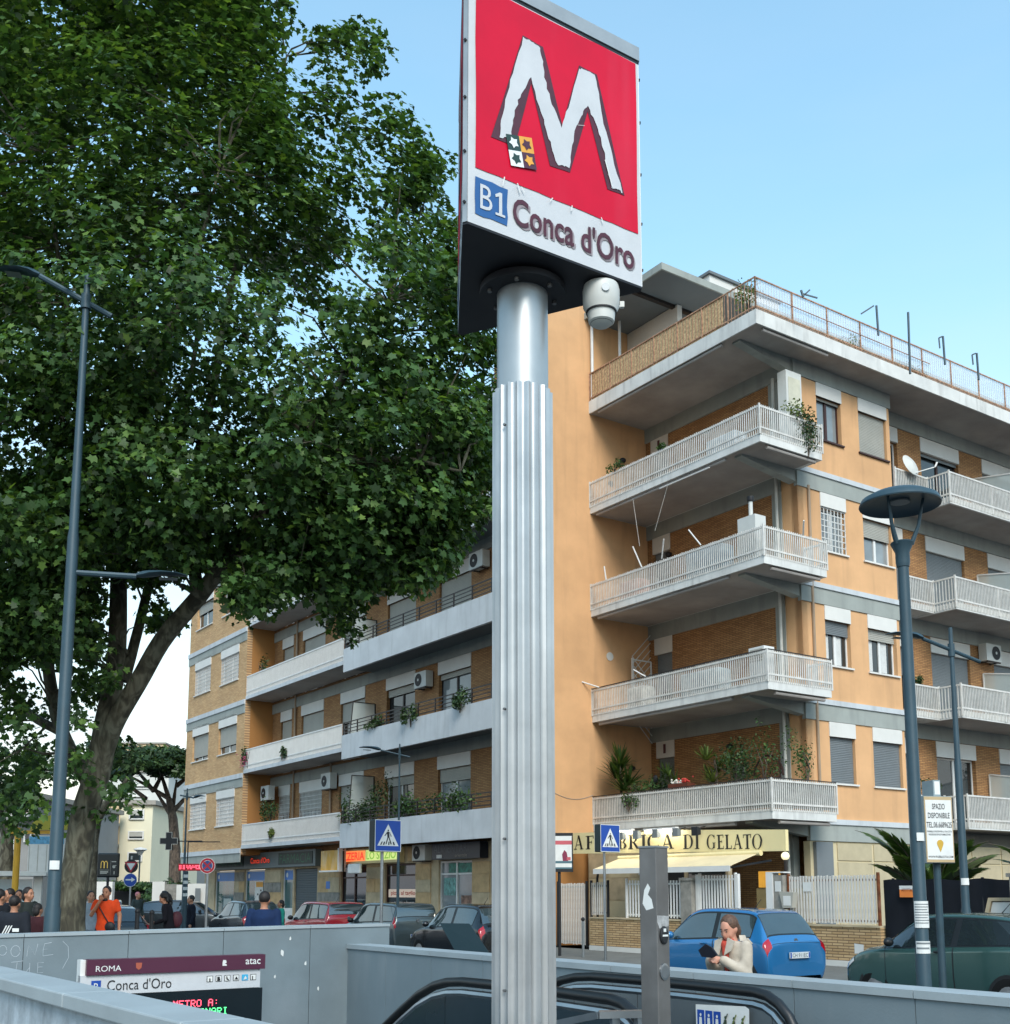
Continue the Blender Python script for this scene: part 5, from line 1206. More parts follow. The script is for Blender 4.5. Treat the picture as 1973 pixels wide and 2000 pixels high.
limbs = [
 [(133,1860,22,.36),(137,1800,22,.29),(150,1700,22,.265),(166,1600,22,.255),(186,1520,22,.25),(203,1450,22,.235),(216,1365,22,.20),(227,1270,22,.18),(231,1180,22,.17),(232,1100,22,.16),(236,950,22.2,.14),(244,800,22.4,.115),(258,620,22.5,.09),(290,400,22.6,.07),(318,200,22.6,.05),(338,60,22.6,.03)],
 [(196,1490,22,.20),(222,1420,21.9,.185),(258,1350,21.7,.18),(305,1275,21.5,.175),(352,1205,21.3,.17),(398,1150,21,.16),(450,1085,20.7,.14),(520,985,20.4,.12),(600,850,20.1,.10),(680,715,19.9,.075),(760,590,19.8,.04)],
 [(385,1165,21,.13),(378,1090,21.2,.12),(382,960,21.3,.11),(415,760,21.5,.09),(468,500,21.6,.065),(520,280,21.6,.04),(560,110,21.6,.02)],
 [(240,1330,22,.11),(272,1225,22.3,.10),(298,1130,22.6,.09),(330,1000,22.9,.08),(362,800,23.2,.06),(400,560,23.4,.04)],
 [(178,1540,22,.16),(140,1470,22.3,.14),(112,1400,22.5,.13),(98,1310,22.7,.12),(82,1240,22.9,.11),(66,1190,23,.10),(40,1120,23,.08),(10,980,23,.06),(-30,760,23,.04)],
 [(120,1430,22.4,.10),(60,1395,22.8,.09),(0,1320,23,.07),(-90,1220,23.2,.05)],
 [(98,1310,22.7,.09),(108,1200,22.4,.08),(112,1060,22,.07),(118,850,21.6,.05),(130,600,21.3,.03)],
 [(236,1000,22.1,.10),(190,860,21.2,.085),(150,700,20.4,.06),(110,480,19.8,.04),(90,300,19.6,.02)],
 [(240,880,22.2,.10),(300,740,21,.08),(350,600,20,.06),(400,450,19.4,.04),(430,330,19.2,.02)],
 [(520,985,20.4,.09),(620,930,19.4,.075),(720,900,18.8,.06),(820,900,18.4,.04),(900,920,18.2,.02)],
 [(560,920,20.2,.08),(640,900,21.6,.07),(740,860,22.6,.05),(860,800,23.3,.03)],
 [(244,800,22.4,.09),(330,640,23.8,.07),(430,480,25,.05),(560,330,25.8,.03)],
]
mb = MB()
paths = []
for L in limbs:
    pts = [at(x, y, Y)-base for x, y, Y, r in L]; rs = [q[3] for q in L]
    if L is limbs[0]: pts[0].z = 0.0
    # resample smoothly with a little wander
    P2, R2 = [], []
    for i in range(len(pts)-1):
        p0, p1, p2, p3 = pts[max(i-1, 0)], pts[i], pts[i+1], pts[min(i+2, len(pts)-1)]
        for s in range(4):
            t = s/4
            P2.append(.5*((2*p1)+(p2-p0)*t+(2*p0-5*p1+4*p2-p3)*t*t+(3*p1-p0-3*p2+p3)*t**3)); R2.append(rs[i]*(1-t)+rs[i+1]*t)
    P2.append(pts[-1]); R2.append(rs[-1])
    for i in range(1, len(P2)-1): P2[i] = P2[i]+mnoise.noise_vector(P2[i]*.9)*.05
    mb.tube(P2, R2, 12); paths.append((P2, R2))
part('trunk', mb, K['bark'], tr, 60)
crown_poly = [(-420,-330),(520,-330),(560,-60),(575,0),(592,55),(640,70),(690,45),(745,70),(788,88),(775,150),(760,185),(800,215),(795,250),(840,262),(850,300),(880,310),(872,360),(905,400),(950,430),(985,520),(990,640),(960,700),(990,790),(975,930),(955,1010),(900,1035),(880,1080),(845,1120),(820,1150),(775,1135),(730,1150),(700,1185),(680,1245),(650,1215),(610,1150),(560,1150),(520,1195),(490,1215),(465,1175),(430,1130),(380,1150),(330,1130),(280,1145),(215,1130),(170,1200),(120,1270),(60,1300),(0,1350),(-420,1450)]
rng = np.random.default_rng(11)
cl = []; tries = 0
xs = [p[0] for p in crown_poly]; ys = [p[1] for p in crown_poly]
def dens(p): return mnoise.noise(Vector((p.x*.42+3, p.y*.42, p.z*.42)))+.45*mnoise.noise(Vector((p.x*1.1, p.y*1.1+7, p.z*1.1)))
while len(cl) < 2700 and tries < 40000:
    tries += 1
    x, y = rng.uniform(min(xs), max(xs)), rng.uniform(min(ys), max(ys))
    if not inpoly(x, y, crown_poly): continue
    if x < -120 and rng.random() < .55: continue
    if y < -90 and rng.random() < .5: continue
    e = edge_dist(x, y, crown_poly); th = 3.6*(1-math.exp(-e/170))+.5
    Y = 21.0+(.8 if y < 500 else 0)-(1.6 if x > 650 else 0)*min(1, (x-650)/250 if x > 650 else 0)+rng.uniform(-1, 1)*th
    p = at(x, y, Y)
    if dens(p) < (-.24 if Y < 21 else -.06): continue
    cl.append((p, rng.uniform(.34, .62)*(1 if e > 60 else .62)))
for (px_, py_, rx_, ry_, n_) in ((800,1040,130,90,90), (640,1080,130,80,90), (880,930,80,120,70), (520,1110,70,70,45), (300,1060,170,60,60), (60,1150,90,140,90), (720,1000,150,90,80), (40,900,120,200,60), (670,1165,45,70,30), (780,1110,70,50,36), (500,1165,60,45,30), (850,1080,60,50,30)):
    for _ in range(n_):
        a_ = rng.uniform(0, 6.28); q_ = rng.random()**.5; x, y = px_+rx_*q_*math.cos(a_), py_+ry_*q_*math.sin(a_)
        if inpoly(x, y, crown_poly): cl.append((at(x, y, rng.uniform(19.0, 23.0)), rng.uniform(.32, .52)))
low = [[(0,1330),(60,1310),(95,1370),(105,1440),(95,1560),(40,1620),(0,1640),(-60,1600)], [(108,1430),(160,1470),(205,1530),(215,1620),(150,1680),(105,1640)], [(150,1300),(205,1230),(215,1330),(190,1400),(150,1420),(120,1370)], [(130,1130),(200,1150),(195,1260),(140,1290)], [(215,1520),(260,1530),(275,1560),(215,1590)], [(300,1160),(345,1180),(330,1235),(290,1215)]]
for poly, n_ in zip(low, (34, 10, 26, 34, 5, 12)):
    k = 0
    while k < n_:
        x, y = rng.uniform(min(p[0] for p in poly), max(p[0] for p in poly)), rng.uniform(min(p[1] for p in poly), max(p[1] for p in poly))
        if not inpoly(x, y, poly): continue
        cl.append((at(x, y, rng.uniform(20.2, 24.0)), rng.uniform(.22, .40))); k += 1
cen = at(330, 620, 21.2)
pos, nrm, siz = [], [], []
for p, rad in cl:
    n_ = int(54*(rad/.45)**1.5)
    d = rng.normal(size=(n_, 3)); d /= np.linalg.norm(d, axis=1, keepdims=True); rr = rad*rng.random(n_)[:, None]**.45
    off = d*rr*np.array([1.15, 1.15, .72])
    P_ = np.array(p)[None]+off
    outv = P_-np.array(cen)[None]; outv /= np.linalg.norm(outv, axis=1, keepdims=True)
    N_ = outv*.45+np.array([0, 0, .75])+d*.35+rng.normal(size=(n_, 3))*.38
    pos.append(P_); nrm.append(N_); siz.append(rng.uniform(.055, .165, n_)*(1+.25*rng.random()))
pos = np.concatenate(pos)-np.array(base); nrm = np.concatenate(nrm); siz = np.concatenate(siz)
print('plane leaves', len(pos), 'clumps', len(cl))
part('crown', None, None, tr, me=leaf_mesh('crown', pos, nrm, siz, K['leaf'], LEAF5, rng=rng), kind='stuff')
# branchlets that carry the clumps
mb = MB(); allp = [(P2[i], R2[i]) for P2, R2 in paths for i in range(0, len(P2), 2) if R2[i] < .15]
PA = np.array([p[0] for p in allp])
for p, rad in cl[::9]:
    q = np.array(p-base); dd = np.linalg.norm(PA-q, axis=1); i = int(np.argmin(dd+rng.uniform(0, .6, len(PA))))
    if dd[i] > 4.5: continue
    a, b = allp[i][0], Vector(q); m_ = a.lerp(b, .55)+Vector((rng.normal()*.12, rng.normal()*.12, .12*dd[i]))
    mb.tube([a, a.lerp(m_, .5)+Vector((rng.normal()*.05, 0, rng.normal()*.05)), m_, b], [min(.035, allp[i][1]*.6), .024, .016, .006], 4, cap=False)
part('branches', mb, K['bark'], tr, 60, kind='stuff')

# ------------------------------------------------------------------ other trees
def simple_tree(name, label, X, Y, z, trunk, clumps, leafmat, shape, lsize, nleaf, bark, seed, flat=.8, rough_n=.6, grp=None):
    rg = np.random.default_rng(seed); t = thingW(name, label, 'tree', X, Y, z, 0, grp); b = Vector((X, Y, z)); m_ = MB()
    for L in trunk:
        pts = [Vector(q[:3])-b for q in L]; m_.tube(pts, [q[3] for q in L], 8)
    part('trunk', m_, K[bark], t, 60)
    P_, N_, S_ = [], [], []
    for (c, r) in clumps:
        d = rg.normal(size=(nleaf, 3)); d /= np.linalg.norm(d, axis=1, keepdims=True)
        pp = np.array(c)+d*r*(rg.random(nleaf)[:, None]**.35)*np.array([1, 1, flat]); P_.append(pp); N_.append(d*.7+np.array([0,0,.6])+rg.normal(size=(nleaf, 3))*rough_n); S_.append(rg.uniform(.7, 1.3, nleaf)*lsize)
    me = leaf_mesh('crown', np.concatenate(P_)-np.array(b), np.concatenate(N_), np.concatenate(S_), K[leafmat], shape, rng=rg)
    part('crown', None, None, t, me=me, kind='stuff'); return t
# umbrella pine behind the wing
Yp = 74
rp = np.random.default_rng(5); cps = []
for i in range(80):
    x = rp.uniform(205, 420); e = 1-abs((x-310)/125)**2.2
    if e < 0: e = 0
    y = 1512-rp.random()*(46*max(e, .25)); cps.append((at(x, y, Yp+rp.uniform(-4, 4)), rp.uniform(.7, 1.15)))
tk = [[(*at(341, 1740, Yp), .42), (*at(342, 1660, Yp), .36), (*at(338, 1600, Yp), .30), (*at(330, 1560, Yp), .2)]]
for (x, y, x2, y2) in ((338,1600,300,1545),(330,1560,250,1520),(336,1590,345,1530),(330,1560,310,1505),(300,1545,262,1505),(345,1535,385,1510),(338,1585,400,1525),(300,1545,325,1505),(285,1560,235,1530)):
    tk.append([(*at(x, y, Yp), .16), (*at((x+x2)/2, (y+y2)/2-4, Yp+.5), .12), (*at(x2, y2-6, Yp+1), .06)])
pb = at(341, 1750, Yp); simple_tree('pine_tree', 'umbrella pine with flat dark crown behind the brick wing', pb.x, pb.y, ROAD, tk, cps, 'leafpine', NEEDLE, .34, 190, 'barkd', 21, .42)
# paler plane trunks further back
for (x0, y0, Yq, pts, lab, sd) in (
    (172, 1790, 44, [(172,1790,.30),(176,1700,.27),(180,1640,.25),(188,1600,.22),(208,1570,.16),(232,1548,.12),(250,1520,.08)], 'second plane tree with a pale leaning branch behind the big trunk', 31),
    (8, 1780, 48, [(8,1780,.38),(10,1700,.34),(12,1640,.30),(30,1600,.2),(55,1570,.16),(70,1540,.1)], 'grey trunked plane tree at the far left edge', 32)):
    b = at(x0, y0, Yq); rq = np.random.default_rng(sd)
    cps = [(at(rq.uniform(x0-70, x0+75), rq.uniform(1455, 1560), Yq+rq.uniform(-3, 3)), rq.uniform(.6, 1.0)) for _ in range(22 if sd == 32 else 5)]
    simple_tree('plane_tree', lab, b.x, b.y, ROAD, [[(*at(x, y, Yq), r) for x, y, r in pts], [(*at(pts[2][0], pts[2][1], Yq), .2), (*at(pts[2][0]-14, 1570, Yq), .14), (*at(pts[2][0]-20, 1500, Yq), .08)]], cps, 'leafd', LEAF5, .24, 110, 'bark', sd)
def shrub(label, u, v, z, r, n, mat, seed, shape=LEAF1, ls=.09, grp=None, name='shrub', cat='shrub', zs=1.0):
    rg = np.random.default_rng(seed); t = thingL(name, label, cat, u, v, z, 0, grp)
    P_, N_ = [], []
    for i in range(max(3, n//60)):
        c = rg.normal(size=3)*np.array([r[0], r[1], r[2]*.6])*.38; c[2] = abs(c[2])+r[2]*.45
        d = rg.normal(size=(60, 3)); d /= np.linalg.norm(d, axis=1, keepdims=True); P_.append(c+d*np.array(r)*.5*rg.random((60, 1))**.4); N_.append(d+rg.normal(size=(60, 3))*.5+np.array([0,0,.4]))
    me = leaf_mesh('foliage', np.concatenate(P_), np.concatenate(N_), rg.uniform(.7, 1.3, len(P_)*60)*ls, K[mat], shape, rng=rg)
    part('foliage', None, None, t, me=me, kind='stuff')
    mb = MB()
    for q in range(4): mb.tube([(0,0,-.0), (rg.normal()*.1*r[0], rg.normal()*.1*r[1], r[2]*.4), (rg.normal()*.4*r[0], rg.normal()*.4*r[1], r[2]*.8)], [.02,.015,.006], 5)
    part('stem', mb, K['barkd'], t)
    return t
def spiky(label, u, v, z, n, L, mat, seed, name='potted_yucca', grp=None):
    rg = np.random.default_rng(seed); t = thingL(name, label, 'plant', u, v, z, 0, grp); P_, N_, U_, S_ = [], [], [], []
    for h in range(5):
        c = np.array([rg.normal()*.12*L, rg.normal()*.28*L, .22*L+h*.16*L])
        for i in range(n//5):
            a = rg.uniform(0, 6.28); e = rg.uniform(-.1, 1.3); d = np.array([math.cos(a)*math.cos(e), math.sin(a)*math.cos(e), math.sin(e)])
            s = L*rg.uniform(.4, .62); P_.append(c+d*s*.5); U_.append(d); N_.append(np.cross(d, [math.sin(a), -math.cos(a), .1])); S_.append(s)
    me = leaf_mesh('leaves', np.array(P_), np.array(N_), np.array(S_), K[mat], BLADE, up=np.array(U_), rng=rg); part('leaves', None, None, t, me=me, kind='stuff')
    mb = MB(); mb.lathe([(.11,-.06),(.16,.16),(.17,.16),(.15,.14)], n=12); part('pot', mb, M('terracotta', '#7a4a36', .8) if 'terracotta' not in bpy.data.materials else bpy.data.materials['terracotta'], t)
    mb = MB(); mb.tube([(0,0,.1),(.03,.02,.5*L),(0,.05,.9*L)], [.05,.04,.03], 6); part('stem', mb, K['barkd'], t)
    return t
def palm(label, u, v, z, n, L, seed, th=.9):
    rg = np.random.default_rng(seed); t = thingL('palm_tree', label, 'palm', u, v, 0, 0, 'young palms behind the boundary fence'); 
    mb = MB(); mb.tube([(0,0,0),(0,0,z)], [.2,.17], 10); part('trunk', mb, K['barkd'], t)
    for f in range(n):
        a = f*2.4+rg.uniform(-.3, .3); e0 = rg.uniform(.85, 1.5)*th; ll = L*rg.uniform(.75, 1.1); pts = []; p = Vector((0, 0, z)); e = e0
        for s in range(9):
            pts.append(p.copy()); d = Vector((math.cos(a)*math.cos(e), math.sin(a)*math.cos(e), math.sin(e))); p = p+d*ll/8; e -= .05+.028*s
        P_, N_, U_, S_ = [], [], [], []
        side = Vector((-math.sin(a), math.cos(a), 0))
        for s in range(40):
            k_ = .4+s/40*7.5; i = min(7, int(k_)); q = pts[i].lerp(pts[i+1], k_-i); tang = (pts[i+1]-pts[i]).normalized()
            for sg in (-1, 1):
                dd = (side*sg*.8+tang*.75+Vector((0,0,-.12))).normalized(); ln = ll*.26*math.sin(math.pi*min(1, .15+s/46))+.03
                P_.append(q+dd*ln*.5); U_.append(dd); N_.append(dd.cross(tang)); S_.append(ln)
        me = leaf_mesh('frond', np.array([tuple(x) for x in P_]), np.array([tuple(x) for x in N_]), np.array(S_), K['leafpalm'], BLADE*np.array([1.6, 1]), up=np.array([tuple(x) for x in U_]), rng=rg)
        fo = part('frond', None, None, t, me=me)
        mb = MB(); mb.tube(pts, [.022]*5+[.016, .012, .008, .004], 5); part('rib', mb, K['leafy'] if False else K['barkd'], fo)
palm('feathery young palm rising behind the fence left of the blue lamp post', 22.0, 15.6, 1.25, 11, 2.3, 3)
palm('feathery young palm behind the black fence right of the lamp posts', 22.2, 12.5, 1.1, 9, 2.4, 9)
palm('small palm half hidden between the two lamp posts', 22.6, 14.2, .8, 7, 1.7, 14)
# hedges and shrubs far left
for (x, y, Yq, r, lab, sd) in ((322, 1712, 62, (1.5,1.2,1.1), 'rounded green shrub under the umbrella pine', 41), (270, 1735, 67.5, (2.8,.6,.5), 'low hedge below the cream apartment house', 42), (215, 1737, 67, (2.2,.6,.5), 'low hedge behind the orange shirted man', 43), (348, 1712, 66, (.9,1.0,1.5), 'dark shrub at the foot of the pine trunk', 44)):
    p = at(x, y, Yq); u, v = G(p.x, p.y); shrub(lab, u, v, ROAD+(1.9 if sd in (42, 43) else .9), r, 1300, 'leafd' if sd == 44 else 'leafb', sd, ls=.2)
# ------------------------------------------------------------------ cars
def cat_rom(P, s):
    n = len(P)-1; s = max(0.0, min(n-1e-6, s)); i = int(s); t = s-i
    p0, p1, p2, p3 = P[max(i-1, 0)], P[i], P[i+1], P[min(i+2, n)]
    m1, m2 = (p2-p0)*.5*.8, (p3-p1)*.5*.8
    return (2*t**3-3*t*t+1)*p1+(t**3-2*t*t+t)*m1+(-2*t**3+3*t*t)*p2+(t**3-t*t)*m2
SHAPES = {   # x, zbot, zbelt, ztop, half widths: sill, belt, top
 'round': [(.02,.34,.52,.56,.66,.70,.60),(.05,.28,.78,.92,.72,.79,.66),(.14,.24,.93,1.06,.76,.82,.66),(.48,.22,.99,1.47,.78,.83,.57),(.95,.20,.97,1.54,.79,.83,.58),(1.75,.20,.93,1.55,.79,.83,.58),(2.2,.20,.91,1.46,.79,.83,.57),(2.82,.20,.90,1.00,.79,.82,.66),(3.25,.21,.80,.90,.78,.80,.62),(3.55,.24,.62,.70,.72,.74,.56),(3.70,.30,.45,.50,.60,.62,.48)],
 'boxy': [(.02,.34,.60,.70,.68,.72,.62),(.04,.28,.90,1.02,.74,.78,.66),(.08,.24,.98,1.15,.76,.79,.66),(.22,.22,1.00,1.50,.77,.79,.60),(.8,.20,.99,1.55,.77,.79,.62),(1.7,.20,.96,1.56,.77,.79,.62),(2.25,.20,.94,1.48,.77,.79,.60),(2.85,.20,.93,1.04,.77,.78,.66),(3.25,.21,.86,.95,.76,.77,.64),(3.52,.24,.66,.76,.72,.73,.58),(3.65,.30,.46,.52,.62,.63,.5)],
 'cross': [(.02,.36,.60,.66,.66,.72,.60),(.05,.30,.86,.98,.74,.82,.66),(.15,.26,.98,1.10,.78,.85,.66),(.55,.24,1.04,1.44,.80,.86,.56),(1.1,.22,1.02,1.52,.81,.86,.57),(1.9,.22,.98,1.53,.81,.86,.57),(2.35,.22,.95,1.45,.81,.86,.57),(2.95,.22,.94,1.03,.81,.85,.68),(3.35,.23,.86,.94,.80,.82,.64),(3.62,.27,.68,.76,.74,.76,.58),(3.74,.33,.48,.54,.62,.64,.5)],
}
def car(label, shape, u, v, rz, paint, group=None, L=1.0, glass='carglass', tail='round', light=True, plate='', z=ROAD, wash=None):
    St = [np.array(s) for s in SHAPES[shape]]; ns = len(St)-1
    t = thingL('parked_car', label, 'car', u, v, z, rz, group)
    def S(s, tt, side=1, off=0.0):
        q = cat_rom(St, s); x, zb, zl, zt, ws, wb, wt = q; x *= L
        pts = [(ws*.9, zb-.02), (ws, zb+.03), (wb*1.0, zb+(zl-zb)*.45), (wb, zl-.07), (wb*.972, zl), (wt+.02, zt-.055), (wt*.93, zt-.022), (wt*.55, zt-.003), (0, zt)]
        tt = max(0, min(8-1e-6, tt)); A_ = np.array(pts); y, z_ = cat_rom(A_, tt)
        a, b = cat_rom(A_, max(0, tt-.08)), cat_rom(A_, min(8-1e-6, tt+.08))
        if off:
            nx = Vector((b[1]-a[1], -(b[0]-a[0]))); nx = nx.normalized() if nx.length > 1e-6 else Vector((1, 0)); y += nx.x*off; z_ += nx.y*off
        return (x, side*y, z_)
    ts = [0, .5, 1, 1.5, 2, 2.5, 3, 3.5, 4, 4.5, 5, 5.5, 6, 6.5, 7, 7.5, 7.999]; ss = [i/7 for i in range(ns*7+1)]
    mb = MB(); full = [(q, 1) for q in ts]+[(q, -1) for q in ts[-2::-1]]; m = len(full)
    for s in ss:
        for q, sd in full: mb.v.append(S(s, q, sd))
    for i in range(len(ss)-1):
        for j in range(m-1): mb.f.append((i*m+j, i*m+j+1, (i+1)*m+j+1, (i+1)*m+j)); mb.m.append(0)
    mb.f.append(tuple(range(m))); mb.m.append(0); mb.f.append(tuple(range((len(ss)-1)*m, len(ss)*m))[::-1]); mb.m.append(0)
    body = part('body', mb, paint, t, 75)
    def patch(name, s0, s1, t0, t1, sides, mat, off=.006, n=6, k=5, parent=None, both=False):
        for sd in sides:
            mb = MB()
            if both:
                ql = [t0+(8-t0)*i/k for i in range(k+1)]; row = [(q, 1) for q in ql]+[(q, -1) for q in ql[-2::-1]]
            else: row = [(t0+(t1-t0)*i/k, sd) for i in range(k+1)]
            for i in range(n+1):
                for q, s_ in row: mb.v.append(S(s0+(s1-s0)*i/n, q, s_, off))
            w = len(row)
            for i in range(n):
                for j in range(w-1): mb.f.append((i*w+j, i*w+j+1, (i+1)*w+j+1, (i+1)*w+j)); mb.m.append(0)
            o = part(name, mb, mat, parent or body, 60)
        return o
    g = K[glass]
    patch('window_trim', 2.90, 6.80, 4.07, 4.95, (1, -1), K['rubber'], .0025, 14, 3)
    patch('window_trim', 2.02, 2.97, 5.12, 8, (1,), K['rubber'], .003, 6, 5, both=True)
    patch('tailgate_seam', 1.10, 1.98, 4.72, 4.78, (1, -1), K['ink'], .003, 6, 1)
    patch('rear_window', 2.10, 2.92, 5.25, 8, (1,), g, .006, 6, 5, both=True)
    patch('windscreen', 6.10, 6.86, 5.2, 8, (1,), g, .006, 6, 5, both=True)
    patch('door_window', 4.62, 6.72, 4.14, 4.86, (1, -1), g, .005, 9, 3)
    patch('side_window', 2.95, 4.50, 4.14, 4.86, (1, -1), g, .005, 8, 3)
    patch('door_seam', 4.55, 4.57, .8, 4.05, (1, -1), K['ink'], .002, 1, 8)
    patch('door_seam', 6.72, 6.735, .8, 4.0, (1, -1), K['ink'], .002, 1, 8)
    patch('sill_trim', 1.6, 8.2, .2, 1.1, (1, -1), K['rubber'], .006, 12, 2)
    patch('bumper_seam', 1.02, 1.06, 1.9, 8, (1,), K['ink'], .003, 1, 8, both=True)
    if tail == 'tall': patch('tail_light', .75, 2.55, 3.6, 4.6, (1, -1), K['redlight'], .012, 5, 3)
    else: patch('tail_light', .85, 1.95, 3.0, 5.35, (1, -1), K['redlight'], .010, 6, 6)
    patch('head_light', 8.35, 9.45, 2.9, 4.6, (1, -1), K['headlight'], .010, 5, 4)
    for sd in (1, -1):
        for hx in (4.85, ):
            p = S(hx, 3.2, sd, .02); mb = MB(); mb.ell(p, (.09, .018, .022), 8, 5); part('door_handle', mb, K['rubber'] if paint.name.startswith('car_green') else paint, body, 60)
        p = S(6.55, 4.05, sd, .09); mb = MB(); mb.ell((p[0], p[1], p[2]+.05), (.07, .10, .075), 10, 7); part('mirror', mb, K['rubber'] if shape != 'round' else paint, body, 60)
    wx = (St[2][0]+.50, St[-1][0]-.72)
    for x in wx:
        x *= L
        for sd in (1, -1):
            hw = cat_rom(St, 3 if x < 1.5 else 8)[5]
            mb = MB(); mb.lathe([(.345, 0), (.345, .3), (.0, .3)], n=22); mb.v = [(x+a, sd*(hw+.008-c), .31+b) for a, b, c in mb.v]; part('wheel_arch', mb, K['rubber'], body)
            mb = MB(); mb.lathe([(.17,0),(.25,-.012),(.30,0),(.30,.16),(.0,.16)], n=24); mb.v = [(x+a, sd*(hw+.012-c), .30+b) for a, b, c in mb.v]; wo_ = part('wheel', mb, K['tyre'], t, 40)
            mb = MB(); mb.lathe([(0,-.012),(.05,-.014),(.07,-.004),(.15,-.006),(.185,-.004),(.185,.02)], n=20); mb.v = [(x+a, sd*(hw+.012-c), .30+b) for a, b, c in mb.v]; part('rim', mb, K['rim'], wo_, 40)
    # plate and badge on the tail
    xr = cat_rom(St, .95)[0]*L
    mb = MB(); zc = .70 if tail != 'tall' else .62
    mb.box(xr-.075, xr-.05, -.27, .27, zc-.055, zc+.055); po = part('number_plate', mb, K['plate'], t)
    for a_, b_ in ((-.265, -.23), (.23, .265)):
        mb = MB(); mb.box(xr-.0765, xr-.0755, a_, b_, zc-.05, zc+.05); part('plate_band', mb, K['inkblue'], po)
    if plate:
        mb = MB(); mb.text(plate, lambda a, b, d: (xr-.077, -a, zc-.035+b), ax=.5, box=(.42, .07)); part('plate_text', mb, K['ink'], po)
    mb = MB(); xb = cat_rom(St, 1.75)[0]*L; zb_ = cat_rom(St, 1.75)[3]; mb.lathe([(0,0),(.05,0),(.05,.012),(.035,.014),(0,.008)], n=16); mb.v = [(xb-.03-c, a, zb_-.06+b) for a, b, c in mb.v]; part('badge', mb, K['rim'], body)
    mb = MB(); mb.tube([(cat_rom(St, 4.2)[0]*L, 0, 1.53), (cat_rom(St, 3.9)[0]*L, 0, 1.72)], [.008, .004], 5); part('aerial', mb, K['rubber'], body)
    return t
def carpaint(name, col, metal=.35): return M('car_'+name, col, .25, metal, var=.0, scale=1.5, coat=.9, spec=.6)
E90 = R(90)
car('metallic blue rounded hatchback parked behind the woman', 'round', 16.72, 14.70, E90, carpaint('blue', '#2a76ad'), 'cars parked along the kerb', glass='carglassl', plate='CH 911EC')
car('dark green crossover hatchback parked at the right edge', 'cross', 16.60, 9.25, E90, carpaint('green', '#3c5d59'), 'cars parked along the kerb', L=1.0)
car('black hatchback half hidden behind the fluted column', 'round', 16.7, 24.15, E90, carpaint('black', '#0f1418'), 'cars parked along the kerb', L=1.03, glass='carglassl')
car('dark grey boxy hatchback with tall tail lights behind the crossing sign pole', 'boxy', 16.7, 28.65, E90, carpaint('grey', '#4c595c'), 'cars parked along the kerb', tail='tall', glass='carglassl')
car('bright red hatchback parked in front of the pizzeria', 'boxy', 16.7, 33.0, E90, carpaint('red', '#b3202c', .1), 'cars parked along the kerb', glass='carglassl')
car('dark blue grey hatchback parked before the pharmacy', 'round', 16.7, 39.7, E90, carpaint('slate', '#1d2a34'), 'cars parked along the kerb', L=1.05, glass='carglassl')
def farcar(label, x, Y, rz, mat, shape='cross', tail='round', L=1.1):
    X = (x-986.5)/2262*Y; u, v = G(X, Y); return car(label, shape, u, v, rz, mat, 'cars on the far street', tail=tail, L=L)
farcar('black car just behind the man in orange', 238, 29, R(90), carpaint('black2', '#14171b'))
farcar('silver grey estate car under the dark restaurant sign', 205, 46, R(75), carpaint('silver', '#a4abad', .5), 'boxy', L=1.25)
farcar('dark grey car beyond the blue arrow sign', 262, 50, R(-35), carpaint('anthracite', '#3a4145'), 'cross', L=1.15)
farcar('white car partly hidden by the plane tree trunk', 172, 40, R(80), carpaint('white', '#c4c8ca', .1), 'round')
# ------------------------------------------------------------------ people
def remesh(name, mb, vox, mats, sm=4):
    me = mesh_of(name, mb, mats); o = bpy.data.objects.new('tmp', me); COL.objects.link(o)
    r = o.modifiers.new('r', 'REMESH'); r.mode = 'VOXEL'; r.voxel_size = vox; r.use_smooth_shade = True
    s = o.modifiers.new('s', 'SMOOTH'); s.factor = .5; s.iterations = sm
    out = bpy.data.meshes.new_from_object(o.evaluated_get(bpy.context.evaluated_depsgraph_get()))
    bpy.data.objects.remove(o); bpy.data.meshes.remove(me); out.name = name
    return out
def chain(mb, pts, rs, n=10):
    P2, R2 = [], []
    pts = [Vector(p) for p in pts]
    for i in range(len(pts)-1):
        for s in range(3): t = s/3; P2.append(pts[i].lerp(pts[i+1], t)); R2.append(rs[i]*(1-t)+rs[i+1]*t)
    P2.append(pts[-1]); R2.append(rs[-1]); mb.tube(P2, R2, n); mb.ell(pts[0], rs[0]*.99, n, 7); mb.ell(pts[-1], rs[-1]*.99, n, 7)
    for p, r in zip(pts[1:-1], rs[1:-1]): mb.ell(p, r*.99, n, 7)
def oval(mb, rings, n=16):
    """rings: (cx, cy, cz, rx, ry)"""
    vs = []; fs = []
    for cx_, cy_, cz_, rx, ry in rings:
        for j in range(n): a = 2*math.pi*j/n; vs.append((cx_+rx*math.cos(a), cy_+ry*math.sin(a), cz_))
    for i in range(len(rings)-1):
        for j in range(n): fs.append((i*n+j, i*n+(j+1) % n, (i+1)*n+(j+1) % n, (i+1)*n+j))
    fs.append(tuple(range(n))[::-1]); fs.append(tuple(range((len(rings)-1)*n, len(rings)*n))); mb.add(vs, fs)
SKIN = {}
def skin(c):
    if c not in SKIN: SKIN[c] = M('skin_%d' % len(SKIN), c, .55, var=.08, scale=9)
    return SKIN[c]
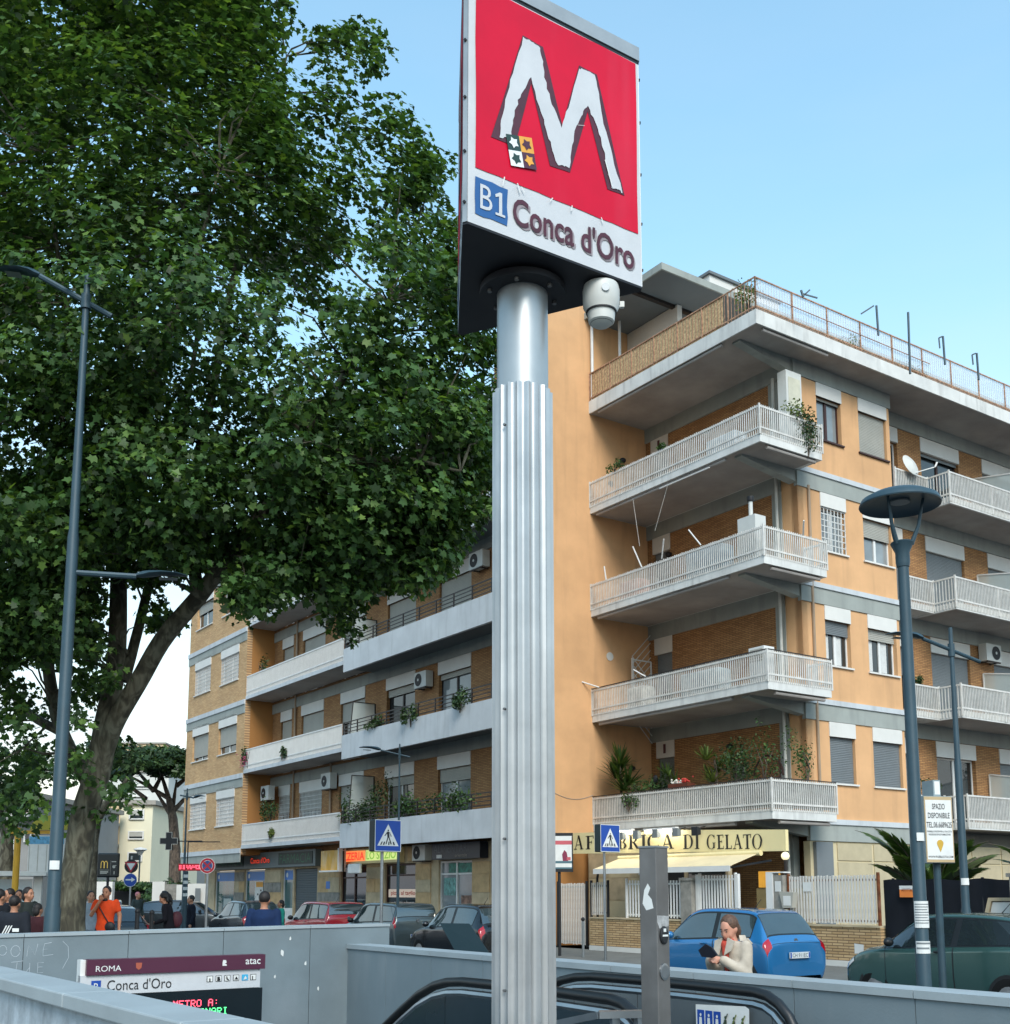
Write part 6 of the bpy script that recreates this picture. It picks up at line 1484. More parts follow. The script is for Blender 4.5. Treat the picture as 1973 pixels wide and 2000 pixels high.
def hand(mb, w, d, s=1.0, curl=.5, side=1, pn=None):
    """palm + four fingers + thumb starting at wrist w, pointing along d; pn = palm normal"""
    d = Vector(d).normalized(); pn = Vector(pn or (0, -.3, -1)); pn = (pn-d*pn.dot(d)).normalized(); b = d.cross(pn).normalized()*side
    c = w+d*.05*s
    mb.ell(c, .036*s, 8, 6); mb.ell(w+d*.075*s+b*.012*s, .030*s, 8, 6); mb.ell(w+d*.075*s-b*.014*s, .030*s, 8, 6)
    for i, (o_, ln) in enumerate(((-.032, .058), (-.011, .068), (.011, .064), (.031, .050))):
        p0 = w+d*.085*s+b*o_*s; p1 = p0+(d*(1-curl*.4)+pn*curl*.5)*ln*.55*s; p2 = p1+(d*(1-curl*1.1)+pn*curl)*ln*.6*s
        chain(mb, [p0, p1, p2], [.0105*s, .0098*s, .0085*s], 6)
    p0 = w+d*.03*s-b*.03*s; p1 = p0+(d*.6-b*.75+pn*.3)*.04*s; p2 = p1+(d*.9-b*.2+pn*.3)*.032*s
    chain(mb, [p0, p1, p2], [.014*s, .012*s, .010*s], 6)
def person(label, u, v, z, rz, h=1.70, top=('#333333',), legs='#22252c', hair='#1c1512', skinc='#b98468', armL=None, armR=None, sleeve=1.0, head=(0,0), hairlen='short', coat=False, lean=0.0, vox=.022, build=1.0, extras=None, hunch=0.0, shoes='#1a1a1a', stride=.06):
    t = thingL('person', label, 'person', u, v, z, rz-PHI); k = h/1.70; B = build
    sk = skin(skinc); y_ = -lean
    hip, chest, neck = Vector((0, 0, .92)), Vector((0, y_*.6, 1.28)), Vector((0, y_, 1.45))
    SH = {s: Vector((s*.175*B, y_*.9, 1.395)) for s in (-1, 1)}
    arm = {1: armL or ((.24, .03, 1.12), (.25, -.05, .88)), -1: armR or ((-.24, .03, 1.12), (-.25, -.05, .88))}
    hc = Vector((0, y_*1.15-.015-hunch*.6, 1.575-hunch*.3)); yaw, pit = head
    Rm = Matrix.Rotation(yaw, 3, 'Z') @ Matrix.Rotation(pit, 3, 'X')
    def H(x, y, zz): return hc+Rm @ Vector((x, y, zz))
    # body: one continuous surface
    mb = MB()
    oval(mb, [(0,0,.86,.10*B,.085*B),(0,0,.93,.155*B,.105*B),(0,y_*.2,1.06,.128*B,.092*B),(0,y_*.5,1.20,.148*B,.105*B),(0,y_*.75,1.32,.165*B,.108*B),(0,y_*.9,1.40,.13*B,.085*B),(0,y_,1.44,.06,.06)])
    chain(mb, [neck-Vector((0,0,.05)), hc+Vector((0,.02,-.06))], [.058, .052])
    for s in (-1, 1):
        e, w = Vector(arm[s][0]), Vector(arm[s][1]); chain(mb, [SH[s], e, w], [.052*B, .041*B, .028])
        dr = Vector(arm[s][2]) if len(arm[s]) > 2 else (w-e).normalized(); hand(mb, w, dr, 1.0, .55, s)
        st_ = stride*s
        chain(mb, [(s*.085*B, 0, .88), (s*.10, st_*.6-.02, .48), (s*.105, st_+.02, .09)], [.083*B, .056*B, .040]); chain(mb, [(s*.105, st_+.04, .05), (s*.12, st_-.13, .035)], [.04, .03], 8)
    vs0 = len(mb.v)
    hb = MB(); hb.ell((0, .005, .02), (.076, .096, .105), 14, 10); hb.ell((0, -.03, -.055), (.055, .062, .062), 12, 8); hb.ell((0, -.055, -.092), (.030, .03, .024), 10, 6)
    hb.tube([(0, -.088, .02), (0, -.108, -.025), (0, -.098, -.04)], [.010, .015, .012], 8); hb.ell((0, -.09, -.066), (.026, .012, .010), 8, 6)
    for s in (-1, 1): hb.ell((s*.079, .01, -.01), (.012, .022, .032), 8, 6); hb.ell((s*.032, -.085, .028), (.022, .010, .008), 8, 5); hb.ell((s*.045, -.06, -.03), (.024, .028, .028), 8, 6)
    mb.add([H(*p) for p in hb.v], hb.f)
    mb.v = [tuple(Vector(p)*k) for p in mb.v]
    part('body', None, None, t, me=remesh('body', mb, vox if vox < .02 else .016, sk, 3))
    em = MB()
    for s in (-1, 1): em.ell(H(s*.031, -.089, .008), (.011, .006, .005), 6, 4)
    for s in (-1, 1): em.bar(H(s*.016, -.094, .030), H(s*.048, -.084, .032), .006)
    em.v = [tuple(Vector(p)*k) for p in em.v]; part('eyes', em, K['ink'], t)
    em = MB(); em.ell(H(0, -.100, -.064), (.021, .006, .005), 8, 4); em.v = [tuple(Vector(p)*k) for p in em.v]; part('lips', em, M('lips', '#8c4a44', .5) if 'lips' not in bpy.data.materials else bpy.data.materials['lips'], t)
    # hair
    mb = MB(); hh = MB(); hh.ell((0, .022, .040), (.088, .098, .100), 14, 9)
    if hairlen != 'short': hh.ell((0, .065, -.03), (.080, .060, .10), 12, 8)
    if hairlen == 'long': hh.ell((0, .075, -.13), (.085, .05, .13), 12, 8)
    if hairlen == 'curly':
        rg = np.random.default_rng(int(abs(u*100))); 
        for q in range(46):
            a = rg.normal(size=3); a /= np.linalg.norm(a); a[1] = abs(a[1])*.9+.1*a[1]; hh.ell((a[0]*.11, .04+a[1]*.09, -.03+a[2]*.15), .045, 7, 5)
    cut = [H(*p) for p in hh.v]
    mb.add(cut, hh.f); mb.v = [tuple(Vector(p)*k) for p in mb.v]
    # keep the face free: push hair vertices that fall in front of the face plane back
    def clearface(p):
        q = Rm.inverted() @ (Vector(p)/k-hc)
        if q.y < -.052 and q.z < .068: q.y = -.052
        return tuple((hc+Rm @ q)*k)
    mb.v = [clearface(p) for p in mb.v]
    hm = M('hair_%s' % hair[1:], hair, .6, var=.35, scale=40, bump=.5, bscale=90) if 'hair_%s' % hair[1:] not in bpy.data.materials else bpy.data.materials['hair_%s' % hair[1:]]
    part('hair', None, None, t, me=remesh('hair', mb, .014, hm, 2))
    # clothes
    mb = MB(); g = .016 if not coat else .030; zlow = .84 if not coat else .60
    ring = [(0,0,zlow,.165*B+g,.115*B+g),(0,0,.93,.158*B+g,.108*B+g),(0,y_*.2,1.06,.136*B+g,.098*B+g),(0,y_*.5,1.20,.150*B+g,.107*B+g),(0,y_*.75,1.32,.168*B+g,.110*B+g),(0,y_*.9,1.405,.14*B+g,.088*B+g),(0,y_*.98,1.445,.075+g*.6,.072+g*.5)]
    oval(mb, ring)
    for s in (-1, 1):
        e, w = Vector(arm[s][0]), Vector(arm[s][1])
        if sleeve >= 1: chain(mb, [SH[s], e, e.lerp(w, .94)], [.053*B+g*.55, .045*B+g*.6, .036+g*.5])
        else: chain(mb, [SH[s], SH[s].lerp(e, sleeve)], [.055*B+g*.5, .052*B+g*.7])
    mb.v = [tuple(Vector(p)*k) for p in mb.v]
    nm = 'cloth_%s' % top[0][1:]; tm = bpy.data.materials.get(nm) or M(nm, top[0], .85, var=.16, scale=6, bump=.9, bscale=9)
    part('coat' if coat else 'top', None, None, t, me=remesh('top', mb, vox, tm, 3))
    mb = MB()
    for s in (-1, 1):
        st_ = stride*s; chain(mb, [(s*.085*B, 0, .88), (s*.10, st_*.6-.02, .48), (s*.105, st_+.02, .10)], [.10*B, .078*B, .066])
    oval(mb, [(0,0,.84,.15*B,.11*B),(0,0,.93,.165*B,.115*B),(0,0,1.0,.145*B,.105*B)])
    mb.v = [tuple(Vector(p)*k) for p in mb.v]; nm = 'cloth_%s' % legs[1:]; lm = bpy.data.materials.get(nm) or M(nm, legs, .85, var=.12, scale=9)
    part('trousers', None, None, t, me=remesh('trousers', mb, .024, lm, 2))
    mb = MB()
    for s in (-1, 1): st_ = stride*s; chain(mb, [(s*.105, st_+.05, .05), (s*.12, st_-.14, .04)], [.052, .042], 8); 
    mb.v = [tuple(Vector(p)*k) for p in mb.v]
    for s in (0,): part('shoes', mb, K['ink'], t, 60)
    if extras: extras(t, k, H, Vector)
    return t
def WP(x, Y): X = (x-986.5)/2262*Y; return G(X, Y)
# woman in the trench coat by the wall
def ex_woman(t, k, H, V_):
    mb = MB(); chain(mb, [(-.055,-.11,1.40),(-.02,-.135,1.36),(.03,-.135,1.36),(.06,-.11,1.40)], [.028,.034,.034,.028]); chain(mb, [(0,-.14,1.37),(.02,-.155,1.24),(.035,-.155,1.12)], [.035,.032,.022])
    part('scarf', None, None, t, me=remesh('scarf', mb, .014, M('scarf_red', '#c04a3a', .8, var=.25, scale=12), 2), label='red and black scarf')
    mb = MB()
    for s in (-1, 1): mb.prism([(s*.03,1.43),(s*.12,1.40),(s*.10,1.31),(s*.035,1.27)], lambda a, b, d: (a, -.125-.06*(1.43-b)/.16-d-.02*(.12-abs(a)), b), 0, .014)
    part('collar', mb, bpy.data.materials['cloth_b5aa9a'], t)
    mb = MB(); mb.bar((.0,-.160,1.24),(.01,-.172,.66),.004,.012); part('placket', mb, K['stoneg'], t)
    mb = MB(); pts = [(.098*math.cos(R(a)), .004+.088*math.sin(R(a)), 1.452) for a in range(-30, 211, 20)]
    for i in range(len(pts)-1): mb.add([pts[i], pts[i+1], (pts[i+1][0]*1.18, pts[i+1][1]*1.2+.004, 1.40), (pts[i][0]*1.18, pts[i][1]*1.2+.004, 1.40)], [(0,1,2,3)])
    part('collar', mb, bpy.data.materials['cloth_b5aa9a'], t, 60)
    for zz in (1.18, 1.06, .94):
        for xx in (-.05, .05): mb = MB(); mb.ell((xx, -.168, zz), (.012,.006,.012), 8, 5); part('button', mb, K['stoneg'], t)
    for s in (-1, 1): mb = MB(); mb.bar((s*.165,-.02,1.425),(s*.205,.0,1.375),.03,.012); part('epaulette', mb, bpy.data.materials['cloth_b5aa9a'], t)
u_, v_ = WP(1434, 11.0)
W_ARM_L = ((.215, -.09, 1.14), (.065, -.265, 1.275), (-.8, -.35, .05)); W_ARM_R = ((-.215, -.08, 1.14), (-.085, -.275, 1.265), (.8, -.35, .0))
wo = person('woman in a beige trench coat reading a dark wallet beside the parapet', u_, v_, ROAD, R(-52), 1.645, ('#b5aa9a',), '#5d7388', '#5a4030', '#c99078', W_ARM_L, W_ARM_R, 1.0, (R(4), R(22)), 'bob', True, .03, .018, .92, ex_woman, .05)
wl2 = thingL('wallet', 'dark navy folding wallet held by the woman in the trench coat', 'wallet', u_, v_, ROAD, R(-52)-PHI)
mb = MB(); mb.prism([(-.10,1.255),(.02,1.25),(.09,1.28),(.04,1.345),(-.03,1.375),(-.13,1.315)], lambda a, b, d: (a, -.335-d-.2*(b-1.25), b), 0, .02); part('cover', mb, M('wallet_navy', '#141724', .6, var=.15, scale=20), wl2)
# man in orange
def ex_orange(t, k, H, V_):
    mb = MB(); mb.tube([(-.12,-.05,1.43),(-.08,-.135,1.34),(.02,-.145,1.18),(.12,-.13,1.02),(.17,-.08,.95)], .012, 6); mb.tube([(-.12,-.05,1.43),(-.06,.12,1.3),(.1,.13,1.05),(.17,.05,.95)], .012, 6); part('bag_strap', mb, K['ink'], t)
    mb = MB(); mb.ell((0,0,0), (.10,.045,.10), 12, 8); mb.v = [(x+.13, y-.15, z+.98) for x, y, z in mb.v]; part('shoulder_bag', mb, K['ink'], t, 60)
    mb = MB(); hb = MB(); hb.ell((0,-.055,-.075), (.058,.045,.038), 12, 8); mb.add([H(*p) for p in hb.v], hb.f); part('beard', mb, bpy.data.materials['hair_1b1412'], t, 60)
    mb = MB(); mb.box(-.045,-.028,-.20,-.12,1.50,1.62); part('mobile_phone', mb, K['ink'], t)
u_, v_ = WP(207, 23); person('man in an orange T-shirt with a black shoulder bag, hand at his mouth', u_, v_, -.05, R(4), 1.77, ('#d9491f',), '#2a2f3a', '#1b1412', '#b07a5c', ((.26,.02,1.14),(.27,-.03,.90)), ((-.24,-.10,1.16),(-.07,-.19,1.42),(.2,-.2,.9)), .55, (R(-6), R(2)), 'short', False, 0, .022, 1.05, ex_orange)
u_, v_ = WP(516, 16.8); person('man in a navy sweater seen from behind in front of the cars', u_, v_, -.05, R(172), 1.66, ('#16294a',), '#22252c', '#17100d', '#a9775c', build=1.12, head=(R(8), R(4)))
u_, v_ = WP(549, 35); person('woman in a teal top walking past the dark hatchback', u_, v_, ROAD, R(-70), 1.62, ('#2f9a86',), '#22252c', '#1b1412', '#a9775c', hairlen='bob')
u_, v_ = WP(332, 25); person('woman with long dark curly hair in black looking at her hands', u_, v_, -.05, R(-80), 1.66, ('#15131a',), '#16171c', '#0f0c0c', '#b98468', ((.22,-.08,1.10),(.10,-.30,1.02),(0,-1,.1)), ((-.22,-.08,1.10),(-.10,-.30,1.02),(0,-1,.1)), 1.0, (R(0), R(28)), 'curly', False, .08, hunch=.05)
mb = MB(); mb.ell((0,0,0), (.13,.10,.18), 12, 8); u2, v2 = WP(346, 25.1); mb.v = [(x+u2, y+v2, z+1.02) for x, y, z in mb.v]; soloG('backpack', mb, M('maroon_bag', '#4a1a26', .7, var=.15), 'maroon backpack carried by the curly haired woman', 'bag', (u2, v2, .85), smooth=60)
u_, v_ = WP(373, 35); person('man in a dark jacket striding past the striped pole', u_, v_, ROAD, R(-60), 1.76, ('#171b26',), '#1d2432', '#2a2420', '#b98468', stride=.16, coat=True)
u_, v_ = WP(176, 25); person('person in a light grey shirt half hidden behind the man in orange', u_, v_, -.05, R(35), 1.68, ('#8a96a0',), '#22252c', '#241a18', '#b98468')
u_, v_ = WP(268, 40); person('person with a pink cap behind the traffic signs', u_, v_, -.05, R(60), 1.66, ('#3c4746',), '#22252c', '#c77a80', '#b98468')
for (x, Y, rz, h, c, hr, lab, hl) in (
    (28, 15, 176, 1.60, '#20242b', '#17100d', 'person in a charcoal jacket with white stripes on the back, nearest of the left crowd', 'short'),
    (-2, 16.5, 150, 1.70, '#14171d', '#15100e', 'person in black cut by the left edge of the picture', 'short'),
    (17, 19, -40, 1.72, '#1d222c', '#1a1310', 'dark haired person facing right at the back of the left crowd', 'short'),
    (53, 18.5, 70, 1.74, '#2b312f', '#191210', 'person with dark hair over the ears beside the blue lamp post', 'bob'),
    (36, 21, 10, 1.70, '#101318', '#15100e', 'person whose head shows between the others of the left crowd', 'short'),
    (74, 17.5, 160, 1.46, '#3a1d22', '#15100e', 'short person in dark red close to the lamp post', 'bob'),
    (112, 19.5, 170, 1.42, '#15171d', '#0f0c0b', 'small dark haired person in front of the plane tree trunk', 'short')):
    u_, v_ = WP(x, Y*1.14)
    def ex(t, k, H, V_, lab=lab):
        if 'stripes' in lab:
            mb = MB()
            for q in range(3): mb.flat([(-.10+q*.04, 1.05), (-.08+q*.04, 1.05), (-.02+q*.04, 1.17), (-.04+q*.04, 1.17)], lambda a, b, d: (-a, .142+d, b))
            mb.flat([(.06,1.08),(.16,1.08),(.16,1.13),(.06,1.13)], lambda a, b, d: (-a, .142, b))
            part('back_stripes', mb, K['paper'], t)
    person(lab, u_, v_, -.05, R(rz), h, (c,), '#1c2028', hr, '#a9775c', hairlen=hl, build=1.08 if Y < 16 else 1.0, coat=True, extras=ex)
# ------------------------------------------------------------------ street lamps
def led_head(t, p, dirv, L=.75, tilt=.12):
    d = Vector(dirv).normalized(); side = d.cross(Vector((0,0,1))).normalized(); up = side.cross(d)
    mb = MB(); prof = [(0,.045,.05),(.12,.075,.085),(.25,.125,.075),(.50,.14,.045),(.80,.13,.030),(1,.05,.018)]
    for s, w, h in prof:
        c = Vector(p)+d*L*s+up*(.02+tilt*math.sin(s*2.4)*.5)
        for a, b in ((-1,-.2),(-.7,1),(.7,1),(1,-.2),(.6,-1),(-.6,-1)): mb.v.append(tuple(c+side*w*a+up*h*b*.5))
    for i in range(len(prof)-1):
        for j in range(6): mb.f.append((i*6+j, i*6+(j+1) % 6, (i+1)*6+(j+1) % 6, (i+1)*6+j)); mb.m.append(0)
    mb.f.append(tuple(range(6))); mb.m.append(0); mb.f.append(tuple(range((len(prof)-1)*6, len(prof)*6))); mb.m.append(0)
    o = part('lamp_head', mb, K['lampblue'], t, 50)
    mb = MB(); c0 = Vector(p)+d*L*.45+up*.0; c1 = Vector(p)+d*L*.82+up*.01
    mb.add([c0-side*.09-up*.012, c0+side*.09-up*.012, c1+side*.09-up*.012, c1-side*.09-up*.012], [(0,1,2,3)]); part('lens', mb, K['shutterg'], o)
def street_lamp(label, X, Y, z0, h, arms, r=.105):
    t = thingW('street_lamp', label, 'street lamp', X, Y, z0)
    mb = MB(); mb.tube([(0,0,0),(0,0,1.4),(0,0,1.45),(0,0,h*.62),(0,0,h*.63),(0,0,h)], [r,r,r*.86,r*.74,r*.62,r*.42], 14); part('pole', mb, K['lampblue'], t, 40)
    for (za, d, la, Lh, back, rise) in arms:
        d = Vector(d).normalized(); e = Vector((0,0,za))+d*la+Vector((0,0,rise))
        mb = MB(); mb.tube([Vector((0,0,za))-d*back-Vector((0,0,rise*back/la)), Vector((0,0,za)), e], .035*r/.105+.008, 8); part('arm', mb, K['lampblue'], t, 40)
        mb = MB(); mb.lathe([(r*.72,-.12),(r*.72,.12)], n=12, c=(0,0,za)); part('collar', mb, K['lampblue'], t, 40)
        led_head(t, e, d, Lh)
    return t
Yl = 17.0
pb = at(101, 1815, Yl); pt = at(171, 538, Yl)
h_ = pt.z+.05
street_lamp('tall blue grey street lamp with two arms in front of the plane tree', pb.x, Yl, -.05, h_, [(at(167, 590, Yl).z+.05, (-1, -.15, 0), .72, .62, .4, .38), (at(150, 1118, Yl).z+.05, (1, .25, 0), .95, .75, .0, .0)], .115)
u_, v_ = 0, 0
Yl = 20.5; pp = at(1893, 1802, Yl); pt = at(1856, 1226, Yl)
street_lamp('slim blue grey street lamp with one arm behind the mushroom lamp', pt.x, Yl, -.12, pt.z+.12, [(at(1862, 1270, Yl).z+.12, (-1, -.15, 0), .55, .70, .55, .20)], .085)
Yl = 33; pt = at(781, 1453, Yl)
street_lamp('thin dark street lamp in front of the parapet balconies', pt.x, Yl, ROAD, pt.z-ROAD, [(at(781, 1474, Yl).z-ROAD, (-1, -.2, 0), .55, .62, .3, .12)], .05)
Yl = 40; pt = at(366, 1540, Yl)
street_lamp('black street lamp with short cross arm by the brick corner', pt.x, Yl, ROAD, pt.z-ROAD, [(at(366, 1556, Yl).z-ROAD, (1, -.1, 0), .25, .4, .25, -.05)], .055)
# mushroom lamp
Yl = 13.6; pc = at(1758, 985, Yl)
ml = thingW('street_lamp', 'mushroom shaped blue grey street lamp at the right', 'street lamp', pc.x, Yl, ROAD)
hz = pc.z-ROAD
mb = MB(); mb.tube([(0,0,0),(0,0,1.2),(0,0,1.22),(0,0,hz-.75)], [.085,.085,.078,.066], 14); part('pole', mb, K['lampblue'], ml, 40)
mb = MB(); mb.lathe([(.075,hz-.80),(.085,hz-.74),(.085,hz-.62),(.14,hz-.50),(.12,hz-.48),(0,hz-.47)], n=16); part('neck', mb, K['lampblue'], ml, 30)
for q in range(3):
    a = R(100+120*q); mb = MB(); mb.tube([(.11*math.cos(a), .11*math.sin(a), hz-.52), (.20*math.cos(a), .20*math.sin(a), hz-.30), (.26*math.cos(a), .26*math.sin(a), hz+.0), (.27*math.cos(a), .27*math.sin(a), hz+.05)], [.03,.022,.018,.016], 8); part('strut', mb, K['lampblue'], ml, 40)
mb = MB(); mb.lathe([(0,hz+.045),(.30,hz+.04),(.47,hz+.0),(.485,hz-.02),(.49,hz-.005),(.46,hz+.06),(.33,hz+.13),(.16,hz+.175),(0,hz+.185)], n=36); part('shade', mb, K['lampblue'], ml, 40)
mb = MB(); mb.lathe([(0,hz+.02),(.12,hz+.02),(.12,hz+.04)], n=16); part('lens', mb, K['shutterg'], ml)
def pole_sticker(label, X, Y, zc, h, r, a0, a1, mat, lines=0):
    mb = MB(); n = 8
    for i in range(n+1):
        a = R(a0+(a1-a0)*i/n)
        for zz in (zc-h/2, zc+h/2): mb.v.append((r*math.cos(a), r*math.sin(a), zz))
    for i in range(n): mb.f.append((2*i, 2*i+2, 2*i+3, 2*i+1)); mb.m.append(0)
    for q in range(lines):
        b = len(mb.v); zz = zc+h*.4-q*h*.8/max(1, lines)
        for i in range(n+1):
            a = R(a0+6+(a1-a0-12-(q % 3)*14)*i/n)
            for dz in (0, h*.3/max(1, lines)): mb.v.append(((r+.001)*math.cos(a), (r+.001)*math.sin(a), zz-dz))
        for i in range(n): mb.f.append((b+2*i, b+2*i+2, b+2*i+3, b+2*i+1)); mb.m.append(1)
    t = thingW('pasted_notice', label, 'notice', X, Y, ROAD); part('sheet', mb, [mat, K['shutterg']], t)
for (y0, y1, lab, a0, a1, ln) in ((1760, 1812, 'torn white paper notice wrapped round the mushroom lamp post', -160, -20, 8), (1838, 1862, 'smaller white notice low on the mushroom lamp post', -160, -30, 2), (1627, 1643, 'small blank white sticker on the mushroom lamp post', -110, -40, 0)):
    z1, z2 = at(1780, y0, Yl).z, at(1780, y1, Yl).z
    pole_sticker(lab, pc.x, Yl, (z1+z2)/2-ROAD, z1-z2, .089, a0, a1, K['paper'], ln)
Y2 = 20.5; q_ = at(1885, 1722, Y2); pole_sticker('white sticker on the slim lamp post by the advertising box', at(1856, 1226, Y2).x, Y2, q_.z-ROAD, .12, .088, -150, -50, K['paper'])
Y3 = 17.0; q_ = at(103, 1690, Y3); pole_sticker('white sticker on the tall left lamp post', at(101, 1815, Y3).x, Y3, q_.z-ROAD, .13, .119, -110, -40, K['paper'])

# ------------------------------------------------------------------ traffic signs
def crossing_sign(label, X, Y, z0, zc, s, rz):
    t = thingW('crossing_sign', label, 'traffic sign', X, Y, z0, rz, 'pedestrian crossing light box signs')
    mb = MB(); mb.cyl((0,0,0), (0,0,zc-z0+s*.3), .035, 10); part('pole', mb, K['steel'], t, 40)
    zc -= z0
    mb = MB(); mb.box(-s/2, s/2, -.22, .0, zc-s/2, zc+s/2); o = part('light_box', mb, M('box_side', '#14262a', .5) if 'box_side' not in bpy.data.materials else bpy.data.materials['box_side'], t)
    bv = o.modifiers.new('b', 'BEVEL'); bv.width = .025; bv.segments = 2
    for sg in (1, -1):
        f = lambda a, b, d: (a*sg, -.11-sg*(.111+d), zc+b)
        mb = MB(); mb.flat([(-s/2+.005,-s/2+.005),(s/2-.005,-s/2+.005),(s/2-.005,s/2-.005),(-s/2+.005,s/2-.005)], f, .001, 0)
        mb.flat([(-s/2+.02,-s/2+.02),(s/2-.02,-s/2+.02),(s/2-.02,s/2-.02),(-s/2+.02,s/2-.02)], f, .002, 1)
        fp = part('face', mb, [K['paper'], K['inkblue']], t)
        mb = MB(); mb.flat([(-s*.40,-s*.32),(s*.40,-s*.32),(0,s*.36)], f, .004, 0)
        w = s
        mb.flat([(.025*w*math.cos(i), w*.16+.032*w*math.sin(i)) for i in np.linspace(0, 6.0, 9)], f, .006, 1)
        mb.flat([(-.05*w,.12*w),(.04*w,.12*w),(.05*w,-.06*w),(-.03*w,-.06*w)], f, .006, 1)
        for pl in ([(-.03,-.05),(.01,-.05),(-.06,-.27),(-.10,-.27)], [(.01,-.05),(.05,-.05),(.14,-.27),(.09,-.27)], [(-.05,.11),(-.03,.08),(-.12,-.02),(-.14,.0)], [(.04,.11),(.06,.10),(.13,-.02),(.10,-.03)], [(-.30,-.29),(-.25,-.29),(-.20,-.19),(-.24,-.19)], [(-.20,-.29),(-.14,-.29),(-.11,-.19),(-.16,-.19)], [(.0,-.29),(.05,-.29),(.05,-.19),(.01,-.19)], [(.20,-.29),(.26,-.29),(.22,-.19),(.17,-.19)]):
            mb.flat([(a*w, b*w) for a, b in pl], f, .0075, 1)
        part('pictogram', mb, [K['paper'], K['ink']], fp)
    return t
p = at(747, 1633, 25.3); crossing_sign('blue zebra crossing sign box left of the fluted column', p.x, p.y, ROAD, p.z, .70, R(40))
p = at(1180, 1638, 29.3); crossing_sign('blue zebra crossing sign box right of the fluted column', p.x, p.y, -.1, p.z, .70, R(40))
bo = thingG('bollard', 'slim grey bollard with ball top beside the right crossing sign', 'bollard', 19.0, 25.5, -.1)
p = at(1139, 1815, 30.5); bo.location = (p.x, p.y, -.1); ORG[bo.name] = Vector((0,0,0)); 
mb = MB(); mb.cyl((0,0,0),(0,0,.95),.035,10); part('post', mb, K['shutterg'], bo, 40)
mb = MB(); mb.ell((0,0,1.0), .055, 12, 8); part('ball', mb, K['ink'], bo, 60)
def disc(mb, f, cx_, cz_, r, d, k, n=28): mb.flat([(cx_+r*math.cos(6.2832*i/n), cz_+r*math.sin(6.2832*i/n)) for i in range(n)], f, d, k)
# no-stopping sign
p = at(406, 1691, 24); t = thingW('traffic_sign', 'round red and blue no stopping sign before the pharmacy', 'traffic sign', p.x, p.y, -.05)
zc = p.z+.05; f = lambda a, b, d: (a, -.04-d, zc+b)
mb = MB(); mb.cyl((0,0,0),(0,0,zc+.1),.03,8); part('pole', mb, K['steel'], t, 40)
mb = MB(); mb.lathe([(0,0),(.165,0),(.165,.02),(0,.02)], n=28); mb.v = [(x, -.04+z, y+zc) for x, y, z in mb.v]; o = part('plate', mb, K['steel'], t)
mb = MB(); disc(mb, f, 0, 0, .164, .001, 0); disc(mb, f, 0, 0, .155, .002, 1); disc(mb, f, 0, 0, .112, .003, 0); disc(mb, f, 0, 0, .105, .004, 2)
for a in (45, 135):
    c, s = math.cos(R(a)), math.sin(R(a)); w = .017; mb.flat([(-.11*c-w*s, -.11*s+w*c), (-.11*c+w*s, -.11*s-w*c), (.11*c+w*s, .11*s-w*c), (.11*c-w*s, .11*s+w*c)], f, .005+.001*(a > 90), 1)
K['signred'] = M('traffic_red', '#a3162c', .45); K['signblu2'] = M('traffic_blue', '#24427c', .45)
part('face', mb, [K['paper'], K['signred'], K['signblu2']], o)
# give-way and arrow signs on one pole
p = at(257, 1690, 34); t = thingW('traffic_sign', 'give way triangle above a round blue arrow sign', 'traffic sign', p.x, p.y, -.05)
z1, z2 = at(260, 1692, 34).z+.05, at(257, 1711, 34).z+.05
mb = MB(); mb.cyl((0,0,0),(0,0,z1+.3),.03,8); part('pole', mb, K['steel'], t, 40)
f = lambda a, b, d: (a, -.05-d, z1+b)
mb = MB(); mb.lathe([(0,0),(.20,0),(.20,.015),(0,.015)], n=20); mb.v = [(x, -.034+z, y+z1) for x, y, z in mb.v]; part('backing_disc', mb, K['ink'], t)
mb = MB(); mb.flat([(-.20,.13),(.20,.13),(0,-.20)], f, 0, 0); mb.flat([(-.125,.085),(.125,.085),(0,-.12)], f, .003, 1); part('triangle', mb, [K['signred'], K['paper']], t)
f2 = lambda a, b, d: (a, -.05-d, z2-.12+b)
mb = MB(); disc(mb, f2, 0, 0, .20, 0, 1); disc(mb, f2, 0, 0, .185, .002, 0); mb.flat([(-.14,-.01),(-.14,.03),(.03,.03),(.03,.08),(.14,.01),(.03,-.06),(.03,-.01)][::-1], f2, .004, 1); part('arrow_disc', mb, [K['inkblue'], K['paper']], t)
# restaurant sign
p = at(212, 1690, 38); t = thingW('restaurant_sign', 'black roadside sign with thin yellow arched M', 'sign', p.x, p.y, -.05)
zc = p.z+.05; f = lambda a, b, d: (a, -.06-d, zc+b)
mb = MB(); mb.cyl((0,0,0),(0,0,zc-.35),.045,8); part('pole', mb, K['ink'], t, 40)
mb = MB(); mb.box(-.36,.36,-.06,.06,-.40+zc,.40+zc); o = part('panel', mb, M('panel_black', '#0c1517', .4), t); bv = o.modifiers.new('b', 'BEVEL'); bv.width = .05; bv.segments = 3
mb = MB()
for sx in (-1, 1):
    pts = []
    for i in range(9):
        a = R(180-22.5*i); pts.append((-.12+sx*.055+.052*math.cos(a), .10*math.sin(a) if 0 < i < 8 else -.13))
    mb.tube([(x, -.066, zc+.03+z_) for x, z_ in pts], .011, 5)
part('arches', mb, M('arch_yellow', '#d8b55a', .5, emit=.15), o)
mb = MB()
